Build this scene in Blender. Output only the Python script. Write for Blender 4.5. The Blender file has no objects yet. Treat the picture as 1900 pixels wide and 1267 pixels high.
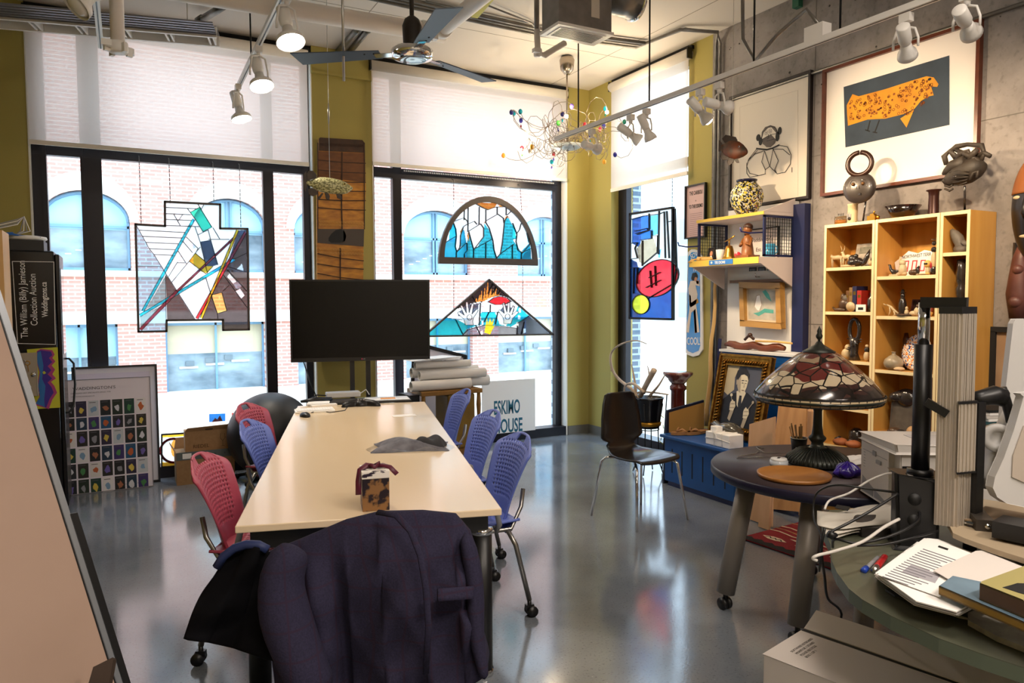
import bpy, math, random
from math import sin, cos, pi, radians as R, sqrt
from mathutils import Vector as V, Matrix as Mx
from mathutils.geometry import tessellate_polygon
random.seed(7)
SC = bpy.context.scene
COL = SC.collection
# ---------------------------------------------------------------- camera
FPX, CAMH = 1355.0, 1.55
def cam_axes(yaw, pitch, roll):
    f = V((sin(yaw)*cos(pitch), cos(yaw)*cos(pitch), -sin(pitch)))
    r = V((cos(yaw), -sin(yaw), 0)); u = r.cross(f)
    return cos(roll)*r+sin(roll)*u, -sin(roll)*r+cos(roll)*u, f
CR, CU, CF = cam_axes(R(28.2), R(3.2), R(-.28))
CP = V((0, 0, CAMH))
cam = bpy.data.cameras.new('camera'); cam.sensor_width = 36; cam.lens = 36*FPX/1900
cam.clip_start = .05; cam.clip_end = 200
camo = bpy.data.objects.new('camera', cam); COL.objects.link(camo)
m = Mx((CR, CU, -CF)).transposed().to_4x4(); m.translation = CP
camo.matrix_world = m
SC.camera = camo
def ray(px, py): return CF+CR*((px-950)/FPX)-CU*((py-633.5)/FPX)
def P(px, py, x=None, y=None, z=None, d=None):
    v = ray(px, py)
    t = x/v.x if x is not None else y/v.y if y is not None else (z-CAMH)/v.z if z is not None else d
    return CP+v*t
# ---------------------------------------------------------------- world, view
SC.view_settings.view_transform = 'Standard'; SC.view_settings.look = 'None'
SC.view_settings.exposure = 0.6; SC.view_settings.gamma = 1; SC.view_settings.use_curve_mapping = False
W = bpy.data.worlds.new('overcast_sky'); SC.world = W; W.use_nodes = True
wn = W.node_tree; bg = wn.nodes['Background']
wt = wn.nodes.new('ShaderNodeTexCoord'); ws = wn.nodes.new('ShaderNodeSeparateXYZ'); wr = wn.nodes.new('ShaderNodeValToRGB')
wn.links.new(wt.outputs['Generated'], ws.inputs[0]); wn.links.new(ws.outputs['Z'], wr.inputs[0]); wn.links.new(wr.outputs[0], bg.inputs[0])
wr.color_ramp.elements[0].color = (.80, .90, 1, 1); wr.color_ramp.elements[1].color = (.66, .82, 1, 1)
bg.inputs[1].default_value = 3.0
try:
    cy = SC.cycles
    cy.use_denoising = True; cy.max_bounces = 8; cy.diffuse_bounces = 4; cy.glossy_bounces = 3; cy.transmission_bounces = 4
    cy.transparent_max_bounces = 16; cy.sample_clamp_indirect = 6; cy.caustics_reflective = False; cy.caustics_refractive = False
    cy.use_adaptive_sampling = True; cy.adaptive_threshold = .02
except Exception: pass
XB, YA, ZC = 4.812, 7.081, 3.95           # right wall, window wall, ceiling
def lamp(kind, name, loc, power, col=(1, 1, 1), aim=None, **k):
    l = bpy.data.lights.new(name, kind); l.energy = power; l.color = col
    for a, b in k.items(): setattr(l, a, b)
    o = bpy.data.objects.new(name, l); COL.objects.link(o); o.location = loc
    if aim is not None: o.rotation_euler = (V(aim)-V(loc)).to_track_quat('-Z', 'Y').to_euler()
    return o
def portal(loc, aim, sx, sy):
    o = lamp('AREA', 'daylight_portal', loc, 1, aim=aim, shape='RECTANGLE', size=sx, size_y=sy)
    o.data.cycles.is_portal = True
portal((.5, YA+.32, 2), (.5, 0, 2), 2.3, 4); portal((3.4, YA+.32, 2), (3.4, 0, 2), 2.4, 4); portal((XB+.32, 6, 2), (0, 6, 2), 1.3, 4)
SUNL = lamp('SUN', 'low_sun', (2, 14, 8), .9, (1, .95, .88), aim=(1.0, 16, 3.0), angle=R(20))
SUNL.rotation_euler = V((-.25, .75, -.62)).to_track_quat('-Z', 'Y').to_euler()
WARM = (1, .74, .46)
# ---------------------------------------------------------------- materials
def lin(h):
    if not isinstance(h, str): return tuple(h)[:3]+(1,)
    h = h.lstrip('#'); o = []
    for i in (0, 2, 4):
        c = int(h[i:i+2], 16)/255; o.append(c/12.92 if c <= .04045 else ((c+.055)/1.055)**2.4)
    return tuple(o)+(1,)
MC = {}
def nodes(name):
    m = bpy.data.materials.new(name); m.use_nodes = True; t = m.node_tree
    return m, t, t.nodes['Principled BSDF'], t.nodes['Material Output']
def mat(name, col, rough=.5, metal=0, col2=None, scale=8, bump=0, bscale=None, stretch=(1, 1, 1), detail=4, mid=.5, wid=.25, emit=0, coat=0, spec=None):
    if name in MC: return MC[name]
    m, t, b, o = nodes(name); N = t.nodes.new; L = t.links.new
    b.inputs['Base Color'].default_value = lin(col); b.inputs['Roughness'].default_value = rough; b.inputs['Metallic'].default_value = metal
    if coat: b.inputs['Coat Weight'].default_value = coat; b.inputs['Coat Roughness'].default_value = .1
    if spec is not None: b.inputs['Specular IOR Level'].default_value = spec
    if emit: b.inputs['Emission Color'].default_value = lin(col); b.inputs['Emission Strength'].default_value = emit
    if col2 or bump:
        tc = N('ShaderNodeTexCoord'); mp = N('ShaderNodeMapping'); mp.inputs['Scale'].default_value = stretch; L(tc.outputs['Object'], mp.inputs[0])
        nz = N('ShaderNodeTexNoise'); nz.inputs['Scale'].default_value = scale; nz.inputs['Detail'].default_value = detail; L(mp.outputs[0], nz.inputs[0])
        if col2:
            r = N('ShaderNodeValToRGB'); r.color_ramp.elements[0].position = mid-wid; r.color_ramp.elements[1].position = mid+wid
            r.color_ramp.elements[0].color = lin(col); r.color_ramp.elements[1].color = lin(col2); L(nz.outputs[0], r.inputs[0]); L(r.outputs[0], b.inputs['Base Color'])
        if bump:
            n2 = nz
            if bscale: n2 = N('ShaderNodeTexNoise'); n2.inputs['Scale'].default_value = bscale; n2.inputs['Detail'].default_value = 3; L(mp.outputs[0], n2.inputs[0])
            bp = N('ShaderNodeBump'); bp.inputs['Strength'].default_value = bump; bp.inputs['Distance'].default_value = .01; L(n2.outputs[0], bp.inputs['Height']); L(bp.outputs[0], b.inputs['Normal'])
    MC[name] = m; return m
def wood(name, c1, c2, axis='z', rough=.45, scale=6):
    s = {'x': (.12, 1, 1), 'y': (1, .12, 1), 'z': (1, 1, .12)}[axis]
    return mat(name, c1, rough, col2=c2, scale=scale*2.5, stretch=s, detail=6, wid=.3)
def glassy(name, col, trans=.5, tl=.5, rough=.1):
    """coloured window glass: light passes straight (trans) or scattered (tl)"""
    if name in MC: return MC[name]
    m, t, b, o = nodes(name); N = t.nodes.new; L = t.links.new; c = tuple(min(1,x)**.8 for x in lin(col)[:3])+(1,)
    tr = N('ShaderNodeBsdfTransparent'); tr.inputs[0].default_value = c
    tn = N('ShaderNodeBsdfTranslucent')
    nz = N('ShaderNodeTexNoise'); nz.inputs['Scale'].default_value = 14; tc = N('ShaderNodeTexCoord'); L(tc.outputs['Object'], nz.inputs[0])
    mx = N('ShaderNodeMix'); mx.data_type = 'RGBA'; mx.inputs[6].default_value = tuple(x*.8 for x in c[:3])+(1,); mx.inputs[7].default_value = tuple(min(1, x*1.15+.02) for x in c[:3])+(1,)
    L(nz.outputs[0], mx.inputs[0]); L(mx.outputs[2], tn.inputs[0]); L(mx.outputs[2], tr.inputs[0])
    df = N('ShaderNodeBsdfDiffuse'); L(mx.outputs[2], df.inputs[0])
    gl = N('ShaderNodeBsdfGlossy'); gl.inputs['Roughness'].default_value = rough
    a = N('ShaderNodeMixShader'); a.inputs[0].default_value = tl*.35; L(tr.outputs[0], a.inputs[1]); L(tn.outputs[0], a.inputs[2])
    a2 = N('ShaderNodeMixShader'); a2.inputs[0].default_value = (1-trans)*.25; L(a.outputs[0], a2.inputs[1]); L(df.outputs[0], a2.inputs[2])
    a3 = N('ShaderNodeMixShader'); a3.inputs[0].default_value = .04; L(a2.outputs[0], a3.inputs[1]); L(gl.outputs[0], a3.inputs[2])
    L(a3.outputs[0], o.inputs[0]); t.nodes.remove(b); MC[name] = m; return m
def clear(name, col=(1, 1, 1), gloss=.05):
    if name in MC: return MC[name]
    m, t, b, o = nodes(name); N = t.nodes.new; L = t.links.new
    tr = N('ShaderNodeBsdfTransparent'); tr.inputs[0].default_value = lin(col); gl = N('ShaderNodeBsdfGlossy'); gl.inputs['Roughness'].default_value = .01
    a = N('ShaderNodeMixShader'); a.inputs[0].default_value = gloss; L(tr.outputs[0], a.inputs[1]); L(gl.outputs[0], a.inputs[2]); L(a.outputs[0], o.inputs[0])
    t.nodes.remove(b); MC[name] = m; return m
def shade_mat():
    m, t, b, o = nodes('roller_fabric'); N = t.nodes.new; L = t.links.new
    tr = N('ShaderNodeBsdfTransparent'); tn = N('ShaderNodeBsdfTranslucent'); df = N('ShaderNodeBsdfDiffuse')
    tn.inputs[0].default_value = lin('#fbe9df'); df.inputs[0].default_value = lin('#efe6da')
    a = N('ShaderNodeMixShader'); a.inputs[0].default_value = .45; L(tn.outputs[0], a.inputs[1]); L(df.outputs[0], a.inputs[2])
    c = N('ShaderNodeMixShader'); c.inputs[0].default_value = .12; L(a.outputs[0], c.inputs[1]); L(tr.outputs[0], c.inputs[2]); L(c.outputs[0], o.inputs[0])
    t.nodes.remove(b); return m
def brick_mat(name, c1, c2, mortar, sc=1.0, rot=(R(90), 0, 0)):
    m, t, b, o = nodes(name); N = t.nodes.new; L = t.links.new
    tc = N('ShaderNodeTexCoord'); mp = N('ShaderNodeMapping'); mp.inputs['Rotation'].default_value = rot; L(tc.outputs['Object'], mp.inputs[0])
    br = N('ShaderNodeTexBrick'); br.inputs['Scale'].default_value = sc; br.inputs['Color1'].default_value = lin(c1); br.inputs['Color2'].default_value = lin(c2); br.inputs['Mortar'].default_value = lin(mortar)
    br.inputs['Brick Width'].default_value = .22; br.inputs['Row Height'].default_value = .075; br.inputs['Mortar Size'].default_value = .012
    L(mp.outputs[0], br.inputs[0]); L(br.outputs[0], b.inputs['Base Color']); b.inputs['Roughness'].default_value = .9; return m
def concrete_mat():
    m, t, b, o = nodes('board_cast_concrete'); N = t.nodes.new; L = t.links.new
    tc = N('ShaderNodeTexCoord'); n1 = N('ShaderNodeTexNoise'); n1.inputs['Scale'].default_value = 1.6; n1.inputs['Detail'].default_value = 9; n1.inputs['Roughness'].default_value = .62
    L(tc.outputs['Object'], n1.inputs[0]); r = N('ShaderNodeValToRGB'); e = r.color_ramp.elements
    e[0].position = .3; e[0].color = lin('#67625f'); e[1].position = .68; e[1].color = lin('#a39c9a'); L(n1.outputs[0], r.inputs[0])
    n2 = N('ShaderNodeTexNoise'); n2.inputs['Scale'].default_value = 26; n2.inputs['Detail'].default_value = 6; L(tc.outputs['Object'], n2.inputs[0])
    r2 = N('ShaderNodeValToRGB'); r2.color_ramp.elements[0].position = .3; r2.color_ramp.elements[0].color = (.55, .55, .55, 1); r2.color_ramp.elements[1].position = .45; L(n2.outputs[0], r2.inputs[0])
    mx = N('ShaderNodeMix'); mx.data_type = 'RGBA'; mx.blend_type = 'MULTIPLY'; mx.inputs[0].default_value = .55; L(r.outputs[0], mx.inputs[6]); L(r2.outputs[0], mx.inputs[7])
    L(mx.outputs[2], b.inputs['Base Color']); b.inputs['Roughness'].default_value = .85
    bp = N('ShaderNodeBump'); bp.inputs['Strength'].default_value = .35; bp.inputs['Distance'].default_value = .01; L(n1.outputs[0], bp.inputs['Height']); L(bp.outputs[0], b.inputs['Normal']); return m
def floor_mat():
    m, t, b, o = nodes('polished_concrete'); N = t.nodes.new; L = t.links.new
    tc = N('ShaderNodeTexCoord'); n1 = N('ShaderNodeTexNoise'); n1.inputs['Scale'].default_value = 1.1; n1.inputs['Detail'].default_value = 8; L(tc.outputs['Object'], n1.inputs[0])
    r = N('ShaderNodeValToRGB'); e = r.color_ramp.elements; e[0].position = .3; e[0].color = lin('#5f656d'); e[1].position = .7; e[1].color = lin('#858b93'); L(n1.outputs[0], r.inputs[0])
    n2 = N('ShaderNodeTexNoise'); n2.inputs['Scale'].default_value = 90; n2.inputs['Detail'].default_value = 3; L(tc.outputs['Object'], n2.inputs[0])
    r2 = N('ShaderNodeValToRGB'); q = r2.color_ramp.elements; q[0].position = .3; q[0].color = (.55, .55, .55, 1); q[1].position = .42; q[1].color = (1, 1, 1, 1); x = q.new(.68); x.color = (1, 1, 1, 1); x = q.new(.74); x.color = (1.6, 1.6, 1.6, 1); L(n2.outputs[0], r2.inputs[0])
    mx = N('ShaderNodeMix'); mx.data_type = 'RGBA'; mx.blend_type = 'MULTIPLY'; mx.inputs[0].default_value = .85; L(r.outputs[0], mx.inputs[6]); L(r2.outputs[0], mx.inputs[7]); L(mx.outputs[2], b.inputs['Base Color'])
    n3 = N('ShaderNodeTexNoise'); n3.inputs['Scale'].default_value = 5; n3.inputs['Detail'].default_value = 5; L(tc.outputs['Object'], n3.inputs[0])
    mr = N('ShaderNodeMapRange'); mr.inputs[3].default_value = .05; mr.inputs[4].default_value = .18; L(n3.outputs[0], mr.inputs[0]); L(mr.outputs[0], b.inputs['Roughness'])
    bp = N('ShaderNodeBump'); bp.inputs['Strength'].default_value = .05; bp.inputs['Distance'].default_value = .004; L(n2.outputs[0], bp.inputs['Height']); L(bp.outputs[0], b.inputs['Normal'])
    b.inputs['Specular IOR Level'].default_value = .95; return m
white = mat('white_paint', '#f1efec', .5); black = mat('black_plastic', '#0d0d10', .4); steel = mat('brushed_steel', '#b9b7b2', .28, 1); chrome = mat('chrome', '#e0e0e0', .08, 1)
greyp = mat('grey_plastic', '#8f9094', .45); paper = mat('white_paper', '#f6f3f0', .8); ink = mat('black_ink', '#121214', .7); dark = mat('near_black', '#08080a', .6)
olive = mat('olive_wall_paint', '#a89b55', .75, bump=.05, scale=60); maple = wood('maple_veneer', '#e6b878', '#d8a561', 'z', .42); navy = mat('navy_paint', '#1b2350', .4)
blackm = mat('black_metal', '#141416', .35, .6); brass = mat('brass', '#b98b3a', .3, 1); gold = mat('antique_gold', '#a8782c', .35, .9, col2='#5e3d12', scale=30, bump=.3)
kraft = mat('cardboard', '#a8835c', .85, col2='#9b7650', scale=30); wm = white
# ---------------------------------------------------------------- mesh building
WM = {}
class MB:
    def __init__(s): s.v = []; s.f = []; s.fm = []; s.sm = []; s.mats = []; s.M = Mx()
    def add(s, vs, fs, m, smooth=False):
        if m not in s.mats: s.mats.append(m)
        k = s.mats.index(m); o = len(s.v)
        s.v += [s.M @ V(p) for p in vs]
        for f in fs: s.f.append([o+i for i in f]); s.fm.append(k); s.sm.append(smooth)
        return s
    def bx(s, x0, x1, y0, y1, z0, z1, m):
        vs = [(x, y, z) for z in (z0, z1) for y in (y0, y1) for x in (x0, x1)]
        return s.add(vs, [(0, 2, 3, 1), (4, 5, 7, 6), (0, 1, 5, 4), (2, 6, 7, 3), (0, 4, 6, 2), (1, 3, 7, 5)], m)
    def box(s, c, sz, m, rz=0, rot=None):
        T = Mx.Translation(c) @ (rot.to_4x4() if rot is not None else Mx.Rotation(rz, 4, 'Z')); k = s.M; s.M = k @ T
        a, b, d = sz[0]/2, sz[1]/2, sz[2]/2; s.bx(-a, a, -b, b, -d, d, m); s.M = k; return s
    def bar(s, a, b, w, h, m, up=(0, 0, 1)):
        a, b = V(a), V(b); z = (b-a); L = z.length; z.normalize(); x = V(up).cross(z)
        if x.length < 1e-4: x = V((1, 0, 0)).cross(z)
        x.normalize(); y = z.cross(x); vs = []
        for p in (a, b): vs += [p-x*w/2-y*h/2, p+x*w/2-y*h/2, p+x*w/2+y*h/2, p-x*w/2+y*h/2]
        return s.add(vs, [(0, 3, 2, 1), (4, 5, 6, 7), (0, 1, 5, 4), (1, 2, 6, 5), (2, 3, 7, 6), (3, 0, 4, 7)], m)
    def tube(s, pts, r, m, n=8, closed=False, rs=None, cap=True, smooth=True, flat=1):
        pts = [V(p) for p in pts]; k = len(pts); vs = []; fs = []; x = None
        for i, p in enumerate(pts):
            if closed: t = pts[(i+1) % k]-pts[i-1]
            else: t = pts[min(i+1, k-1)]-pts[max(i-1, 0)]
            t.normalize()
            if x is None: x = t.orthogonal()
            x = x-t*x.dot(t); x.normalize(); y = t.cross(x); q = rs[i] if rs else r
            for j in range(n): a = 2*pi*j/n; vs.append(p+x*cos(a)*q+y*sin(a)*q*flat)
        for i in range(k if closed else k-1):
            for j in range(n): a, b = i*n, ((i+1) % k)*n; fs.append((a+j, a+(j+1) % n, b+(j+1) % n, b+j))
        if cap and not closed: fs.append(tuple(range(n))[::-1]); fs.append(tuple((k-1)*n+j for j in range(n)))
        return s.add(vs, fs, m, smooth)
    def cyl(s, a, b, r, m, r2=None, n=16): return s.tube([a, b], r, m, n, rs=[r, r if r2 is None else r2])
    def lathe(s, prof, m, c=(0, 0, 0), n=28, M=None, sx=1, sy=1, smooth=True, rip=0, rn=0):
        vs = []; fs = []; c = V(c); k = len(prof)
        for (r, z) in prof:
            for j in range(n):
                a = 2*pi*j/n; q = r*(1+rip*cos(rn*a)); p = V((q*cos(a)*sx, q*sin(a)*sy, z))
                vs.append(c+(M @ p if M is not None else p))
        for i in range(k-1):
            for j in range(n): fs.append((i*n+j, i*n+(j+1) % n, (i+1)*n+(j+1) % n, (i+1)*n+j))
        if prof[0][0] > 1e-4: fs.append(tuple(range(n))[::-1])
        if prof[-1][0] > 1e-4: fs.append(tuple((k-1)*n+j for j in range(n)))
        return s.add(vs, fs, m, smooth)
    def sph(s, c, r, m, sc=(1, 1, 1), n=14, M=None):
        pr = [(max(1e-5, r*sin(pi*i/(n-2))), -r*cos(pi*i/(n-2))) for i in range(n-1)]
        D = Mx.Diagonal(V(sc)); return s.lathe(pr, m, c, n, (M @ D) if M is not None else D)
    def prism(s, pts, off, m):
        pts = [V(p) for p in pts]; n = len(pts); off = V(off); tr = tessellate_polygon([pts])
        fs = [tuple(t) for t in tr]+[tuple(i+n for i in t)[::-1] for t in tr]+[(i, (i+1) % n, (i+1) % n+n, i+n) for i in range(n)]
        return s.add(pts+[p+off for p in pts], fs, m)
    def grid(s, fn, nu, nv, m, smooth=True, hole=None):
        vs = [fn(i/nu, j/nv) for j in range(nv+1) for i in range(nu+1)]; fs = []
        for j in range(nv):
            for i in range(nu):
                if hole and hole(i, j): continue
                a = j*(nu+1)+i; fs.append((a, a+1, a+nu+2, a+nu+1))
        return s.add(vs, fs, m, smooth)
    def text(s, body, o, xd, yd, size, m, align='LEFT', sx=1.0, ext=.0004, bold=0):
        cu = bpy.data.curves.new('lettering', 'FONT'); cu.body = body; cu.size = size; cu.align_x = align; cu.extrude = ext; cu.resolution_u = 3; cu.offset = bold*size
        ob = bpy.data.objects.new('lettering', cu); COL.objects.link(ob); dg = bpy.context.evaluated_depsgraph_get()
        me = bpy.data.meshes.new_from_object(ob.evaluated_get(dg)); bpy.data.objects.remove(ob)
        xd, yd = V(xd).normalized(), V(yd).normalized(); n = xd.cross(yd); o = V(o)
        s.add([o+xd*(p.co.x*sx)+yd*p.co.y+n*p.co.z for p in me.vertices], [tuple(f.vertices) for f in me.polygons], m)
        bpy.data.meshes.remove(me); return s
    def build(s, name, parent=None, local=False, bevel=0, solid=0, sub=0, kind=None, loc=None, kids_ok=True, **tagk):
        me = bpy.data.meshes.new(name); vs = [V(p) for p in s.v]
        if parent is not None: Wp = WM[parent]
        o = None
        if parent is None:
            if loc is None:
                xs = [p.x for p in vs]; ys = [p.y for p in vs]; zs = [p.z for p in vs]
                loc = V(((min(xs)+max(xs))/2, (min(ys)+max(ys))/2, min(zs)))
                if kind == 'structure': loc = V((0, 0, 0))
            loc = V(loc); T = Mx.Translation(loc)
            if not local: vs = [p-loc for p in vs]
        else:
            T = Wp.copy()
            if not local: iv = Wp.inverted(); vs = [iv @ p for p in vs]
        me.from_pydata([tuple(p) for p in vs], [], s.f)
        for m in s.mats: me.materials.append(m)
        me.polygons.foreach_set('material_index', s.fm); me.polygons.foreach_set('use_smooth', s.sm); me.update()
        o = bpy.data.objects.new(name, me); COL.objects.link(o); WM[o] = T
        if parent is not None: o.parent = parent
        else: o.location = loc
        if solid: q = o.modifiers.new('thickness', 'SOLIDIFY'); q.thickness = solid; q.offset = 0
        if sub: q = o.modifiers.new('smooth', 'SUBSURF'); q.levels = sub; q.render_levels = sub
        if bevel: q = o.modifiers.new('edges', 'BEVEL'); q.width = bevel; q.segments = 2; q.limit_method = 'ANGLE'
        if kind: o['kind'] = kind
        if tagk: tag(o, **tagk)
        return o
def tag(o, label=None, cat=None, group=None, kind=None):
    if label: o['label'] = label
    if cat: o['category'] = cat
    if group: o['group'] = group
    if kind: o['kind'] = kind
    return o
def thing(name, label, cat, loc=(0, 0, 0), rz=0, group=None):
    o = bpy.data.objects.new(name, None); COL.objects.link(o); o.location = loc; o.rotation_euler = (0, 0, rz); o.empty_display_size = .1
    WM[o] = Mx.Translation(V(loc)) @ Mx.Rotation(rz, 4, 'Z'); return tag(o, label, cat, group)
def kids(o): return [c for c in bpy.data.objects if c.parent == o]
def dup(root, loc, rz, label, group=None, swap=None):
    r = root.copy(); COL.objects.link(r); r.location = loc; r.rotation_euler = (0, 0, rz); r['label'] = label
    if group: r['group'] = group
    WM[r] = Mx.Translation(V(loc)) @ Mx.Rotation(rz, 4, 'Z')
    def cp(a, b):
        for ch in kids(a):
            c = ch.copy(); COL.objects.link(c); c.parent = b; WM[c] = WM[b].copy()
            if swap and c.name.split('.')[0] in swap: c.data = c.data.copy(); c.data.materials[0] = swap[c.name.split('.')[0]]
            cp(ch, c)
    cp(root, r); return r
def Zm(ox, oy, sc): return lambda *pts: [(ox+a/sc, oy+b/sc) for a, b in pts]
class Fr:
    """a flat face in the place: origin (lower left), right and up directions; n points to the viewer"""
    def __init__(s, o, x=(1, 0, 0), y=(0, 0, 1)): s.o = V(o); s.x = V(x).normalized(); s.y = V(y).normalized(); s.n = s.x.cross(s.y)
    def pt(s, u, v, w=0): return s.o+s.x*u+s.y*v+s.n*w
    def uv(s, px, py): r = ray(px, py); t = (s.o-CP).dot(s.n)/r.dot(s.n); p = CP+r*t-s.o; return (p.dot(s.x), p.dot(s.y))
    def uvs(s, pts): return [s.uv(*p) for p in pts]
    def poly(s, mb, pts, w, m, t=.0006): mb.prism([s.pt(a, b, w) for a, b in pts], s.n*t, m)
    def rect(s, mb, u0, v0, u1, v1, w, m, t=.0006): s.poly(mb, [(u0, v0), (u1, v0), (u1, v1), (u0, v1)], w, m, t)
    def ell(s, mb, u, v, a, b, w, m, t=.0006, n=20, rot=0):
        s.poly(mb, [(u+a*cos(k*2*pi/n)*cos(rot)-b*sin(k*2*pi/n)*sin(rot), v+a*cos(k*2*pi/n)*sin(rot)+b*sin(k*2*pi/n)*cos(rot)) for k in range(n)], w, m, t)
    def line(s, mb, pts, th, w, m, t=.0006):
        for (a, b), (c, d) in zip(pts, pts[1:]):
            dx, dy = c-a, d-b; L = math.hypot(dx, dy) or 1e-6; nx, ny = -dy/L*th/2, dx/L*th/2; ex, ey = dx/L*th*.3, dy/L*th*.3
            s.poly(mb, [(a+nx-ex, b+ny-ey), (a-nx-ex, b-ny-ey), (c-nx+ex, d-ny+ey), (c+nx+ex, d+ny+ey)], w, m, t)
    def text(s, mb, body, u, v, size, w, m, align='LEFT', sx=1, bold=0, rot=0):
        xd = s.x*cos(rot)+s.y*sin(rot); yd = -s.x*sin(rot)+s.y*cos(rot); mb.text(body, s.pt(u, v, w), xd, yd, size, m, align, sx, bold=bold)
    def frame(s, mb, w, h, fw, dep, m, w0=0):
        for (u0, v0, u1, v1) in ((0, 0, w, fw), (0, h-fw, w, h), (0, fw, fw, h-fw), (w-fw, fw, w, h-fw)): s.rect(mb, u0, v0, u1, v1, w0, m, dep)
RW = dict(x=(0, -1, 0), y=(0, 0, 1))
def FrR(px, py, x=XB): p = P(px, py, x=x); return Fr(p, **RW)
def FrA(px, py, y=YA): p = P(px, py, y=y); return Fr(p)
# ---------------------------------------------------------------- the room
def struct(name, mb, **k): return mb.build(name, kind='structure', **k)
FL = floor_mat(); CONC = concrete_mat(); ceilm = mat('ceiling_plaster', '#d6cfc7', .85, bump=.04, scale=50)
struct('floor', MB().bx(-2.7, XB+.3, -3.3, YA+.3, -.2, 0, FL))
c = MB().bx(-2.7, XB+.3, -3.3, YA+.3, ZC, ZC+.25, ceilm)
seam = mat('ceiling_seam', '#8d857c', .9)
for y in (1.2, 3.6, 6.0): c.bx(-2.7, XB, y, y+.006, ZC-.0015, ZC, seam)
for x in (-.6, 1.9, 4.3): c.bx(x, x+.006, -3.2, YA, ZC-.0015, ZC, seam)
struct('ceiling', c)
YR = 5.09
w = MB().bx(XB, XB+.3, -3.3, YR, 0, ZC, CONC)
jn = mat('formwork_joint', '#6c6763', .9)
for z in (1.35, 2.66): w.bx(XB-.002, XB, -3.2, YR, z, z+.006, jn)
for y in (3.97, 2.3, 1.1): w.bx(XB-.002, XB, y, y+.006, 0, ZC, jn)
for i in range(46): y, z = random.uniform(1.5, 4.95), random.choice([3.75, 3.3, 2.5, 1.9])+random.uniform(-.12, .12); w.cyl((XB+.001, y, z), (XB-.0012, y, z), random.uniform(.004, .011), mat('concrete_pock', '#3c3937', .9), n=8)
struct('wall_right', w)
struct('wall_right_pier', MB().bx(XB, XB+.3, YR, 5.406, 0, ZC, olive))
struct('wall_corner', MB().bx(4.514, XB+.3, YA, YA+.3, 0, ZC, olive).bx(XB, XB+.3, 6.644, YA, 0, ZC, olive))
col = MB().bx(1.655, 2.246, YA, YA+.3, 0, ZC, olive).bx(1.655, 2.246, YA-.03, YA, 3.70, ZC, olive).bx(1.655, 2.246, YA-.045, YA-.03, 3.70, 3.72, olive)
struct('wall_far_column', col)
struct('wall_far', MB().bx(-2.7, -.605, YA, YA+.3, 0, ZC, olive))
struct('wall_left', MB().bx(-2.9, -2.6, -3.3, YA+.3, 0, ZC, olive))
struct('wall_back', MB().bx(-2.7, XB+.3, -3.5, -3.2, 0, ZC, mat('back_wall_paint', '#cfc6b8', .8)))
bead = mat('white_corner_bead', '#e6e2da', .6)
struct('trim_1', MB().bx(4.50, 4.516, YA-.004, YA+.1, 0, 3.84, bead).bx(2.240, 2.25, YA-.004, YA+.1, 0, 3.84, bead).bx(1.65, 1.66, YA-.004, YA+.1, 0, 3.84, bead).bx(-.61, -.6, YA-.004, YA+.1, 0, 3.84, bead))
bb = mat('grey_vinyl_base', '#66645f', .5)
struct('baseboard_corner', MB().bx(4.52, XB, YA-.012, YA, 0, .1, bb).bx(XB-.012, XB, 6.65, YA-.012, 0, .1, bb))
struct('baseboard_pier', MB().bx(XB-.012, XB, 5.09, 5.4, 0, .1, bb))
# windows
alu = mat('dark_window_frame', '#1d1b22', .35, .5, spec=.6); glass = clear('window_glass', '#f4fbff', .035)
def window(name, segs, axis, z1=3.85, panes=(), horiz=(), sill=None):
    f = MB(); g = MB()
    a0, a1 = (YA+.10, YA+.17) if axis == 'A' else (XB+.10, XB+.17)
    def b(mb, u0, u1, d0, d1, z0, zz, m): mb.bx(u0, u1, d0, d1, z0, zz, m) if axis == 'A' else mb.bx(d0, d1, u0, u1, z0, zz, m)
    for s in segs: b(f, s[0], s[1], a0-(s[2] if len(s) > 2 else 0), a1, 0, z1, alu)
    U0, U1 = min(s[0] for s in segs), max(s[1] for s in segs)
    for h in horiz: b(f, U0, U1, a0-.001, a1+.001, h[0], h[1], alu)
    b(f, U0, U1, a0-.1, a1+.002, 0, .1, alu)
    root = thing(name, None, None, ((U0+U1)/2, a0, 0) if axis == 'A' else (a0, (U0+U1)/2, 0)); root['kind'] = 'structure'
    fo = f.build('window_frame', root)
    for p in panes: g = MB(); b(g, p[0], p[1], a0+.03, a0+.036, p[2], p[3], glass); g.build('pane', root)
    # head closing the wall over the window
    return root
window('window_1', [(-.605, -.53), (-.53, -.495, .03), (-.255, -.235, .03), (-.235, -.10), (1.215, 1.31), (1.585, 1.655)], 'A', horiz=[(2.77, 2.86), (3.80, 3.86)],
       panes=[(-.5, -.25, .1, 2.78), (-.1, 1.22, .1, 2.78), (1.31, 1.59, .1, 2.78), (-.5, -.25, 2.86, 3.8), (-.1, 1.22, 2.86, 3.8), (1.31, 1.59, 2.86, 3.8)])
window('window_2', [(2.246, 2.29), (2.484, 2.575), (4.42, 4.514)], 'A', horiz=[(2.80, 2.90), (3.80, 3.86)],
       panes=[(2.29, 2.49, .1, 2.8), (2.575, 4.42, .1, 2.8), (2.29, 2.49, 2.9, 3.8), (2.575, 4.42, 2.9, 3.8)])
window('window_3', [(5.406, 5.43), (6.50, 6.644)], 'B', horiz=[(2.86, 2.94), (3.80, 3.86)], panes=[(5.42, 6.51, .1, 2.87), (5.42, 6.51, 2.94, 3.8)])
struct('trim_2', MB().bx(-.605, 1.655, YA, YA+.3, 3.86, ZC, alu).bx(2.246, 4.514, YA, YA+.3, 3.86, ZC, alu).bx(XB, XB+.3, 5.406, 6.644, 3.86, ZC, alu))
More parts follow.
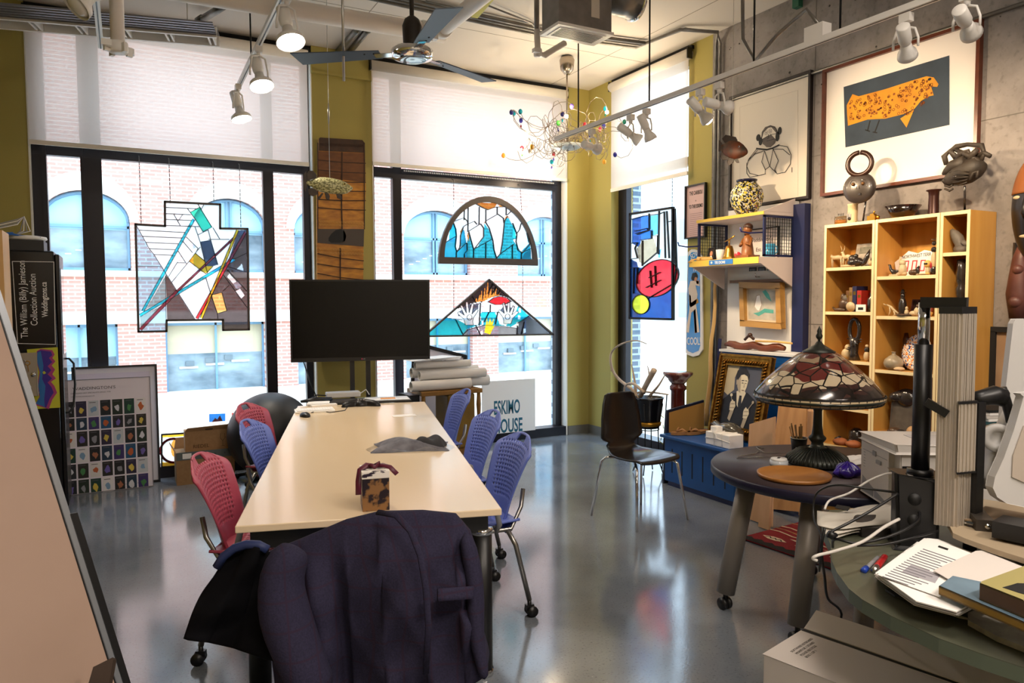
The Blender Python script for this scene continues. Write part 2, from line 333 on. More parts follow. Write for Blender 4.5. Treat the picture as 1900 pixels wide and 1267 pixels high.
# perforated vent strip at the head of window 2
s = MB().bx(2.58, 4.42, YA+.088, YA+.1, 2.86, 2.90, alu)
for i in range(88): x = 2.60+i*.0205; s.bx(x, x+.011, YA+.0865, YA+.088, 2.873, 2.887, white)
struct('trim_3', s)
SH = shade_mat(); hem = mat('shade_hem_bar', '#e9e2d8', .6)
def shade(label, u0, u1, zb, axis):
    d = (YA-.055) if axis == 'A' else (XB-.055); mid = (u0+u1)/2
    root = thing('roller_shade', label, 'window shade', (mid, d, zb) if axis == 'A' else (d, mid, zb), group='roller shades')
    q = (lambda u, k, z: (u, k, z)) if axis == 'A' else (lambda u, k, z: (k, u, z)); B = (lambda mb, a, b, c, e, z0, z1, m: mb.bx(a, b, c, e, z0, z1, m) if axis == 'A' else mb.bx(c, e, a, b, z0, z1, m))
    f = MB().add([q(u0, d, zb), q(u1, d, zb), q(u1, d, 3.84), q(u0, d, 3.84)], [(0, 1, 2, 3)], SH); f.build('fabric', root)
    MB().tube([q(u0-.005, d+.005, 3.845), q(u1+.005, d+.005, 3.845)], .05, hem, 20).build('roller', root)
    h = MB(); B(h, u0, u1, d-.008, d+.008, zb-.035, zb, hem); h.build('hem_bar', root)
    k = MB(); B(k, u0-.02, u1+.02, d+.02, d+.05, 3.895, 3.925, blackm); k.build('mounting_rail', root)
    
    for u in (u0-.012, u1+.012): k = MB(); B(k, u-.006, u+.006, d-.03, d+.03, 3.80, 3.90, black); k.build('end_bracket', root)
yq, xq = YA-.055, XB-.055
shade('wide pale roller shade half lowered over the left window', P(52, 200, y=yq).x, P(571, 200, y=yq).x, P(300, 279, y=yq).z, 'A')
shade('pale roller shade half lowered over the middle window behind the wire chandelier', P(690, 200, y=yq).x, P(1050, 250, y=yq).x, P(868, 315, y=yq).z, 'A')
shade('narrow pale roller shade over the window on the right of the corner', P(1277, 200, x=xq).y, P(1134, 250, x=xq).y, P(1205, 334, x=xq).z, 'B')
# ---------------------------------------------------------------- the street
FY = 16.0
brick = brick_mat('red_brick', '#cf968a', '#c58a7e', '#d8c6bd'); cream = mat('cream_stone', '#e9e2d8', .9); brickg = brick_mat('grey_blue_brick', '#5f7288', '#55687d', '#9fb0c0')
bld = thing('brick_building', 'red brick building with cream bands and arched windows across the street', 'building', (4, FY, -.35))
up = [(-1.25, .22), (1.33, 2.75), (3.32, 4.95), (5.78, 7.45), (8.75, 10.4)]; lo = [(-1.35, -.05), (.78, 2.68), (3.35, 4.95), (5.8, 7.5), (8.2, 9.9)]
wl = MB()
def row(ops, z0, z1, m):
    e = -8
    for a, b in ops: wl.bx(e, a, FY, FY+.5, z0, z1, m); e = b
    wl.bx(e, 11.6, FY, FY+.5, z0, z1, m)
row(lo, -.25, 1.14, brick); row([], 1.36, 2.05, brick); row(up, 2.16, 3.7, brick); row([], 3.7, 7.5, brick)
for a, b in up:
    cx, hw = (a+b)/2, (b-a)/2
    for sg in (-1, 1):
        arc = [V((cx+sg*hw*cos(t), FY, 3.1+.58*sin(t))) for t in [pi/2*k/8 for k in range(9)]]
        wl.prism([V((cx+sg*hw, FY, 3.7))]+arc, (0, .5, 0), brick)
wl.build('brick_wall', bld)
tr = MB()
tr.bx(-8, 11.6, FY-.06, FY+.3, 1.14, 1.36, cream).bx(-8, 11.6, FY-.1, FY+.3, 2.05, 2.16, cream).bx(-8, 11.6, FY-.1, FY+.3, -.42, -.25, cream)
for a, b in up:
    cx, hw = (a+b)/2, (b-a)/2; i_ = []; o_ = []
    for k in range(19):
        t = pi*k/18; i_.append(V((cx+hw*cos(t), FY-.05, 3.1+.56*sin(t)))); o_.append(V((cx+(hw+.16)*cos(t), FY-.05, 3.1+.9*sin(t))))
    for k in range(18): tr.prism([i_[k], o_[k], o_[k+1], i_[k+1]], (0, .05, 0), cream)
tr.build('stone_trim', bld)
gb = mat('pale_blue_glass', '#a6d4ea', .15); gd = mat('dim_office_glass', '#a9bcc6', .12, col2='#4f6270', scale=1.5, stretch=(1, 1, 2)); fb = mat('blue_window_frame', '#6f98b8', .5); wallin = mat('warm_office_wall', '#c9bfa4', .7)
for a, b in up:
    f = MB(); f.bx(a, b, FY+.16, FY+.2, 2.16, 2.22, fb)
    cx, hw = (a+b)/2, (b-a)/2
    f.tube([(cx+(hw-.02)*cos(pi*k/16), FY+.18, 3.1+.54*sin(pi*k/16)) for k in range(17)], .035, fb, 6)
    for x in (a+.03, cx-.04, cx+.04, b-.03): f.bx(x-.02, x+.02, FY+.16, FY+.2, 2.16, 3.1 if abs(x-cx) > .1 else 3.64, fb)
    f.bx(a, b, FY+.16, FY+.2, 2.98, 3.03, fb); fo = f.build('window', bld)
    g = MB(); g.bx(a, b, FY+.22, FY+.23, 2.16, 2.95, gd).bx(a, b, FY+.22, FY+.23, 2.95, 3.7, gb)
    for k in range(5): g.bx(a+.2+.17*k, a+.3+.17*k, FY+.212, FY+.22, 2.4+.07*k, 2.42+.07*k, white)
    g.build('pane', fo)
for i, (a, b) in enumerate(lo):
    f = MB(); cx = (a+b)/2
    for x in (a+.02, cx, b-.02): f.bx(x-.02, x+.02, FY+.16, FY+.2, -.25, 1.14, fb)
    f.bx(a, b, FY+.16, FY+.2, 1.08, 1.14, fb); fo = f.build('window', bld)
    g = MB(); g.bx(a, b, FY+.24, FY+.25, -.25, .5, gd).bx(a, b, FY+.24, FY+.25, .5, 1.14, gb if i in (0, 2) else wallin)
    for k in range(3): g.bx(a+.25+.5*k, a+.6+.5*k, FY+.2, FY+.24, .2+.05*k, .24+.05*k, white); g.box((a+.45+.37*k, FY+.21, .3+.05*k), (.16, .04, .10), mat('desk_clutter', '#6f7f88', .7))
    g.build('pane', fo)
stm = mat('pale_street', '#e8dfc9', .9, col2='#f2ecdf', scale=.6)
st = MB().bx(-30, 60, YA+.45, 70, -.6, -.36, stm).bx(XB+.45, 60, -20, YA+.45, -.6, -.36, stm)
o = st.build('street_ground', kind='structure', loc=(0, 0, 0))
curb = MB().bx(-10, 22, 15.2, FY-.1, -.36, -.28, cream); curb.build('sidewalk', kind='structure')
p = MB().bx(4.95, 5.52, 7.02, 8.15, -.3, 5, brickg); p.build('exterior_brick_pier', kind='structure')
far = thing('office_block', 'pale hazy office block far down the side street', 'building', (34, 26, -.36))
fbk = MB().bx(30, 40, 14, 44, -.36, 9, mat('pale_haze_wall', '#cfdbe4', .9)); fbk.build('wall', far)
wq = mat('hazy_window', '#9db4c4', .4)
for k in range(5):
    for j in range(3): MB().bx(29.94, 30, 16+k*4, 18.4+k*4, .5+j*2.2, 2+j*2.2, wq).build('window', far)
# ---------------------------------------------------------------- overhead: pipes, tracks, fan, air unit, chandelier
pipew = mat('white_painted_pipe', '#e2d9d0', .45); galv = mat('galvanised_steel', '#8f8c88', .4, .85, col2='#76736f', scale=12); bulbw = mat('lit_bulb', '#fff6e8', .5, emit=22); tr_white = mat('white_enamel', '#e8e4df', .35)
conduit = mat('grey_conduit', '#6c6a66', .4, .7)
def coupling(mb, c, ax, r, m):
    c, ax = V(c), V(ax).normalized(); mb.tube([c-ax*.03, c-ax*.022, c+ax*.022, c+ax*.03], r, m, 18, rs=[r*1.05, r*1.2, r*1.2, r*1.05]); q = ax.orthogonal()
    for s in (-1, 1): mb.box(c+q*r*1.3*s, (.05, .04, .03), m)
# long sprinkler main and its branch
J = P(812, 62, z=3.50); Aa = P(400, -5, z=3.50); dirp = (J-Aa).normalized()
sp = thing('sprinkler_pipe', 'thick white sprinkler main crossing the ceiling in front of the fan', 'pipe', Aa)
MB().tube([Aa-dirp*1.2, J+dirp*.05], .062, pipew, 20).build('pipe', sp)
B2 = P(935, -40, z=3.50)
b = MB(); b.tube([J, B2+(B2-J)*.5], .052, pipew, 20)
d2 = (B2-J).normalized(); b.build('branch_pipe', sp)
tg = MB(); q0 = P(888, 55, z=3.55); q1 = P(930, 2, z=3.55)
tg.bar(P(880, 33, z=3.553), P(912, -4, z=3.553), .05, .002, mat('yellow_flow_label', '#d8cf5a', .6)); tg.build('flow_label', sp)
cm = MB(); coupling(cm, J-dirp*.10, dirp, .062, tr_white); coupling(cm, J+d2*.10, d2, .055, tr_white); cm.build('coupling', sp)
# label with the arrow text
# second stub pipe at the left
a = P(215, -20, y=4.6); b_ = P(219, 88, y=4.6)
dp = thing('sprinkler_drop', 'white vertical sprinkler drop with open coupling at the upper left', 'pipe', b_)
MB().tube([V((a.x, a.y, ZC)), b_], .036, pipew, 18).build('pipe', dp)
cm = MB(); coupling(cm, b_, (0, 0, 1), .042, tr_white)
for k in range(4): an = k*pi/2+.5; cm.box(b_+V((.062*cos(an), .062*sin(an), -.01)), (.03, .018, .05), tr_white, rz=an)
cm.build('coupling', dp)
# conduits along the ceiling
def run(name, label, pts, r, m, cat='conduit', group=None): MB().tube(pts, r, m, 8).build(name, label=label, cat=cat, group=group)
for k, (dy, r) in enumerate(((0, .016), (.05, .012), (.10, .018))):
    a, b = P(560, -30, z=ZC-.03), P(1000, 65, z=ZC-.03); dd = V((0, -dy*1.3, 0))
    c2 = P(1180, 88, z=ZC-.03)
    e = P(1262, 55+k*3, z=ZC-.03)
    run('ceiling_conduit', ['metal conduit along the ceiling, the one farthest from the camera', 'thin metal conduit between its two neighbours on the ceiling', 'thickest metal conduit along the ceiling, nearest the camera'][k],
        [a+dd, b+dd, c2+dd, e+dd, V((XB-.1, e.y-.15, ZC-.05))+dd*.3, V((XB-.03, 5.02-k*.05, ZC-.12)), V((XB-.03, 5.02-k*.05, 3.5)), V((XB-.03, 5.02-k*.05, .2))] if k < 2 else [a+dd, b+dd, c2+dd], r, galv, group='conduits on the ceiling')
for k, px in enumerate((625, 644)):
    a, b = P(px, 98+k*4, z=ZC-.02), P(px+46, 46, z=ZC-.02)
    m_ = MB().tube([a, b], .028, galv, 10); m_.tube([b-(b-a)*.15, b-(b-a)*.05], .034, conduit, 10)
    m_.build('ceiling_conduit', label=['short thick conduit above the olive column, left one of the pair', 'short thick conduit above the olive column, right one of the pair'][k], cat='conduit', group='short conduits above the column')
a, b = P(372, 38, z=ZC-.08), P(425, 5, z=ZC-.08)
MB().tube([a, b], .03, galv, 10).tube([a-(b-a)*.06, a+(b-a)*.08], .038, conduit, 10).build('ceiling_conduit', label='short conduit end beside the louvred light fixture', cat='conduit')
a = P(790, 2, z=ZC-.03); pts = [a, P(860, 18, z=ZC-.03), P(900, 8, z=ZC-.04), P(985, 42, z=ZC-.03), P(994, 52, z=ZC-.05)]
run('flexible_conduit', 'thin cable looping over the ceiling towards the air unit', pts, .008, galv)
# little white drain pipe under the air unit
pts = [P(996, 55, y=4.9), P(998, 98, y=4.9), P(1010, 103, y=4.9), P(1048, 80, y=4.9)]
dq = thing('drain_pipe', 'small white elbow pipe beside the metal air unit', 'pipe', pts[1]); MB().tube(pts, .024, pipew, 12).build('pipe', dq); cm = MB(); coupling(cm, pts[1], (0, 0, 1), .027, tr_white); cm.build('coupling', dq)
MB().tube([P(996, 55, y=4.9), V((pts[0].x, 4.9, ZC))], .02, galv, 10).build('upper_pipe', dq)
# air unit
x0, x1, ya, yb_, zb = 2.72, 3.19, 4.375, 4.63, 3.45
Ac = thing('air_unit', 'square sheet metal air handling unit hanging from the ceiling', 'air conditioner', ((x0+x1)/2, (ya+yb_)/2, zb))
MB().bx(x0+.012, x1-.012, ya+.012, yb_-.012, zb+.02, ZC-.01, mat('dull_sheet_metal', '#8d8884', .5, .55, col2='#75716d', scale=9)).build('body', Ac, bevel=.004)
g = MB().bx(x0, x1, ya, yb_, zb, zb+.02, tr_white).bx(x0+.04, x1-.04, ya+.04, yb_-.04, zb-.004, zb, tr_white)
for k in range(7): g.bx(x0+.06, x1-.06, ya+.055+k*.022, ya+.066+k*.022, zb-.006, zb-.004, black)
g.build('grille', Ac); MB().bx(x0+.28, x0+.35, ya+.009, ya+.012, zb+.10, zb+.24, mat('pale_label', '#c9c2b8', .7)).build('rating_label', Ac)
pd = P(1180, 5, z=3.8)
dd = MB(); dd.tube([pd+V((-.25, 0, .02)), pd], .13, galv, 24); dd.tube([pd+V((-.02, 0, 0)), pd+V((.0, 0, 0))], .14, chrome, 24)
dd.build('air_duct', label='round shiny duct end beside the metal air unit', cat='duct')
# ceiling fan
fc = P(765, 104, y=4.35); fn = thing('ceiling_fan', 'grey three blade ceiling fan with chrome hub and dark rod', 'ceiling fan', fc)
bz = mat('dark_bronze', '#2b2622', .45, .4); blade = mat('blue_grey_blade', '#3b4757', .45)
fz = fc.z
MB().lathe([(.0001, ZC), (.10, ZC), (.10, ZC-.02), (.06, ZC-.12), (.02, ZC-.2)][::-1], bz, (fc.x, fc.y, 0)).build('canopy', fn)
MB().cyl((fc.x, fc.y, fz+.1), (fc.x, fc.y, ZC-.15), .014, bz).build('rod', fn)
MB().lathe([(.02, .24), (.045, .22), (.06, .18), (.055, .06), (.06, .03), (.001, .03)][::-1], bz, fc).build('motor_cover', fn)
hm = MB().lathe([(.001, -.02), (.07, -.03), (.125, -.01), (.13, .03), (.11, .045), (.001, .045)], chrome, fc, 32); hm.lathe([(.001, -.036), (.05, -.034), (.075, -.03), (.09, -.022)], glassy('frosted_lens', '#e8eef2', .6), fc, 24); hm.build('hub', fn)
v_ = P(592, 108, z=fz+.015)-fc; AN0 = math.atan2(v_.y, v_.x)
for k, tgt in enumerate([(592, 108), (866, 153), (845, 62)]):
    # blades lie flat, 120 degrees apart
    an = AN0+k*2*pi/3; b = MB(); b.M = Mx.Translation(fc+V((0, 0, .015))) @ Mx.Rotation(an, 4, 'Z') @ Mx.Rotation(R(9), 4, 'X')
    b.prism([(.20, -.045, 0), (.74, -.075, 0), (.76, .075, 0), (.20, .05, 0)], (0, 0, .006), blade); b.bx(.10, .24, -.025, .025, -.004, 0, chrome)
    for q in (.24, .30): b.cyl((q, .02, -.004), (q, .02, .001), .006, dark, n=6)
    b.build('blade', fn)
# thin hanging rod and fish wire
MB().tube([(P(638, 150, y=4.6).x, 4.6, P(638, 150, y=4.6).z), (P(638, 150, y=4.6).x, 4.6, ZC)], .008, steel, 8).build('hanging_rod', label='thin bare metal rod hanging over the olive column', cat='rod')
# track lights
def track(label, a, b, rods, w=.035):
    t = thing('lighting_track', label, 'light track', a); MB().bar(a, b, w, .03, tr_white).build('rail', t)
    a_, b_2 = V(a), V(b); off = V((0, 0, -.0155)); MB().bar(a_+off, b_2+off, .008, .002, black).build('slot', t)
    for r in rods: MB().cyl((r[0], r[1], a[2]), (r[0], r[1], ZC), .006, blackm, n=8).build('hanging_rod', t)
    return t
TX = 3.35; ZTR = CAMH+1.64*TX/3.975
ta_, tb_ = P(1030, 257, x=TX-.02), P(1695, 3, x=TX); zt = ta_.z
Ta = V((TX-.012, ta_.y, ZTR)); Tb = V((TX, .8, ZTR))
track('long white light track running along the concrete wall to the corner', Ta, Tb, [(TX-.01, P(1075, 200, x=TX).y), (TX-.01, P(1207, 150, x=TX).y), (TX-.005, P(1400, 90, x=TX).y), (TX-.005, P(1560, 50, x=TX).y)])
T2a, T2b = V((P(437, 170, z=3.4).x, 6.7, 3.4)), V((.9, 3.2, 3.4)); track('light track above the table carrying three lit lamps', T2a, T2b, [(.95, 6.0), (.94, 4.9)])
T3a, T3b = V((P(187, 86, z=3.3).x, P(187, 86, z=3.3).y, 3.3)), V((P(187, 86, z=3.3).x-.02, 3.0, 3.3)); track('short light track end at the upper left corner', T3a, T3b, [(T3a.x, 4.9)])
def head(label, at, aim, lit=True, big=.06, power=60, col=WARM, group=None, drop=.16, hoop=True, s_=1):
    """yoke lamp: base on the track, hoop arm, cylinder body and a reflector bell"""
    big *= s_; at = V(at); c = at+V((0, 0, -drop)); d = (V(aim)-c).normalized(); t = thing('track_light', label, 'track light', at, group=group)
    MB().box(at+V((0, 0, -.03)), (.045*s_, .07*s_, .04), tr_white).cyl(at+V((0, 0, -.07)), at+V((0, 0, -.03)), .014, tr_white).build('base', t)
    s = d.cross(V((0, 0, 1))); s = s.normalized() if s.length > .05 else V((1, 0, 0))
    if hoop:
        y = MB()
        for k in (-1, 1): y.tube([at+V((0, 0, -.07)), at+V((0, 0, -.085))+s*k*.05*s_, c+s*k*.068*s_+V((0, 0, .02)), c+s*k*.068*s_-V((0, 0, .02))], .0075*s_, tr_white, 6)
        y.build('yoke', t)
    bdy = MB(); bdy.tube([c-d*.14*s_, c-d*.135*s_, c-d*.03*s_, c], .04, tr_white, 18, rs=[.034*s_, .039*s_, .039*s_, .03*s_]); bdy.build('body', t)
    bl = MB(); bl.tube([c-d*.005, c+d*.04*s_, c+d*.075*s_, c+d*.105*s_], .05, tr_white, 22, rs=[.028*s_, .034*s_, big*.92, big], cap=False); bl.build('reflector', t, solid=.003)
    g = MB(); M_ = d.to_track_quat('Z', 'Y').to_matrix().to_4x4(); g.lathe([(.001, .034), (big*.5, .028), (big*.9, .008), (.001, -.002)], bulbw if lit else mat('unlit_bulb', '#e9e6e2', .2), c+d*.088*s_, 18, M_); g.build('bulb', t)
    if lit:
        l = lamp('SPOT', 'spot_lamp', c+d*.125, power, col, aim=c+d*2, spot_size=R(78), spot_blend=.8, shadow_soft_size=.03); l.parent = t; l.matrix_parent_inverse = WM[t].inverted()
    return t
for k, (px, py, aim, lab) in enumerate([((433), 190, (1.05, 5.2, .7), 'lit track light lowest on the track over the table'), (468, 130, (1.3, 4.3, .7), 'lit track light in the middle of the track over the table'), (512, 20, (1.3, 3.1, .7), 'lit track light nearest the camera over the table')]):
    y = [P(px, py, x=.93).y]; at = V((.93, [6.58, 5.55, 4.55][k], 3.38)); head(lab, at, (at.x+.25, at.y-.25, 2.0) if k == 0 else (at.x+.15, at.y-.45, 2.0), True, .085, 80 if k == 0 else 50, (1, .86, .68), 'lit lamps over the table', drop=.2)
head('unlit track light at the upper left facing down', (T3a.x-.02, 4.4, 3.28), (T3a.x-.5, 4.2, 2.6), False, .075, group='unlit lamps at the upper left')
yy = lambda px: P(px, 240 if px < 1200 else 120, x=TX).y
for px, aim, lit, lab, pw in [(1098, (4.3, 5.2, 2.7), False, 'wire framed track light hanging in front of the corner column', 0), (1170, (4.6, 4.1, 2.0), True, 'track light of the close pair over the right window, the left one', 38), (1200, (4.6, 4.3, .8), True, 'track light of the close pair over the right window, the right one', 44),
                           (1300, (4.7, 3.5, 1.6), True, 'small track light in front of the olive pier beside a larger one', 44), (1335, (4.8, 3.3, 2.6), True, 'larger track light in front of the olive pier pointing right', 56), (1680, (4.7, 2.9, 1.9), True, 'track light above the print of the yellow animal', 44)]:
    head(lab, (TX, yy(px) if px < 1600 else P(1682, 12, x=TX).y, ZTR-.015), aim, lit, .058, pw, WARM, 'lamps on the long track', .15, True, .78)
head('track light at the upper right shining at the carved masks', (TX, P(1795, -20, x=TX).y, ZTR-.015), (4.7, 2.3, 2.3), True, .058, 50, WARM, 'lamps on the long track', .15, True, .78)
bx = MB().box(V((TX+.02, P(1512, 75, x=TX).y, ZTR+.055)), (.07, .12, .075), tr_white); bx.build('junction_box', label='white feed box on the long light track', cat='electrical box')
q = P(1512, 75, x=TX); MB().tube([V((TX+.03, q.y, ZTR+.10)), V((TX+.05, q.y+.10, ZTR+.22)), V((TX+.04, q.y+.30, ZTR+.14)), V((TX+.04, q.y+.46, ZTR+.04)), V((TX+.04, q.y+.56, ZTR+.2)), V((TX+.04, q.y+.58, ZC))], .011, galv, 8).build('flexible_conduit', label='looping flexible metal cable above the long light track', cat='conduit')
MB().tube([(XB-.02, 5.0, 3.30), (XB-.02, 1.2, 3.30)], .014, conduit, 8).build('wall_conduit', label='thin grey conduit along the concrete wall behind the light track', cat='conduit')
a = P(1480, 0, x=XB-.05); MB().box(a, (.05, .06, .12), mat('green_knob', '#1f5a44', .5)).build('ceiling_bracket', label='small dark green bracket where the concrete wall meets the ceiling', cat='bracket')
# louvred fluorescent fixture, upper left
fx = thing('louvred_light', 'long white louvred light fixture at the upper left near the ceiling', 'ceiling light', (-.6, 6.3, 3.62))
zz = 3.58; refl = mat('aluminium_reflector', '#8f8f99', .3, .6); F0, F1 = V((-1.9, 6.40, zz)), V((.66, 5.83, zz)); ld = (F1-F0).normalized(); lw = V((-ld.y, ld.x, 0)); LL = (F1-F0).length
def fb_(mb, u0, u1, v0, v1, z0, z1, m_): mb.prism([F0+ld*u0+lw*v0+V((0, 0, z0)), F0+ld*u1+lw*v0+V((0, 0, z0)), F0+ld*u1+lw*v1+V((0, 0, z0)), F0+ld*u0+lw*v1+V((0, 0, z0))], (0, 0, z1-z0), m_)
q = MB(); fb_(q, 0, LL, 0, .25, .0, .012, refl); fb_(q, 0, LL, .25, .46, .06, .07, refl); [fb_(q, 0, LL, .03+.05*k, .036+.05*k, -.006, 0, refl) for k in range(5)]; q.build('housing', fx)
q = MB(); fb_(q, 0, LL, .235, .26, -.02, .06, tr_white); fb_(q, 0, LL, .44, .465, -.02, .06, tr_white); u = LL-.02
while u > .1: fb_(q, u-.014, u, .25, .45, -.015, .04, tr_white); fb_(q, u-.05, u-.036, .25, .45, -.015, .04, tr_white); u -= .30
q.build('louvre', fx); q = MB(); q.cyl(F0+ld*.05+lw*.35+V((0, 0, .045)), F1-ld*.05+lw*.35+V((0, 0, .045)), .014, mat('fluorescent_tube', '#f4f4f2', .3)); q.build('tube', fx)
[MB().cyl(F0+ld*u_+lw*.23+V((0, 0, .012)), F0+ld*u_+lw*.23+V((0, 0, ZC-zz)), .004, steel, n=6).build('hanger', fx) for u_ in (.6, LL-.2)]
# ceiling lamps of the room behind the camera
for k, (x, y) in enumerate(((.2, -1.2), (2.6, -1.2), (2.0, .8))):
    t = thing('ceiling_lamp', ['flat white ceiling lamp behind the camera on the left', 'flat white ceiling lamp behind the camera on the right', 'flat white ceiling lamp above the camera'][k], 'ceiling light', (x, y, ZC-.1), group='flat ceiling lamps behind the camera')
    MB().bx(x-.62, x+.62, y-.17, y+.17, ZC-.09, ZC-.01, tr_white).build('housing', t)
    MB().bx(x-.6, x+.6, y-.15, y+.15, ZC-.1, ZC-.09, mat('lit_diffuser', '#fff1de', .5, emit=2)).build('diffuser', t)
    l = lamp('AREA', 'diffuser_light', (x, y, ZC-.105), (66, 66, 26)[k], (1, .88, .76), aim=(x, y, 0), shape='RECTANGLE', size=1.2, size_y=.3); l.parent = t; l.matrix_parent_inverse = WM[t].inverted()
# ---------------------------------------------------------------- wire chandelier
cc = P(1052, 108, z=3.93); cx, cyy = cc.x, cc.y; zb = P(1052, 268, x=cx).z
ch = thing('wire_chandelier', 'chandelier of tangled silver wires with coloured glass beads', 'chandelier', (cx, cyy, zb))
nick = mat('satin_nickel', '#a89c8e', .25, 1)
MB().lathe([(.001, -.17), (.03, -.165), (.065, -.12), (.075, -.03), (.06, 0), (.001, 0)], nick, (cx, cyy, ZC-.01)).build('canopy', ch)
MB().cyl((cx, cyy, zb), (cx, cyy, ZC-.1), .008, nick).build('stem', ch)
MB().lathe([(.02, .0), (.10, .012), (.17, .045), (.168, .05), (.09, .022), (.001, .01)], mat('frosted_dish', '#cfd8de', .2), (cx, cyy, zb-.06), 32).build('dish', ch)
MB().lathe([(.001, -.01), (.03, 0), (.03, .05), (.001, .06)], nick, (cx, cyy, zb-.06)).build('boss', ch)
wirem = mat('silver_wire', '#8f8272', .35, .9); rr = random.Random(5)
bc = ['#1b1f7a', '#7a1420', '#e0a020', '#128fa8', '#3d8a3a', '#b01840', '#5b4a9a', '#1b1b4a', '#d8c8b0', '#7a1420', '#128fa8', '#e0862a', '#2a2a8a', '#0f6a5a']
for k in range(30):
    an = k*2*pi/30*1.0+rr.uniform(-.2, .2); Rr = rr.uniform(.36, .68); h = rr.uniform(-.18, .30); pts = [V((cx, cyy, zb+.0))]; nseg = 26; ph = rr.uniform(0, 6); kk = rr.choice((2.2, 3.1, 4)); am = rr.uniform(.05, .13)
    for i in range(1, nseg+1):
        t = i/nseg; r = Rr*t; pts.append(V((cx+cos(an+.5*sin(ph+t*3))*r+am*sin(t*kk*6+ph)*t**.3, cyy+sin(an+.5*sin(ph+t*3))*r+am*.6*cos(t*kk*6), zb+h*t+am*cos(t*kk*6+ph)*min(1, t*3))))
    w_ = MB().tube(pts, .003, wirem, 5); w_o = w_.build('wire', ch); e = pts[-1]
    if k % 6 == 1:
        MB().sph(e, .017, mat('lit_halogen', '#ffe0a8', .5, emit=40)).build('bulb', w_o)
        l = lamp('POINT', 'halogen_lamp', e+V((0, 0, .03)), 9, (1, .78, .5), shadow_soft_size=.02); l.parent = ch; l.matrix_parent_inverse = WM[ch].inverted()
    else:
        b = MB().sph(e, .021, mat('glass_bead_'+bc[k % 14][1:], bc[k % 14], .1, spec=.8), (1, 1, 1.25), n=10)
        if k % 3 == 0: b.tube([e, e-V((0, 0, .05))], .001, wirem, 4); b.sph(e-V((0, 0, .06)), .009, mat('glass_bead_'+bc[(k+3) % 14][1:], bc[(k+3) % 14], .1), (1, 1, 2), n=8)
        b.build('bead', w_o)
# ---------------------------------------------------------------- stained glass in the windows
lead = mat('lead_came', '#26221f', .5, .5); frm = mat('grey_brown_frame', '#4a403b', .5)
gw = glassy('milky_glass', '#f4f6f8', .75, .75); gcl = glassy('clear_art_glass', '#f6fafc', .97, 1.9); gT = glassy('teal_glass', '#0fa5c4', .8, .5); gLB = glassy('pale_blue_glass_art', '#9dbfd8', .8, .4)
gBr = glassy('smoky_glass', '#4a3b3c', .8, .4); gG = glassy('green_glass', '#1fb489', .8, .6); gY = glassy('amber_glass', '#e8a818', .8, .6); gN = glassy('navy_glass', '#1f3550', .8, .4); gM = glassy('maroon_glass', '#6b1c30', .8, .4)
gR = glassy('red_glass', '#e01822', .8, .6); gO = glassy('orange_glass', '#f08a2a', .8, .6); gYe = glassy('yellow_glass', '#f6ea18', .8, .7); gB = glassy('blue_glass', '#1f58b8', .8, .5); gDk = glassy('dark_glass', '#1d1416', .7, .3)
gBn = glassy('brown_glass', '#a8641e', .8, .5); gTan = glassy('tan_glass', '#b89a78', .8, .6); gGr = glassy('grey_violet_glass', '#8a8594', .8, .5); gSl = glassy('slate_glass', '#3f4458', .8, .4)
def chain(name, label, pts, parent=None, group=None):
    mb = MB(); m_ = mat('grey_chain', '#6f6c6a', .5, .6)
    for a, b in pts:
        a, b = V(a), V(b); n = max(2, int((b-a).length/.035))
        for i in range(n): mb.tube([a.lerp(b, (i+.1)/n), a.lerp(b, (i+.9)/n)], .004, m_, 5)
    return mb.build(name, parent) if parent else mb.build(name, label=label, cat='chain', group=group)
class Glass:
    """a leaded panel: pixel outlines are projected on the panel's own plane"""
    def __init__(s, name, label, fr, cat='stained glass'):
        s.fr = fr; s.root = thing(name, label, cat, fr.o); s.g = MB(); s.l = MB(); s.w = .0; s.pl = []
    def pane(s, pts, m): s.pl.append((s.fr.uvs(pts), m))
    def line(s, pts, th=.006, m=None): s.fr.line(s.l, s.fr.uvs(pts), th, -.006, m or lead, .03 if not m else .012)
    def outline(s, pts, th, m, dep=.03):
        uv = s.fr.uvs(pts+[pts[0]]); s.fr.line(s.l, uv, th, -.01, m, dep)
    def done(s, glassname='glass', lead_name='lead_lines'):
        us = [u for p, m in s.pl for u, v in p]; vs = [v for p, m in s.pl for u, v in p]; n = 210; u0, v0 = min(us), min(vs); c = (max(max(us)-u0, max(vs)-v0))/n; nr = int((max(vs)-v0)/c)+1; nc = int((max(us)-u0)/c)+1
        for j in range(nr):
            v = v0+(j+.5)*c; row = [None]*nc
            for p, m in s.pl:
                xs = sorted(a[0]+(v-a[1])*(b[0]-a[0])/(b[1]-a[1]) for a, b in zip(p, p[1:]+p[:1]) if (a[1] > v) != (b[1] > v))
                for a, b in zip(xs[::2], xs[1::2]):
                    for i in range(max(0, int((a-u0)/c+.5)), min(nc, int((b-u0)/c+.5))): row[i] = m
            i = 0
            while i < nc:
                k = i
                while k < nc and row[k] is row[i]: k += 1
                if row[i] is not None: s.g.add([s.fr.pt(u0+i*c, v-c/2), s.fr.pt(u0+k*c, v-c/2), s.fr.pt(u0+k*c, v+c/2), s.fr.pt(u0+i*c, v+c/2)], [(0, 1, 2, 3)], row[i])
                i = k
        s.g.build(glassname, s.root); s.l.build(lead_name, s.root); return s.root
YG = YA+.06
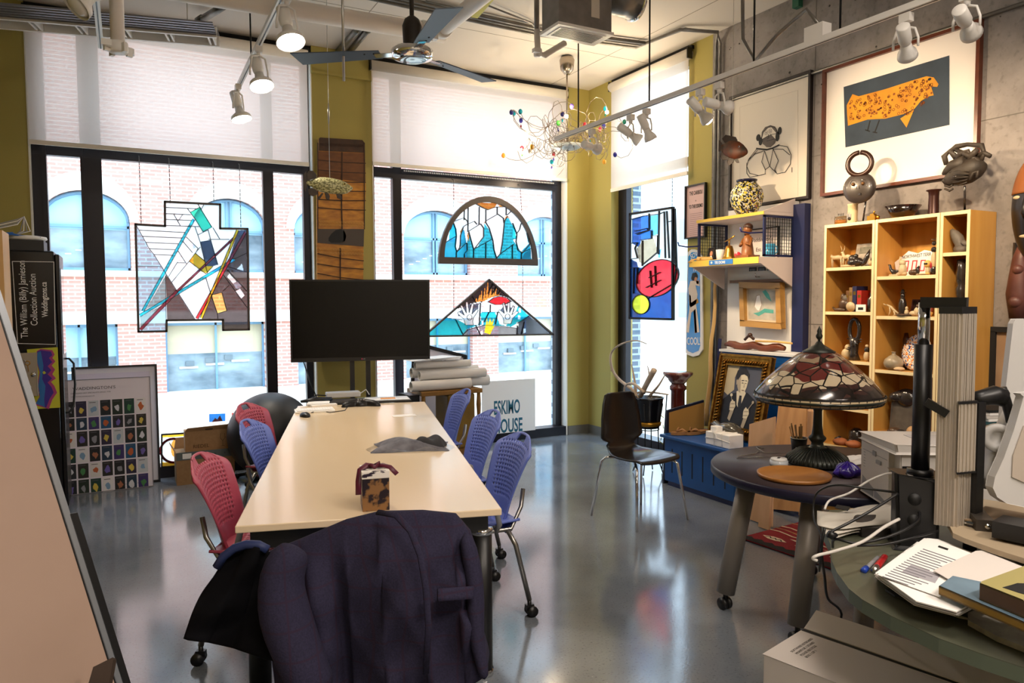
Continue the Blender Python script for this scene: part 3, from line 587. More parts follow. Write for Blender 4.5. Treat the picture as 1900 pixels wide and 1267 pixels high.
# 1 cross shaped panel
fr = Fr(V((0, YG, 1.2))); Z = Zm(240, 360, 4.875)
G = Glass('stained_glass_panel', 'large stepped stained glass panel with crossing teal, yellow and maroon bars in left window', fr)
out = Z((55, 275), (322, 290), (320, 70), (820, 95), (820, 312), (1068, 315), (1080, 1225), (847, 1230), (845, 1137), (337, 1142), (335, 1240), (82, 1245))
G.pane(out, gcl)
G.pane(Z((60, 290), (150, 440), (175, 500), (225, 555), (325, 695), (325, 730), (100, 1070), (85, 1240), (330, 1240), (332, 1010), (95, 1220)), gLB)
G.pane(Z((60, 290), (150, 440), (175, 500), (225, 555), (325, 695), (110, 1065), (72, 1110)), gLB)
G.pane(Z((326, 740), (330, 960), (150, 1040)), glassy('sea_grey_glass', '#7c949c', .8, .4)); G.pane(Z((95, 1110), (330, 990), (332, 1010), (100, 1215)), glassy('sea_grey_glass', '#7c949c', .8, .4))
G.pane(Z((328, 720), (590, 1130), (338, 1138)), gBr)
G.pane(Z((985, 330), (1060, 322), (1075, 1222), (850, 1225), (848, 1135), (650, 1128), (790, 800), (900, 600)), gBr)
G.pane(Z((900, 590), (980, 340), (1055, 325), (930, 570)), gSl)
G.pane(Z((738, 410), (985, 330), (900, 590), (800, 640)), gcl)
G.pane(Z((330, 75), (600, 90), (580, 200), (470, 500), (320, 690), (225, 555), (170, 480), (70, 285), (322, 290)), gcl)
G.pane(Z((555, 165), (635, 120), (745, 300), (665, 342)), gG)
G.pane(Z((640, 432), (735, 418), (800, 640), (745, 655), (690, 650)), gN)
G.pane(Z((595, 535), (682, 608), (690, 720), (650, 700), (540, 608)), gY); G.pane(Z((690, 650), (755, 655), (705, 715), (650, 700)), gY)
G.pane(Z((745, 912), (835, 890), (880, 1055), (795, 1080)), glassy('amber_streak_glass', '#f6b85a', .8, .6))
for q in (Z((885, 750), (905, 722), (970, 790), (940, 812)), Z((960, 880), (1000, 855), (1042, 915), (1010, 945)), Z((970, 680), (1018, 630), (1035, 700)), Z((505, 430), (535, 412), (600, 480), (570, 505)), Z((435, 615), (465, 560), (500, 622))): G.pane(q, gw)
G.pane(Z((942, 815), (985, 788), (1018, 825), (995, 862), (960, 850)), gGr)
for k, (a, b, wd, m_) in enumerate([((582, 228), (120, 1060), 24, gT), ((95, 1098), (950, 590), 24, gT), ((100, 1225), (430, 880), 26, gM), ((430, 880), (950, 392), 18, gM), ((1050, 345), (905, 600), 24, gM), ((905, 600), (610, 1125), 24, gR), ((978, 325), (650, 1122), 22, gY)]):
    L_ = math.hypot(b[0]-a[0], b[1]-a[1]); nx, ny = -(b[1]-a[1])/L_*wd/2, (b[0]-a[0])/L_*wd/2
    q = Z((a[0]+nx, a[1]+ny), (b[0]+nx, b[1]+ny), (b[0]-nx, b[1]-ny), (a[0]-nx, a[1]-ny)); G.pane(q, m_); G.line([q[0], q[1]], .003); G.line([q[2], q[3]], .003)
for seg in ([(330, 122), (620, 135)], [(330, 178), (555, 188)], [(330, 230), (565, 240)], [(330, 285), (630, 295)], [(400, 182), (462, 290)], [(480, 188), (442, 242)], [(90, 327), (505, 348)], [(122, 383), (480, 398)], [(150, 438), (445, 450)], [(178, 494), (415, 504)], [(222, 547), (395, 553)], [(75, 652), (290, 655)],
            [(66, 290), (150, 440), (178, 494), (222, 547), (330, 720), (592, 1130)], [(527, 135), (600, 235), (665, 342), (745, 300), (635, 120), (555, 165)], [(593, 298), (640, 435), (690, 650), (705, 715)], [(640, 435), (735, 418), (800, 640)], [(618, 370), (712, 325), (735, 418)], [(715, 410), (900, 410)], [(755, 305), (818, 410)], [(595, 535), (540, 608), (690, 720), (755, 655)], [(595, 535), (640, 480)], [(595, 535), (682, 608)],
            [(540, 608), (385, 795)], [(515, 390), (620, 492), (598, 535)], [(485, 430), (570, 530)], [(440, 515), (515, 630)], [(435, 615), (355, 745)], [(435, 620), (500, 622)], [(690, 755), (730, 885), (795, 1080), (800, 1125)], [(745, 912), (835, 890), (880, 1055), (795, 1080)], [(850, 730), (1065, 1028)], [(885, 685), (1062, 880)], [(890, 658), (1058, 705)], [(850, 875), (900, 825)], [(326, 740), (332, 1140)], [(620, 95), (650, 140), (670, 100)], [(940, 590), (1058, 535)], [(960, 870), (1000, 850)]):
    G.line(Z(*seg), .0035)
G.outline(out, .018, frm); r_ = G.done()
tops = [(264, 275, 262, 403), (315, 283, 316, 366), (393, 290, 397, 363), (445, 294, 447, 410)]
for k, (x0, y0, x1, y1) in enumerate(tops): a, b = P(x0, y0, y=YG), P(x1, y1+12, y=YG); chain('hanging_chain', '', [(V((b.x, YA+.1, 2.82)), V((b.x, YG, 2.80))), (V((b.x, YG, 2.80)), b)], r_)
# 2 half round
Z = Zm(790, 350, 4.368); cxz, cyz = 500, 590
G = Glass('half_round_stained_glass', 'half round stained glass of white ice over teal water in a brown arch frame', Fr(V((0, YG, 1.9))))
uvL, uvR, uvT = G.fr.uv(*Z((100, 605))[0]), G.fr.uv(*Z((900, 628))[0]), G.fr.uv(*Z((487, 62))[0])
cu, hw_, v0, v1 = (uvL[0]+uvR[0])/2, (uvR[0]-uvL[0])/2, (uvL[1]+uvR[1])/2, uvT[1]
def arcp(k, n=26): return [(cu+(hw_-k)*cos(pi*i/n), v0+k+(v1-v0-2*k)*sin(pi*i/n)) for i in range(n+1)]
G.pl.append((arcp(.05), gcl))
for i in range(26): o_, n_ = arcp(0), arcp(.062); G.fr.poly(G.l, [o_[i], o_[i+1], n_[i+1], n_[i]], -.012, frm, .04)
G.fr.rect(G.l, cu-hw_, v0, cu+hw_, v0+.07, -.012, frm, .041)
def pz(m_, *p): G.pane(Z(*p), m_)
pz(gT, (145, 440), (245, 385), (240, 510), (330, 440), (330, 510), (325, 575), (140, 570)); pz(gT, (185, 440), (195, 330), (220, 275), (240, 330), (247, 385), (235, 480), (150, 560))
pz(gT, (270, 480), (280, 400), (295, 320), (312, 340), (330, 440), (320, 450)); pz(gT, (345, 350), (365, 430), (385, 490), (385, 575), (310, 575), (312, 530), (335, 440))
pz(gT, (385, 490), (420, 470), (465, 390), (475, 280), (510, 330), (535, 410), (550, 500), (568, 560), (568, 580), (385, 575)); pz(gT, (568, 562), (600, 525), (615, 440), (640, 250), (670, 235), (705, 300), (710, 420), (770, 510), (770, 582), (568, 580))
pz(gT, (770, 515), (840, 440), (850, 490), (855, 582), (770, 582)); pz(glassy('deep_teal_glass', '#0a5f74', .8, .5), (800, 520), (850, 490), (852, 580), (772, 580)); pz(gT, (705, 290), (722, 330), (735, 410), (708, 410)); pz(gT, (815, 370), (838, 430), (830, 440))
pz(gBn, (405, 125), (450, 112), (580, 118), (560, 150), (500, 172), (450, 150)); pz(gO, (580, 125), (635, 145), (600, 145))
for a in ([(215, 272), (185, 345), (195, 290)], [(300, 312), (278, 345), (285, 410), (290, 340)], [(342, 350), (334, 385), (350, 430), (348, 380)], [(470, 280), (482, 262), (510, 320), (485, 275)], [(632, 250), (655, 218), (690, 245), (660, 232)], [(735, 490), (775, 522), (815, 490), (780, 512)]): pz(gO, *a)
for seg in ([(309, 170), (307, 255)], [(340, 150), (338, 350)], [(430, 150), (428, 290)], [(483, 172), (483, 270)], [(575, 150), (575, 205)], [(648, 155), (648, 215)], [(220, 268), (305, 237), (335, 265), (340, 300)], [(300, 310), (330, 290), (390, 265), (412, 290)], [(345, 345), (440, 285), (465, 320), (465, 390), (385, 495), (345, 350)], [(483, 262), (580, 207), (625, 240), (630, 280)],
            [(655, 215), (690, 182)], [(735, 362), (755, 335), (770, 280)], [(480, 270), (510, 320), (540, 420), (550, 500), (570, 562), (600, 530), (615, 450), (635, 260), (660, 225)], [(195, 335), (218, 270), (240, 330), (245, 385), (236, 470), (248, 515), (275, 470), (278, 380), (300, 315)], [(150, 440), (245, 385)], [(245, 515), (325, 440)], [(385, 492), (532, 410)], [(600, 530), (710, 450)], [(245, 515), (243, 572)], [(385, 495), (383, 575)], [(483, 440), (482, 578)], [(568, 562), (568, 580)], [(698, 455), (698, 582)], [(772, 520), (770, 582)], [(310, 530), (310, 572)], [(312, 525), (332, 500), (330, 440)],
            [(700, 280), (735, 370), (728, 430), (745, 500), (780, 522), (840, 450), (815, 360)], [(785, 515), (850, 485)], [(405, 125), (450, 152), (500, 172), (560, 150), (635, 148)]): G.line(Z(*seg), .0045)
r2_ = G.done()
a, b = P(842, 352, y=YG), P(965, 360, y=YG); chain('hanging_chain', '', [(V((a.x, YA+.1, 2.84)), V((a.x, YG, 2.82))), (V((a.x, YG, 2.82)), P(842, 385, y=YG))], r2_); chain('hanging_chain', '', [(V((b.x, YA+.1, 2.84)), V((b.x, YG, 2.82))), (V((b.x, YG, 2.82)), P(968, 392, y=YG))], r2_)
# 3 triangle
G = Glass('triangular_stained_glass', 'triangular stained glass with two white hands, flames and a red dome', Fr(V((0, YG, 1.1)))); Z = Zm(790, 350, 4.368)
tri = Z((-20, 1196), (1028, 1181), (510, 738)); G.pane(tri, gcl); G.pane(Z((740, 1090), (835, 1030), (1028, 1181), (735, 1186)), gSl)
pz(gDk, (510, 745), (240, 975), (440, 930), (520, 880), (600, 870), (680, 885)); pz(gcl, (240, 975), (150, 1045), (290, 1060), (330, 940), (440, 915), (520, 1000), (600, 940), (700, 1000), (800, 960), (690, 890), (600, 865), (500, 910))
pz(gT, (150, 1045), (-15, 1190), (290, 1192), (330, 1140), (420, 1110), (440, 1060), (430, 1000), (560, 1000), (600, 1100), (690, 1120), (740, 1090), (835, 1030), (750, 950), (720, 1020), (650, 1110), (540, 1110), (330, 1100), (250, 1060))
pz(gGr, (290, 1192), (330, 1140), (460, 1110), (620, 1115), (740, 1130), (735, 1186)); pz(gSl, (270, 1000), (330, 940), (430, 930), (420, 1000), (340, 1050), (260, 1030)); pz(gSl, (590, 1000), (640, 940), (720, 980), (700, 1020), (640, 1040))
pz(gR, (503, 918), (545, 885), (600, 874), (650, 885), (685, 912), (640, 935), (560, 940))
for k, (x, y0, h_) in enumerate([(405, 920, 40), (430, 918, 60), (445, 915, 95), (470, 912, 130), (490, 905, 150), (515, 890, 90), (535, 880, 75), (555, 872, 65), (580, 868, 45)]): pz(gO, (x-9, y0), (x+14, y0-4), (x+6+k*2, y0-h_))
pz(gYe, (475, 1165), (495, 1050), (505, 1100), (520, 1050), (535, 1085), (555, 1045), (540, 1120), (565, 1095), (520, 1183))
def hand(cx0, cy0, s):
    palm = [(-30, 70), (-45, 20), (-95, -25), (-85, -40), (-38, -8), (-72, -85), (-58, -92), (-22, -25), (-28, -115), (-10, -116), (0, -28), (22, -108), (38, -100), (22, -18), (62, -60), (74, -48), (35, 10), (28, 40), (35, 70)] if s > 0 else [(30, 65), (45, 20), (92, -25), (82, -40), (38, -8), (60, -75), (46, -82), (20, -25), (22, -110), (6, -112), (-2, -28), (-22, -108), (-38, -100), (-22, -18), (-62, -50), (-74, -38), (-35, 10), (-28, 40), (-30, 62)]
    q = Z(*[(cx0+a, cy0+b) for a, b in palm]); G.pane(q, gw); G.outline(q, .003, lead, .014)
    c_ = G.fr.uv(*Z((cx0, cy0+8))[0]); G.fr.line(G.l, [(c_[0]+.03*cos(k*pi/8), c_[1]+.03*sin(k*pi/8)) for k in range(17)], .004, .004, lead, .01)
hand(352, 1035, 1); hand(660, 1030, -1)
for x, y in ((440, 990), (436, 1055), (460, 1085), (425, 1145), (452, 1168), (460, 940), (760, 985), (755, 1042), (742, 1100), (800, 1152), (470, 975)): pz(gw, (x-9, y-16), (x+9, y-18), (x+10, y+16), (x-8, y+18))
for seg in ([(240, 1062), (295, 1175)], [(290, 1192), (340, 1140), (470, 1108), (620, 1115), (735, 1130)], [(740, 1090), (835, 1030)], [(795, 1080), (770, 1184)], [(740, 1110), (735, 1186)], [(440, 930), (430, 1110)], [(520, 940), (518, 1000)], [(452, 1000), (600, 1000)], [(510, 1000), (470, 1080)], [(580, 1000), (560, 1100)], [(400, 1105), (440, 1185)], [(150, 1045), (290, 1062)], [(500, 918), (545, 885), (600, 872), (655, 885), (690, 915)], [(503, 918), (560, 940), (640, 937), (685, 912)], [(270, 940), (240, 975)], [(370, 860), (405, 925)], [(540, 770), (500, 850)], [(570, 790), (530, 860)], [(600, 825), (580, 860)]): G.line(Z(*seg), .004)
G.outline(tri, .018, frm); r3_ = G.done()
for x in (842, 970): chain('hanging_chain', '', [(P(x, 480, y=YG), P(x, 575, y=YG))], r3_)
# 4 side window
XG = XB+.05; fr = Fr(V((XG, 6.2, 1.3)), **RW); Z = Zm(1150, 370, 5.507)
G = Glass('blue_stained_glass', 'blue stained glass with large red ball shape and yellow disc in the side window', fr)
out = Z((113, 150), (548, 85), (548, 1225), (110, 1212)); G.pane(out, gcl)
pz(gB, (125, 200), (250, 170), (310, 170), (310, 310), (335, 310), (335, 400), (220, 415), (200, 490), (125, 450)); pz(glassy('light_blue_glass', '#58a8e0', .8, .5), (310, 170), (410, 150), (405, 350), (335, 370), (335, 310), (310, 305))
pz(gTan, (170, 500), (240, 420), (350, 400), (385, 520), (330, 600), (240, 660), (200, 640)); pz(glassy('deep_blue_glass', '#16387c', .8, .5), (115, 610), (175, 640), (190, 700), (300, 680), (200, 900), (250, 980), (115, 960)); pz(glassy('deep_blue_glass', '#16387c', .8, .5), (115, 950), (250, 960), (540, 880), (540, 1215), (115, 1205))
pz(glassy('light_blue_glass', '#58a8e0', .8, .5), (400, 520), (425, 500), (410, 600), (390, 590))
def ellz(cx0, cy0, a, b, rot=0, n=28): return Z(*[(cx0+a*cos(t*2*pi/n)*cos(rot)-b*sin(t*2*pi/n)*sin(rot), cy0+a*cos(t*2*pi/n)*sin(rot)+b*sin(t*2*pi/n)*cos(rot)) for t in range(n)])
q = ellz(385, 805, 230, 175, -.55); G.pane(q, gR); G.outline(q, .008, lead, .02); q = ellz(218, 1072, 88, 98); G.pane(q, gYe); G.outline(q, .008, lead, .02)
for seg in ([(320, 730), (335, 900)], [(370, 680), (378, 880)], [(310, 800), (420, 745)], [(280, 900), (425, 825)]): G.line(Z(*seg), .006)
for seg in ([(310, 145), (310, 310)], [(412, 120), (404, 560)], [(465, 125), (475, 600)], [(490, 120), (515, 600)], [(240, 420), (240, 680)], [(125, 205), (250, 170), (410, 150), (465, 128)], [(165, 325), (290, 295), (300, 315), (175, 350)], [(190, 360), (300, 320), (335, 320), (335, 400), (220, 415)], [(115, 450), (190, 440), (165, 500), (190, 600), (115, 610)], [(340, 370), (400, 370), (395, 540), (300, 620), (240, 670)], [(155, 700), (150, 960)], [(190, 700), (185, 860)], [(115, 700), (200, 695)], [(540, 220), (505, 230)], [(300, 1010), (540, 870)]): G.line(Z(*seg), .005)
G.outline(out, .022, blackm); G.fr.line(G.l, G.fr.uvs(Z((560, 100), (575, 600), (580, 720), (550, 900))), .02, -.01, blackm, .02); r4_ = G.done()
for x in (1174, 1247): a = P(x, 390, x=XG); chain('hanging_chain', '', [(V((XB+.1, a.y, 2.9)), V((XG, a.y, 2.88))), (V((XG, a.y, 2.88)), a)], r4_)
# 5 low panel behind the cardboard boxes
yP = YA-.02; fr = Fr(V((0, yP, .1))); G = Glass('red_ring_stained_glass', 'low stained glass strip with red ring and yellow border behind the cardboard boxes', fr)
G.pane([(300, 806), (500, 794), (500, 850), (300, 866)], gcl)
for a in ([(300, 806), (500, 794), (500, 798), (300, 812)], [(300, 858), (500, 842), (500, 850), (300, 866)]): G.pane(a, gY)
def el2(cx0, cy0, a, b, n=24): return [(cx0+a*cos(t*2*pi/n), cy0+b*sin(t*2*pi/n)) for t in range(n)]
for cx0 in (322, 385, 458): G.outline(el2(cx0, 836-(cx0-322)*.07, 24, 22), .02, mat('red_came', '#b81c2c', .4), .01); G.pane(el2(cx0+2, 832-(cx0-322)*.07, 7, 16), gO)
G.outline([(300, 806), (500, 794), (500, 850), (300, 866)], .012, lead); G.done()
mb = MB(); fr = Fr(V((0, YA+.05, .3)))
fr.poly(mb, fr.uvs([(388, 768), (418, 767), (418, 781), (388, 783)]), 0, glassy('sticker_blue', '#5aa0dc', .8, .6), .003); fr.poly(mb, fr.uvs([(393, 783), (399, 775), (403, 778), (408, 770), (413, 781)]), .004, glassy('sticker_red', '#ee6a5c', .8, .6), .001)
mb.build('glass_picture', label='small blue and red glass picture low in the left window', cat='picture')
mb = MB(); fr.poly(mb, fr.uvs([(430, 766), (434, 766), (442, 776), (442, 766), (450, 766), (450, 791), (430, 792)]), 0, glassy('sticker_red', '#ee6a5c', .8, .6), .003); mb.build('glass_picture', label='small red glass square low in the left window, right of the blue one', cat='picture')
# ---------------------------------------------------------------- bark board on the column
Z = Zm(550, 240, 4.527); yb = YA-.06; fr = Fr(V((0, yb+.02, .8)))
bk = thing('bark_cradle_board', 'tall amber birch bark panel with stitched seams on the olive column', 'bark panel', P(632, 560, y=yb))
bark = mat('birch_bark', '#d9952c', .45, col2='#9a5c16', scale=9, stretch=(1, 1, 3), bump=.3, coat=.3); darkbark = mat('dark_bark', '#4a2a12', .5, col2='#2c170a', scale=14, bump=.4); seamm = mat('bark_seam', '#3a1e0b', .6); stitch = mat('root_stitching', '#d9a24e', .6)  # birch bark amber is brightened: a warm uplight put into its colour
def bz(mb, w, m_, *p): fr.poly(mb, fr.uvs(Z(*p)), w, m_, .004)
mb = MB(); fr.poly(mb, fr.uvs(Z((182, 82), (192, 74), (545, 95), (566, 120), (575, 500), (555, 1010), (550, 1900), (170, 1900), (165, 900), (168, 500))), 0, bark, .03); bz(mb, .03, darkbark, (182, 82), (192, 74), (545, 95), (566, 120), (568, 202), (180, 185))
bz(mb, .0305, mat('bark_brown', '#7a4a1c', .5, col2='#5b3210', scale=10, stretch=(1, 1, 3)), (178, 190), (568, 205), (572, 450), (172, 400))
bz(mb, .031, mat('bark_gap', '#4b4039', .6), (168, 838), (560, 840), (556, 985), (170, 955)); mb.build('panel', bk)
mb = MB()
for y0, y1 in ((262, 290), (345, 372), (430, 450), (510, 525), (590, 602), (660, 682)): fr.line(mb, fr.uvs(Z((170, y0), (370, (y0+y1)/2+6), (572, y1))), .008, .034, seamm, .003)
for y0, y1 in ((1045, 1105), (1130, 1175), (1210, 1265)): fr.line(mb, fr.uvs(Z((170, y0), (365, (y0+y1)/2+8), (555, y1))), .008, .034, seamm, .003)
for a in (((375, 200), (372, 600)), ((370, 590), (375, 838)), ((360, 1000), (362, 1900))): fr.line(mb, fr.uvs(Z(*a)), .012, .034, seamm, .004)
for x in (172, 562): fr.line(mb, fr.uvs(Z((x, 120), (x, 840))), .009, .034, seamm, .004)
mb.build('seam', bk)
for y0 in (130, 775, 800, 1005, 1035):
    mb = MB()
    for k in range(30):
        a = 185+k*12.5; q = fr.uvs(Z((a, y0-9+k*.5), (a+9, y0+9+k*.5))); fr.line(mb, q, .006, .034, stitch if y0 > 200 else seamm, .004)
    mb.build('stitching', bk)
mb = MB(); bz(mb, .032, dark, (262, 915), (285, 880), (320, 850), (365, 838), (385, 850), (388, 940), (360, 955), (285, 955), (264, 940)); bz(mb, .031, mat('bark_knot', '#6b5a48', .5), (365, 838), (395, 855), (412, 900), (400, 940), (370, 955)); mb.build('dark_hollow', bk)
# ---------------------------------------------------------------- hanging fish
def fish(name, label, prof, fins, plane, Zf, th, mats_, eye, wire_top, wire=True, gill=None):
    """prof: list of (zx, ztop, zbottom) from tail to nose; fins: pixel outlines; body lofted with elliptical sections"""
    fr = plane; root = thing(name, label, 'fish figure', fr.pt(*fr.uv(*Zf((prof[len(prof)//2][0], prof[len(prof)//2][1]))[0])))
    mb = MB(); rings = []; n = 14; k = len(prof); vs = []; fs = []
    for i, (x, t, b_) in enumerate(prof):
        ut = fr.uv(*Zf((x, t))[0]); ub = fr.uv(*Zf((x, b_))[0]); cu_, cv = (ut[0]+ub[0])/2, (ut[1]+ub[1])/2; h = abs(ut[1]-ub[1])/2; w_ = th*min(1, h/ .03)*sin(pi*min(.97, max(.03, (i+.4)/k)))**.6
        for j in range(n): a = 2*pi*j/n; vs.append(fr.pt(cu_, cv+h*cos(a), w_*sin(a)))
    for i in range(k-1):
        for j in range(n): fs.append((i*n+j, i*n+(j+1) % n, (i+1)*n+(j+1) % n, (i+1)*n+j))
    fs += [tuple(range(n)), tuple((k-1)*n+j for j in range(n))]
    mb.add(vs, fs, mats_[0], True); mb.build('body', root)
    for f in fins: q = MB(); fr.poly(q, fr.uvs(Zf(*f)), -.004, mats_[1], .008); q.build('fin', root, bevel=.002)
    e = fr.uv(*Zf(eye)[0]); q = MB(); q.sph(fr.pt(e[0], e[1], th*.8), .008, mats_[2], n=10).sph(fr.pt(e[0], e[1], th*.8+.004), .006, dark, n=8); q.build('eye', root)
    return root
pike = mat('pike_scales', '#d3cf9a', .4, col2='#6e6c3c', scale=75, stretch=(1, 1, 1.6), wid=.08, bump=.3); pikef = mat('brown_fin', '#4a3826', .5, col2='#2c2118', scale=20); fr = Fr(V((0, 5.6, 2.2)), x=(cos(R(-12)), sin(R(-12)), 0)); Z = Zm(550, 240, 4.527)
pr_ = fish('hanging_fish', 'silver and yellow patterned pike figure hanging in front of the bark panel', [(80, 435, 462), (120, 428, 480), (160, 410, 505), (200, 402, 525), (240, 402, 535), (290, 408, 540), (340, 418, 545), (380, 430, 545), (420, 448, 540), (450, 470, 520), (472, 488, 502)],
     [[(88, 430), (85, 375), (105, 348), (140, 352), (168, 385), (165, 408), (120, 420)], [(62, 380), (80, 355), (95, 440), (78, 520), (62, 500), (58, 430)], [(95, 500), (130, 495), (170, 515), (180, 545), (140, 560), (105, 545)], [(240, 535), (262, 530), (280, 560), (275, 590), (250, 580)], [(335, 540), (362, 536), (380, 565), (380, 590), (345, 575)], [(175, 580), (215, 535), (225, 540), (200, 580), (178, 590)]], fr, Z, .032, [pike, pikef, mat('yellow_eye', '#e8c840', .2)], (404, 463), None)
w0 = fr.pt(*fr.uv(*Z((280, 408))[0])); q = MB().tube([w0, V((w0.x, w0.y, ZC))], .0022, steel, 6); q.tube([w0+V((0, 0, .38)), w0+V((0, 0, .47)), w0+V((0, 0, .53))], .008, steel, 8, rs=[.003, .009, .003]); q.build('hanging_wire', pr_)
fr = Fr(V((4.3, 4.4, 2.6)), x=(.35, -.94, 0)); Z = Zm(1100, 60, 2.534); sun = mat('sunfish_scales', '#25261a', .5, col2='#6b3210', scale=16, wid=.15); sunf = mat('sunfish_fin', '#3d2410', .5, col2='#22180c', scale=14)
pr_ = fish('hanging_fish', 'green and orange sunfish figure hanging beside the framed line drawing', [(605, 530, 560), (622, 520, 580), (645, 508, 592), (670, 506, 598), (690, 515, 592), (708, 528, 585), (722, 545, 575), (728, 556, 568)],
     [[(592, 560), (594, 508), (606, 520), (620, 545)], [(608, 500), (625, 482), (650, 488), (672, 492), (680, 508), (640, 520), (622, 522)], [(600, 585), (606, 562), (640, 562), (640, 598), (612, 600)], [(632, 608), (645, 590), (665, 595), (658, 612), (640, 626)], [(662, 590), (680, 590), (686, 612), (676, 612)]], fr, Z, .03, [sun, sunf, white], (693, 540), None)
w0 = fr.pt(*fr.uv(*Z((655, 490))[0])); MB().tube([w0, V((w0.x, w0.y, ZC))], .0014, steel, 5).build('hanging_wire', pr_)
# ---------------------------------------------------------------- pictures on the right wall
def picture(name, label, p0, p1, fw, dep, fm, matc, x=XB, gl=True, cat='picture', lean=0):
    a, b = P(p0[0], p0[1], x=x), P(p1[0], p1[1], x=x); w, h = a.y-b.y, a.z-b.z
    fr = Fr(V((x-.004, a.y, b.z)), **RW); root = thing(name, label, cat, fr.o)
    f = MB(); fr.frame(f, w, h, fw, dep, fm); f.build('frame', root, bevel=.003)
    s = MB(); fr.rect(s, fw*.5, fw*.5, w-fw*.5, h-fw*.5, 0, matc, dep*.35); return root, fr, w, h, s, dep*.35
mb1 = mat('dark_wood_frame', '#1f1413', .4); cherry = wood('cherry_frame', '#6b3520', '#4a2010', 'y', .3)
root, fr, w, h, s, d0 = picture('framed_print', 'black framed line drawing of a person with crossed arms on the concrete wall', (1359, 181), (1506, 368), .02, .035, mb1, mat('ivory_mat', '#e9dfd0', .8))
Zp = Zm(1340, 130, 4.694); u = lambda *p: fr.uvs(Zp(*p)); s_ = s; d = d0+.001; skin = mat('charcoal_tone', '#6b625c', .8)
fr.line(s_, u((163, 325), (668, 178), (670, 1098)), .002, d, mat('plate_mark', '#cfc4b6', .8)); fr.line(s_, u((163, 325), (165, 1150)), .002, d, mat('plate_mark', '#cfc4b6', .8))
fr.poly(s_, u((350, 600), (355, 540), (385, 498), (430, 482), (470, 492), (490, 530), (490, 590), (470, 640), (430, 675), (395, 672), (365, 640)), d, skin); fr.poly(s_, u((352, 610), (372, 545), (410, 505), (440, 500), (478, 545), (488, 590), (472, 600), (435, 560), (395, 580)), d+.0008, mat('ivory_mat', '#e9dfd0', .8)); fr.poly(s_, u((360, 640), (405, 600), (470, 600), (455, 650), (430, 672), (395, 668)), d+.0014, skin)
for cx_, cy_, a_, b_ in ((325, 590, 18, 22), (345, 622, 16, 26), (512, 530, 16, 24), (492, 580, 16, 30)): q = fr.uv(*Zp((cx_, cy_))[0]); fr.ell(s_, q[0], q[1], a_*.0013, b_*.0013, d+.001, ink)
for cx_, cy_ in ((395, 548), (430, 533)): q = fr.uv(*Zp((cx_, cy_))[0]); fr.line(s_, [(q[0]+.016*cos(k*pi/6), q[1]+.016*sin(k*pi/6)) for k in range(13)], .0025, d+.002, ink); fr.ell(s_, q[0], q[1], .005, .005, d+.002, ink)
for k, seg in enumerate([[(352, 602), (372, 540), (430, 484), (478, 510), (490, 560)], [(350, 610), (410, 575)], [(430, 565), (480, 555)], [(400, 620), (430, 612), (470, 600)], [(412, 560), (418, 590), (405, 600)], [(310, 685), (400, 695), (450, 682), (505, 655)]]): fr.line(s_, u(*seg), .013 if k == 5 else .004, d+.0022, ink)
for seg in ([(310, 690), (240, 780), (225, 840), (250, 900), (330, 920), (390, 905)], [(380, 705), (355, 800), (388, 870), (385, 905)], [(380, 705), (425, 840)], [(455, 690), (425, 840), (385, 870)], [(455, 690), (500, 790), (468, 870), (490, 905)], [(500, 655), (580, 670), (612, 740), (605, 820), (560, 890), (490, 905)], [(455, 690), (540, 690), (600, 740)], [(425, 840), (480, 895)], [(320, 700), (240, 790)], [(225, 810), (225, 900), (250, 935), (330, 920)], [(240, 780), (300, 730), (375, 705)]): fr.line(s_, u(*seg), .005, d+.002, ink)
fr.line(s_, u((618, 850), (618, 890)), .006, d, ink); s_.build('print', root)
MB().bx(XB-.04, XB-.037, P(1506, 368, x=XB).y+.01, P(1359, 181, x=XB).y-.01, fr.o.z+.01, fr.o.z+h-.01, glass) if False else None
root, fr, w, h, s, d0 = picture('framed_print', 'large cherry framed print of a spotted yellow animal on slate blue', (1533, 132), (1818, 322), .022, .04, cherry, mat('cream_mat', '#efe8e2', .8))
# the frame in the photograph is a true rectangle on the wall; recompute from its corners
Zp = Zm(1480, 20, 3.017); u = lambda *p: fr.uvs(Zp(*p)); d = d0+.001
fr.poly(s, u((265, 428), (857, 252), (858, 640), (275, 766)), d, mat('slate_blue_ink', '#3d4a58', .8, col2='#2d3845', scale=5)); yel = mat('ochre_yellow_ink', '#e5a418', .7, col2='#c27a10', scale=6); spot = mat('brown_ink', '#8a4a18', .8)
fr.poly(s, u((285, 585), (283, 530), (315, 468), (350, 480), (500, 440), (640, 395), (730, 368), (770, 375), (797, 412), (790, 428), (755, 425), (770, 475), (745, 480), (700, 505), (662, 550), (600, 580), (500, 605), (400, 610), (290, 645)), d+.001, yel); fr.poly(s, u((660, 555), (618, 655), (583, 605)), d+.0018, yel)
rs = random.Random(3)
for k in range(150):
    t = rs.random(); x_ = 300+470*t; top = 490-.27*(x_-300)+ (0 if x_ < 640 else -10); bot = (640-.12*(x_-300)) if x_ < 650 else (590-.9*(x_-650)); y_ = top+15+(bot-top-30)*rs.random()
    if bot-top < 40: continue
    q = fr.uv(*Zp((x_, y_))[0]); fr.ell(s, q[0], q[1], rs.uniform(.006, .010), rs.uniform(.006, .009), d+.0026, spot, n=8) if k % 2 else fr.line(s, [(q[0]+.009*cos(j*pi/4), q[1]+.009*sin(j*pi/4)) for j in range(9)], .003, d+.0026, spot)
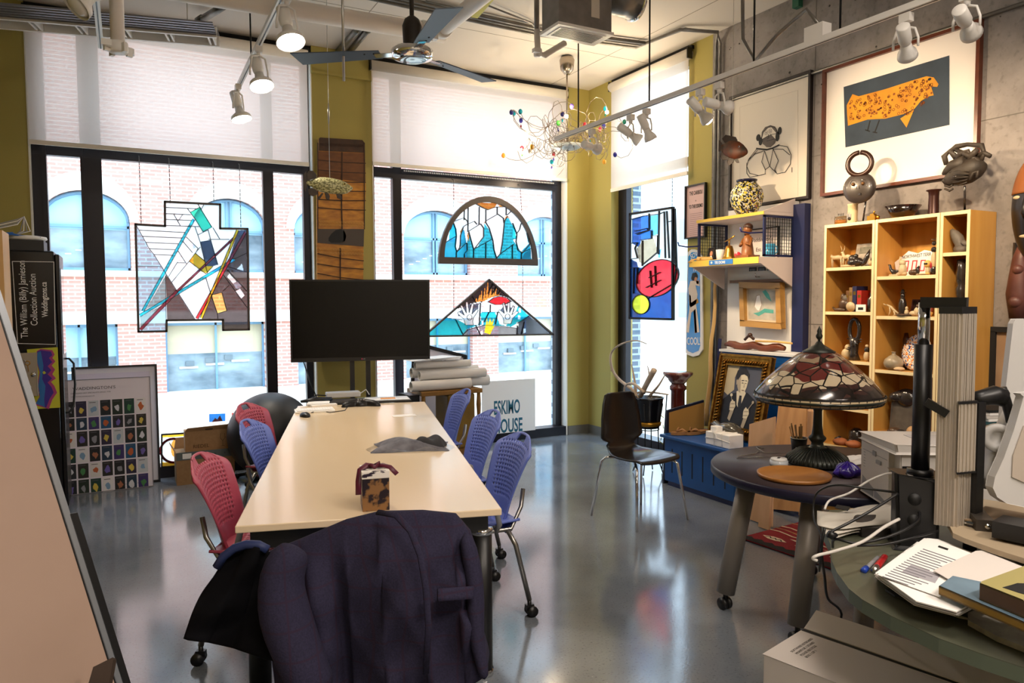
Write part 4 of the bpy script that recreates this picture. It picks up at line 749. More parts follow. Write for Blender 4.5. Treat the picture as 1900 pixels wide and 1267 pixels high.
fr.line(s, u((413, 618), (400, 672)), .01, d+.001, ink); fr.line(s, u((465, 615), (440, 682)), .01, d+.001, ink); fr.line(s, u((388, 668), (412, 676)), .008, d+.001, ink); fr.line(s, u((430, 680), (452, 684)), .008, d+.001, ink); q = fr.uv(*Zp((748, 385))[0]); fr.ell(s, q[0], q[1], .012, .009, d+.003, ink)
s.build('print', root)
# caribou poster on the olive pier
root, fr, w, h, s, d0 = picture('framed_poster', 'small black framed pink letterpress poster on the olive pier', (1275, 346), (1312, 440), .012, .03, black, mat('pink_poster_paper', '#e6c3bf', .8))
for k, (t, sz) in enumerate((('THE CARIBOU', .052), ('to', .02), ('TO THE ESKIMO', .05))): fr.text(s, t, w/2, h-.095-k*.062, sz, d0+.001, ink, 'CENTER', .52, bold=.01)
for k in range(13): fr.line(s, [(w*.22, h-.27-k*.018), (w*.8, h-.27-k*.018)], .004, d0+.001, mat('grey_print', '#b08a88', .8))
s.build('poster', root)
# blue enamel sign
fr = Fr(V((XB-.004, 5.42, 1.1)), **RW); Z = Zm(1270, 440, 5.28); u = lambda *p: fr.uvs(Z(*p)); sg = thing('enamel_sign', 'tall blue enamel sign with a singer in white on the olive pier', 'sign', P(1290, 658, x=XB))
mb = MB(); fr.poly(mb, u((42, 150), (75, 122), (112, 122), (150, 142), (182, 190), (188, 1100), (150, 1155), (92, 1168), (40, 1150), (22, 1130)), 0, white, .012); mb.build('plate', sg, bevel=.003)
mb = MB(); bl = mat('enamel_blue', '#1c8fe0', .25, coat=.5); fr.poly(mb, u((48, 190), (80, 148), (125, 148), (160, 180), (165, 1060), (150, 1110), (92, 1135), (45, 1115), (30, 1090)), .0125, bl)
fr.text(mb, 'SOW', fr.uv(*Z((72, 205))[0])[0], fr.uv(*Z((66, 215))[0])[1], .062, .0138, white, sx=.9, bold=.02, rot=.25); fr.text(mb, 'IT', fr.uv(*Z((96, 335))[0])[0], fr.uv(*Z((96, 335))[0])[1], .065, .0138, white, sx=.8, bold=.02); q = fr.uv(*Z((34, 1052))[0]); fr.text(mb, 'COOL!', q[0], q[1], .10, .0138, white, sx=.62, bold=.015, rot=.05); mb.build('enamel_face', sg)
mb = MB(); sk = mat('poster_skin', '#c98e68', .7); suit = mat('poster_suit', '#ead9c8', .7); 
for m_, p in ((suit, ((70, 430), (130, 425), (158, 440), (160, 480), (120, 470), (140, 560), (125, 660), (140, 760), (158, 930), (115, 935), (100, 720), (78, 740), (55, 935), (28, 930), (60, 700), (55, 600), (50, 500))), (ink, ((78, 400), (90, 352), (125, 345), (142, 375), (140, 400), (118, 388), (100, 430), (80, 415))), (sk, ((108, 395), (138, 385), (138, 410), (125, 430), (105, 428))), (sk, ((125, 430), (155, 420), (150, 460), (130, 455))), (mat('poster_scarf', '#c7902c', .6), ((62, 650), (140, 600), (150, 640), (70, 690))), (mat('poster_fringe', '#8a3c20', .7), ((58, 560), (75, 575), (80, 680), (60, 670))), (mat('poster_shade', '#b08a70', .7), ((100, 720), (120, 700), (135, 935), (112, 940)))): fr.poly(mb, u(*p), .0145, m_)
mb.build('singer_print', sg)
# ---------------------------------------------------------------- meeting table (its own axes: u across, v along)
TA = -R(15.9); T0 = V((.836, 2.696, 0)); TX_ = V((cos(TA), sin(TA), 0)); TY_ = V((-sin(TA), cos(TA), 0))
def TL(u, v, z=0): return T0+TX_*u+TY_*v+V((0, 0, z))
def loc2(p): q = V(p)-T0; return q.dot(TX_), q.dot(TY_)
TZ = .72; mapletop = mat('maple_laminate', '#efd9b8', .25, col2='#e9cfab', scale=5, stretch=(1, .15, 1), detail=6, wid=.3, coat=.3)
tb = thing('meeting_table', 'long pale maple meeting table on thick black cylindrical legs', 'table', T0, TA)
MB().bx(-.505, .505, 0, 3.2, TZ-.028, TZ, mapletop).build('tabletop', tb, local=True, bevel=.004)
fr_ = MB().bx(-.46, .46, .06, .12, .61, .685, black).bx(-.46, .46, 3.08, 3.14, .61, .685, black).bx(-.46, -.42, .1, 3.1, .655, .69, black).bx(.42, .46, .1, 3.1, .655, .69, black).bx(-.2, .2, .5, 2.7, .66, .69, black)
fr_.build('underframe', tb, local=True)
for u in (-.44, .44):
    for v in (.10, 1.6, 3.08):
        if v == 1.6: continue
        l = MB().cyl((u, v, .02), (u, v, .60), .042, black, n=24); lo_ = l.build('leg', tb, local=True)
        [MB().cyl((u, v, z_), (u, v, z_+.025), .0455, chrome, n=24).build('chrome_ring', lo_, local=True) for z_ in (0, .595)]
# ---------------------------------------------------------------- perforated task chairs
blueP = mat('blue_plastic', '#6273c2', .4); roseP = mat('rose_plastic', '#b0495e', .4); silver = mat('silver_tube', '#9b9894', .3, .9)
def task_chair(label, loc, rz, m_, group):
    t = thing('task_chair', label, 'chair', loc, rz, group)
    def bf(a, b):
        u = a*2-1; v = b; hw = .165+.065*sin(pi*min(1, v*1.15)*.5)-(.10*max(0, v-.80)/.20)**2*6; hw = .135+.09*v**.8-(.09*((v-.88)/.12)**2.4 if v > .88 else 0)
        e = abs(u)**2; z = .44+.42*v-.045*abs(u)**3*v**2
        y = -.20-.02*sin(pi*v)-.11*v**2.2+.06*e*(1-.3*v)-.03*max(0, v-.85)*4
        return V((u*hw, y, z))
    def hole(i, j):
        if 13 <= i <= 20 and 36 <= j <= 38: return True
        if i % 2 == 0 or j % 2 == 0: return False
        return .22 < j/40 < .88 and abs(i/34*2-1) < .76-.3*max(0, .5-j/40)
    MB().grid(bf, 34, 40, m_, hole=hole).build('backrest', t, local=True, solid=.010)
    def sf(a, b):
        u = a*2-1; y = -.21+.45*b; return V((u*(.225-.03*(1-b)), y, .455-.02*(1-u*u)+.015*(1-b)-.04*max(0, b-.85)*4))
    MB().grid(sf, 34, 34, m_, hole=lambda i, j: i % 2 == 1 and j % 2 == 1 and 3 < i < 30 and 3 < j < 30).build('seat', t, local=True, solid=.012)
    # stem joining the back to the seat
    MB().grid(lambda a, b: V(((a*2-1)*(.15-.03*sin(pi*b)), -.20+.05*(1-b)-.03*sin(pi*b), .40+.06*b)), 8, 6, m_).build('back_stem', t, local=True, solid=.014)
    fr = MB()
    for s in (-1, 1): fr.tube([(s*.20, .18, .43), (s*.20, -.16, .43), (s*.15, -.235, .52), (s*.12, -.26, .60)], .011, silver)
    fr.tube([(-.20, .05, .43), (.20, .05, .43)], .011, silver); fr.build('seat_frame', t, local=True)
    for s in (-1, 1):
        MB().tube([(s*.245, .20, .45), (s*.27, .21, .55), (s*.275, .17, .605), (s*.275, .03, .615), (s*.27, -.05, .58), (s*.235, -.085, .47), (s*.20, -.08, .43)], .014, greyp, 10).build('armrest', t, local=True)
        for f in (1, -1):
            lg = MB().tube([(s*.20, f*.14, .43), (s*.235, f*.17, .36), (s*.25, f*.235, .08)], .0125, silver, 10).build('leg', t, local=True)
            cs = MB()
            for k in (-1, 1): cs.tube([(s*.25+k*.008, f*.235-.01, .027), (s*.25+k*.026, f*.235-.01, .027)], .027, black, 16)
            cs.cyl((s*.25, f*.235, .03), (s*.25, f*.235, .085), .010, black); cs.bx(s*.25-.012, s*.25+.012, f*.235-.02, f*.235+.02, .035, .06, black); cs.build('caster', lg, local=True)
    return t
HP = pi/2
cA = task_chair('blue perforated chair nearest the camera on the right side of the table', TL(.505-.02, .80), TA+HP+.18, blueP, 'task chairs around the meeting table')
def chair_at(label, u, v, rz, m_): return dup(cA, TL(u, v), TA+rz, label, 'task chairs around the meeting table', {'backrest': m_, 'seat': m_, 'back_stem': m_})
chair_at('blue perforated chair in the middle of the right side of the table', .505-.01, 1.62, HP+.2, blueP)
chair_at('blue perforated chair at the far right end of the table by the mustard cart', .505-.01, 2.78, HP+.15, blueP)
chair_at('rose perforated chair nearest the camera on the left side of the table', -.505+.05, .66, -HP-.15, roseP)
chair_at('blue perforated chair on the left side of the table in front of the black ball', -.505+.12, 1.60, -HP-.22, blueP)
chair_at('rose perforated chair at the far left of the table behind the blue one', -.505-.0, 2.30, -HP-.35, roseP)
jc = chair_at('perforated chair under the draped dark jacket at the near end of the table', -.02, -.33, .0, blueP)
# ---------------------------------------------------------------- jacket draped over the near chair
def plaid():
    m, t, b, o = nodes('dark_plaid_wool'); N = t.nodes.new; L = t.links.new; tc = N('ShaderNodeTexCoord'); cur = None
    for ax, off in (('X', 0), ('Z', 0)):
        w = N('ShaderNodeTexWave'); w.bands_direction = ax; w.inputs['Scale'].default_value = 4.2; w.inputs['Distortion'].default_value = .6; w.inputs['Detail'].default_value = 0; L(tc.outputs['Object'], w.inputs[0]); g = N('ShaderNodeMath'); g.operation = 'GREATER_THAN'; g.inputs[1].default_value = .985; L(w.outputs['Fac'], g.inputs[0])
        if cur is None: cur = g.outputs[0]
        else: mx = N('ShaderNodeMath'); mx.operation = 'MAXIMUM'; L(cur, mx.inputs[0]); L(g.outputs[0], mx.inputs[1]); cur = mx.outputs[0]
    nz = N('ShaderNodeTexNoise'); nz.inputs['Scale'].default_value = 180; L(tc.outputs['Object'], nz.inputs[0]); c = N('ShaderNodeMix'); c.data_type = 'RGBA'; c.inputs[6].default_value = lin('#211f2d'); c.inputs[7].default_value = lin('#343149'); L(nz.outputs[0], c.inputs[0])
    c2 = N('ShaderNodeMix'); c2.data_type = 'RGBA'; c2.inputs[7].default_value = lin('#2f2536'); L(cur, c2.inputs[0]); L(c.outputs[2], c2.inputs[6]); L(c2.outputs[2], b.inputs['Base Color']); b.inputs['Roughness'].default_value = .95; b.inputs['Specular IOR Level'].default_value = .15
    bp = N('ShaderNodeBump'); bp.inputs['Strength'].default_value = .3; bp.inputs['Distance'].default_value = .003; L(nz.outputs[0], bp.inputs['Height']); L(bp.outputs[0], b.inputs['Normal']); return m
wool = plaid(); lining = mat('black_lining', '#07070a', .9, col2='#0c0c11', scale=8, bump=.3, spec=.1); lin2 = mat('blue_piping', '#1c2a58', .6)
JD = 2.12
jk = thing('jacket', 'dark purple grey wool jacket draped over the chair at the near end', 'jacket', P(640, 1000, d=JD))
def interp(tab, x):
    for (x0, *a), (x1, *b) in zip(tab, tab[1:]):
        if x <= x1: t = max(0, (x-x0)/(x1-x0)); t = t*t*(3-2*t); return [p+(q-p)*t for p, q in zip(a, b)]
    return list(tab[-1][1:])
# columns: position along the width -> (top x, top y, bottom x, bottom y, bulge)
jt = [(0, 487, 1040, 520, 1330, .02), (.08, 500, 1024, 545, 1345, .08), (.2, 560, 1000, 600, 1350, .11), (.35, 640, 966, 665, 1345, .13), (.5, 700, 951, 725, 1340, .15), (.7, 780, 949, 800, 1330, .15), (.85, 840, 955, 868, 1290, .13), (.95, 866, 985, 890, 1235, .09), (1, 874, 1010, 893, 1215, .02)]
def jf(a, b):
    xt, yt, xb, yb, bu = interp(jt, a); side = -1 if b < .16 else 1
    if b < .16:   # part hanging over the far side
        k = (.16-b)/.16; p = P(xt+4, yt+14*k*k+ (60*k if k > .5 else 30*k*k*2), d=JD+.05+.07*k); return p
    k = (b-.16)/.84; x = xt+(xb-xt)*k+(12*sin(k*5+a*3)*k*(a > .9)); y = yt+(yb-yt)*k
    sh = min(1, k*4); d = JD+.03-bu*sin(min(1, k*2.2)*pi/2)+.05*k
    fold = .018*sin(a*17+k*2.5)*sh*(.4+k)+.012*sin(a*31-k*6)*sh*k+.008*sin(k*23+a*9)*sh+.010*sin((a*3+k*2)*9)*sh
    fold += -.022*math.exp(-((a-.22-.04*k)/.035)**2)*sh+.055*math.exp(-((a-.29-.02*k)/.03)**2)*sh*min(1, k*3)+.03*abs(sin(a*13-k*5+1))**.6*sh*k+.014*abs(sin(k*9+a*21))**.5*sh*(1-k)
    return P(x, y, d=d+fold*.8)
MB().grid(jf, 76, 60, wool).build('body', jk, solid=.012)
# left sleeve, hanging in front
sl = [(552, 1012, 34), (528, 1045, 44), (520, 1090, 50), (528, 1140, 52), (545, 1190, 50), (566, 1240, 48), (590, 1300, 46)]
mb = MB(); mb.tube([P(x, y, d=JD-.09-.008*i) for i, (x, y, r) in enumerate(sl)], .05, wool, 20, rs=[r/FPX*JD*.98*(1+.05*sin(i*2.3)) for i, (x, y, r) in enumerate(sl)], flat=.8); mb.build('sleeve', jk, sub=1)
sr = [(862, 985, 30), (878, 1050, 36), (884, 1120, 36), (882, 1175, 32), (893, 1225, 24), (900, 1262, 20)]
mb = MB(); mb.tube([P(x, y, d=JD-.03-.006*i) for i, (x, y, r) in enumerate(sr)], .05, wool, 18, rs=[r/FPX*JD*.62 for x, y, r in sr], flat=.7); mb.build('sleeve', jk, sub=1)
# collar fold and front seam, pocket flap
mb = MB(); mb.tube([P(x, y, d=JD-dd) for x, y, dd in ((700, 950, .05), (735, 956, .10), (762, 985, .135), (780, 1030, .16), (790, 1090, .165), (795, 1160, .15), (790, 1250, .12))], .009, wool, 8, flat=.35); mb.build('front_seam', jk)
mb = MB(); mb.grid(lambda a, b: P(812+66*a, 1092+(24)*b-5*a, d=JD-.135+.05*a-.012*b), 8, 3, wool); mb.build('pocket_flap', jk, solid=.008)
# open left front showing the lining
lt = [(0, 440, 1012, 343, 1186), (.3, 462, 1012, 385, 1192), (.6, 482, 1016, 440, 1204), (.85, 500, 1024, 500, 1222), (1, 520, 1040, 550, 1236)]
def lf(a, b):
    xt, yt, xb, yb = interp(lt, a); x = xt+(xb-xt)*b; y = yt+(yb-yt)*b
    if a < .3: x -= 14*sin(pi*b)*(1-a/.3)
    return P(x, y, d=JD-.02-.05*b+.02*sin(a*9+b*4)+.012*sin(b*15+a*5)*b)
MB().grid(lf, 26, 30, lining).build('lining', jk, solid=.010)
MB().tube([P(x, y, d=JD-.03) for x, y in ((402, 1052), (415, 1032), (435, 1017), (458, 1010), (480, 1011), (497, 1020))], .013, lin2, 8).build('blue_piping', jk)
# ---------------------------------------------------------------- on the table
def at(px, py): p = P(px, py, z=TZ); return p
p = at(698, 948); gb_ = thing('gift_box', 'white and brown patterned gift box tied with maroon ribbon on the table', 'gift box', p, TA+.05)
wpat = mat('leaf_print_paper', '#f0e9e0', .5, col2='#2a1b2e', scale=26, stretch=(1, 2, 2), wid=.03, mid=.56); fpat = mat('brown_leaf_paper', '#8a6238', .5, col2='#1d1018', scale=17, wid=.03, mid=.5)
MB().bx(-.053, .053, .0, .125, 0, .13, fpat).build('box', gb_, local=True, bevel=.002); MB().bx(-.055, .055, -.002, .127, .13, .16, wpat).build('lid', gb_, local=True, bevel=.002)
rib = mat('maroon_ribbon', '#5a1830', .45); r_ = MB().bx(-.057, .057, .055, .08, .159, .164, rib)
r_.tube([(0, .065, .166), (-.03, .05, .176), (-.058, .04, .16), (-.066, .02, .12), (-.068, .0, .07)], .012, rib, 8, flat=.3).tube([(0, .065, .166), (.03, .05, .172), (.06, .03, .166), (.085, .01, .14)], .010, rib, 8, flat=.3).tube([(0, .06, .166), (-.02, .04, .178), (0, .03, .17), (.02, .05, .18), (0, .065, .166)], .009, rib, 8, flat=.35); r_.build('ribbon', gb_, local=True)
# folded grey shirt in a bag
p = at(762, 830); sh_ = thing('folded_shirt', 'folded grey and black shirt in a clear bag on the table', 'clothing', p, TA-.1)
g_ = mat('grey_knit', '#77767e', .9, col2='#4a4850', scale=18, bump=.4); bk_ = mat('black_knit', '#26262b', .9, bump=.3, scale=30)
def bump_slab(hx, hy, h, sd, m1, m2):
    mb = MB()
    for top in (1, 0):
        mb.grid(lambda a, b: V(((a*2-1)*hx*(1+.08*sin(b*7+sd)), (b*2-1)*hy*(1+.1*sin(a*6+sd)), top*(h*(1-abs(a*2-1)**4)*(1-abs(b*2-1)**4)+.012*sin(a*11+b*5+sd)*(1-abs(a*2-1)**2)*(1-abs(b*2-1)**2))+.001)), 22, 16, m1)
    return mb
bump_slab(.20, .13, .045, 1, g_, bk_).build('shirt', sh_, local=True); mb = bump_slab(.09, .10, .052, 3, bk_, bk_); mb.v = [q+V((.11, .0, .004)) for q in mb.v]; mb.build('black_fold', sh_, local=True)
mb = bump_slab(.23, .15, .02, 5, clear('clear_plastic', '#ffffff', .12), bk_); mb.build('plastic_bag', sh_, local=True)
p = at(750, 771); MB().box(p+V((0, 0, .001)), (.17, .09, .002), paper, rz=TA+.05).build('paper_sheet', label='small blank white paper sheet lying on the table near the phone', cat='paper')
# conference phone
p = at(670, 752); ph = thing('conference_phone', 'black three armed conference phone at the far end of the table', 'phone', p, TA)
mb = MB(); outl = []
for k in range(72):
    a = 2*pi*k/72; r = .085+.085*max(0, cos(1.5*(a+HP)))**4 if False else .075+.10*(max(0, cos(3*(a-HP)/1)))**3; outl.append((r*cos(a), r*sin(a)))
n_ = len(outl); rings = [(1, .0), (1, .012), (.92, .03), (.7, .045), (.35, .052), (.02, .053)]; vs = []; fs = []
for k, z in rings: vs += [(x*k, y*k, z) for x, y in outl]
for i in range(5):
    for j in range(n_): fs.append((i*n_+j, i*n_+(j+1) % n_, (i+1)*n_+(j+1) % n_, (i+1)*n_+j))
mb.add(vs, fs, black, True); mb.build('body', ph, local=True)
mb = MB()
for i in range(3):
    for j in range(4): mb.box((-.022+i*.022, -.055+j*.014, .052), (.014, .008, .006), greyp)
mb.build('keypad', ph, local=True); MB().box((0, .03, .056), (.06, .03, .004), mat('lcd', '#8b9a94', .2)).build('display', ph, local=True)
p = at(566, 773); ms = thing('computer_mouse', 'black computer mouse on the far left corner of the table', 'mouse', p, TA+.4)
MB().sph((0, 0, .008), .035, black, (1, 1.7, .75), 16).build('body', ms, local=True)
MB().tube([at(578, 768)+V((0, 0, .01)), at(590, 762)+V((0, 0, .003)), at(612, 766)+V((0, 0, .003)), at(640, 762)+V((0, 0, .003)), at(650, 748)+V((0, 0, .003)), at(640, 742)+V((0, 0, .003))], .003, black, 6).build('mouse_cord', ms)
a, b = at(548, 768), at(622, 764); kb = thing('keyboard', 'white keyboard at the far left end of the table', 'keyboard', (a+b)/2, math.atan2(b.y-a.y, b.x-a.x)); L = (b-a).length/2
MB().bx(-L, L, -.0, .16, 0, .014, white).build('body', kb, local=True, bevel=.003); mb = MB()
for i in range(14):
    for j in range(5): mb.bx(-L+.012+i*(2*L-.02)/14, -L+.012+i*(2*L-.02)/14+.018, .015+j*.028, .036+j*.028, .014, .02, paper)
mb.build('keys', kb, local=True)
p = at(597, 752); MB().box(p+V((0, 0, .008)), (.2, .18, .016), paper, rz=TA+.3).box(p+V((-.02, .02, .02)), (.17, .15, .006), paper, rz=TA).build('paper_stack', label='crumpled white papers behind the keyboard', cat='papers')
p = at(585, 749); MB().tube([p+V((-.12, -.02, .028)), p+V((0, 0, .034)), p+V((.14, .02, .03))], .02, black, 10, rs=[.012, .024, .016], flat=.6).build('headset', label='black handset lying on the white papers at the table end', cat='handset')
p = at(690, 748); tr_ = thing('tablet', 'thin dark laptop with white sheet and orange note at the table end', 'laptop', p, TA+.05)
MB().bx(-.34, .32, -.02, .24, 0, .018, black).build('body', tr_, local=True, bevel=.003); MB().bx(-.05, .31, -.0, .22, .018, .022, white).build('lid_sheet', tr_, local=True); MB().bx(.08, .20, .06, .14, .022, .024, mat('orange_note', '#f0a050', .7)).build('note', tr_, local=True)
p = at(655, 742); rt = thing('router', 'white router box with cables on the dark laptop', 'router', p+V((-.05, .05, .024)), TA+.15); MB().bx(-.16, .12, -.05, .06, 0, .045, white).build('case', rt, local=True, bevel=.008)
MB().tube([(-.16, 0, .02), (-.24, -.02, .03), (-.28, .02, .0), (-.3, -.05, -.02)], .005, black, 6).tube([(.12, 0, .02), (.18, .04, .05), (.2, .0, .01)], .005, white, 6).build('cable', rt, local=True)
# ---------------------------------------------------------------- television on its stand
tc_ = TL(0, 3.52); pl = Fr(V((tc_.x, tc_.y, 0)), x=TX_); tv = thing('television', 'large black flat television on a black stand at the table end', 'television', pl.pt(pl.uv(668, 600)[0], 0), TA)
ul, ur = pl.uv(539, 600)[0], pl.uv(797, 600)[0]; vt, vb = pl.uv(668, 519.5)[1], pl.uv(668, 669)[1]
scr = mat('dark_screen', '#020203', .22, spec=.35)
q = MB(); 
def pbx(mb, u0, u1, v0, v1, w0, w1, m_): mb.prism([pl.pt(u0, v0, w0), pl.pt(u1, v0, w0), pl.pt(u1, v1, w0), pl.pt(u0, v1, w0)], pl.n*(w1-w0), m_)
pbx(q, ul, ur, vb, vt, -.05, 0, black); q.build('body', tv, bevel=.004); q = MB(); pbx(q, ul+.012, ur-.012, vb+.03, vt-.012, .0005, .002, scr); q.build('screen', tv)
q = MB(); um = (ul+ur)/2; q.cyl(pl.pt(um, vb+.014, .001), pl.pt(um, vb+.014, .003), .007, mat('logo_red', '#b8385a', .3), n=16); pl.text(q, 'LG', um+.01, vb+.010, .014, .0025, mat('logo_grey', '#c8c8cc', .3)); q.build('logo', tv)
q = MB(); [pbx(q, pl.uv(x, 600)[0]-.02, pl.uv(x, 600)[0]+.02, .0, vt-.2, -.12, -.055, black) for x in (652, 682)]; q.build('stand_post', tv); q = MB(); pbx(q, um-.4, um+.4, 0, .05, -.45, .2, black); pbx(q, um-.25, um+.25, vb+.1, vt-.1, -.06, -.05, black); q.build('stand_base', tv)
MB().tube([pl.pt(pl.uv(563, 672)[0], vb, -.02), pl.pt(pl.uv(575, 710)[0], pl.uv(575, 710)[1], -.03), pl.pt(pl.uv(588, 740)[0], pl.uv(588, 740)[1], -.03), at(592, 752)+V((0, .1, .0))], .005, black, 6).build('cable', tv)
# ---------------------------------------------------------------- exercise ball
p = P(505, 888, z=0); bl_ = thing('exercise_ball', 'large black exercise ball on a small black stand behind the left chairs', 'ball', p)
rad = 77/FPX*((p-CP).dot(CF)); rubber = mat('black_rubber', '#131417', .5)
MB().sph(p+V((0, 0, rad+.03)), rad, rubber, n=36).build('ball', bl_); q = MB(); q.tube([p+V((.2*cos(2*pi*k/24), .2*sin(2*pi*k/24), .05)) for k in range(24)], .02, black, 8, closed=True)
for k in range(5): an = k*2*pi/5+2.6; q.tube([p+V((.2*cos(an), .2*sin(an), .05)), p+V((.3*cos(an), .3*sin(an), .03))], .016, black, 8); q.sph(p+V((.31*cos(an), .31*sin(an), .025)), .025, black, n=10)
q.build('stand', bl_)
# ---------------------------------------------------------------- cardboard boxes
yb = 6.72; a, b = P(328, 893, y=yb), P(436, 885, y=yb); zt = P(382, 838, y=yb).z
bx_ = thing('cardboard_box', 'wide open brown cardboard box on the floor by the left window', 'box', ((a.x+b.x)/2, yb+.13, 0))
MB().bx(a.x, b.x, yb, yb+.26, 0, zt, kraft).build('body', bx_); q = MB(); q.bx(a.x+.002, b.x+.0, yb-.004, yb, zt-.055, zt+.012, mat('grey_tape', '#59605f', .5)).bx(a.x+.05, a.x+.12, yb-.005, yb-.003, zt-.045, zt, paper)
fr = Fr(V((a.x, yb-.0045, 0))); [fr.text(q, c_, .14+.08*k, zt-.028, .03, 0, ink) for k, c_ in enumerate('acoc')]; q.build('packing_tape', bx_)
q = MB(); fr.rect(q, .24, .03, .29, .10, .0, mat('brown_print', '#5a4028', .8)); q.build('printed_mark', bx_)
q = MB(); q.prism([(a.x, yb+.01, zt), (a.x-.04, yb+.1, zt+.07), (a.x-.04, yb+.22, zt+.07), (a.x, yb+.25, zt)], (.003, 0, .003), kraft).prism([(b.x, yb+.26, zt), (b.x, yb+.26, zt), (a.x, yb+.26, zt), (a.x+.02, yb+.3, zt+.09), (b.x-.02, yb+.3, zt+.09)][1:], (0, .003, .002), kraft); q.build('flap', bx_)
a2, b2 = P(344, 838, y=yb+.05), P(427, 832, y=yb+.05); z2 = P(385, 798, y=yb+.05).z; rb = thing('wine_glass_carton', 'small brown carton printed with a wine glass, on the wide box', 'box', ((a2.x+b2.x)/2, yb+.12, zt))
MB().bx(a2.x, b2.x, yb+.05, yb+.2, zt+.001, z2, kraft).build('body', rb); fr = Fr(V((a2.x, yb+.0495, zt))); q = MB(); pr_k = mat('brown_print', '#5a4028', .8); fr.text(q, 'RIEDEL', .06, .03, .042, 0, pr_k, sx=1.0, bold=.01)
fr.line(q, [(.30, .03), (.30, .075)], .003, 0, pr_k); fr.line(q, [(.285, .14), (.28, .10), (.30, .075), (.32, .10), (.315, .14)], .003, 0, pr_k); fr.line(q, [(.285, .03), (.315, .03)], .003, 0, pr_k); q.build('print', rb)
q = MB(); q.prism([(a2.x, yb+.05, z2), (a2.x+.02, yb+.03, z2+.03), (b2.x+.02, yb+.01, z2+.045), (b2.x, yb+.05, z2)], (0, .003, .003), kraft).prism([(b2.x-.09, yb+.07, z2), (b2.x+.03, yb+.08, z2+.055), (b2.x-.0, yb+.1, z2)], (0, .01, 0), mat('dark_cardboard', '#5c452e', .9)); fr.rect(q, .16, z2-zt+.008, .22, z2-zt+.016, .02, dark, .001); q.build('flap', rb)
# ---------------------------------------------------------------- framed posters on the floor
def lean_fr(px, py, ang, y=None): p = P(px, py, z=0.002); return Fr(p, (1, 0, 0), (0, sin(R(ang)), cos(R(ang))))
fr = lean_fr(298, 892, 2.5); u0 = fr.uv(140, 892)[0]; v1 = fr.uv(292, 675)[1]
root = thing('framed_poster', 'black framed mounted poster leaning on the left window, mostly behind another', 'picture', fr.pt(u0/2, 0)); q = MB()
f2 = Fr(fr.pt(u0, 0), fr.x, fr.y); f2.frame(q, -u0, v1, .016, .03, black); q.build('frame', root); q = MB(); f2.rect(q, .01, .01, -u0-.01, v1-.01, 0, mat('pale_mount', '#e4e0e2', .8), .01); f2.rect(q, .03, .06, -u0-.055, v1-.06, .0105, mat('lavender_print', '#dcd3de', .8)); q.build('print', root)
fr = lean_fr(285, 900, 3.0); fr.o = fr.o+V((0, -.03, 0)); u0 = fr.uv(112, 905)[0]; v1 = fr.uv(277, 698)[1]; f2 = Fr(fr.pt(u0, 0), fr.x, fr.y); Wd = -u0
root = thing('catalogue_poster', 'white poster with rows of auction catalogue covers leaning on the floor', 'poster', fr.pt(u0/2, 0)); q = MB(); f2.frame(q, Wd, v1, .006, .012, mat('thin_grey_frame', '#8a868c', .4)); q.build('frame', root)
q = MB(); f2.rect(q, .003, .003, Wd-.003, v1-.003, 0, mat('lilac_white_paper', '#ece4ee', .7), .008)
gt = mat('grey_type', '#58545c', .7); f2.text(q, "WADDINGTON'S", Wd*.16, v1-.085, .034, .009, gt, sx=1.15); f2.text(q, 'CANADIAN ART SPECIALISTS SINCE 1978', Wd*.14, v1-.115, .014, .009, gt, sx=1.1); f2.text(q, 'COVERS OF EVERY AUCTION SINCE 1978', Wd*.14, v1-.14, .009, .009, gt); f2.text(q, 'www.waddingtons.ca', Wd*.68, .04, .012, .009, gt); q.build('sheet', root)
q = MB(); cw = Wd*.9/7; rs = random.Random(11); pal = ['#16161a', '#1d1c28', '#e8e4e6', '#2a2140', '#20252c', '#101014', '#c8cdd4', '#2a2620', '#16324a', '#101820', '#e4dfdc', '#3a2c6a', '#1a2a20', '#24201e', '#15527c', '#0f3a30']
motif = ['#8f8f98', '#d8c050', '#7fa0c0', '#a86848', '#d8d8e0', '#4a8a50', '#c06030', '#7060b0']
rowh = [.165, .13, .16, .155, .155, .175]; y = v1-.165
for r in range(6):
    y -= rowh[r]*.83
    for k in range(7):
        x = Wd*.05+k*cw; h = rowh[r]*.76; f2.rect(q, x+.006, y, x+cw-.006, y+h, .009, mat('cover_'+pal[(r*5+k*3) % 16][1:], pal[(r*5+k*3) % 16], .6)); m_ = mat('motif_'+motif[(r*3+k) % 8][1:], motif[(r*3+k) % 8], .6)
        cu_, cv = x+cw/2, y+h*.45; f2.poly(q, [(cu_+cw*rs.uniform(.12, .3)*cos(t*2*pi/9), cv+h*rs.uniform(.12, .32)*sin(t*2*pi/9)) for t in range(9)], .0098, m_); f2.rect(q, x+.015, y+h*.86, x+cw*.7, y+h*.9, .0098, gt)
q.build('catalogue_covers', root)
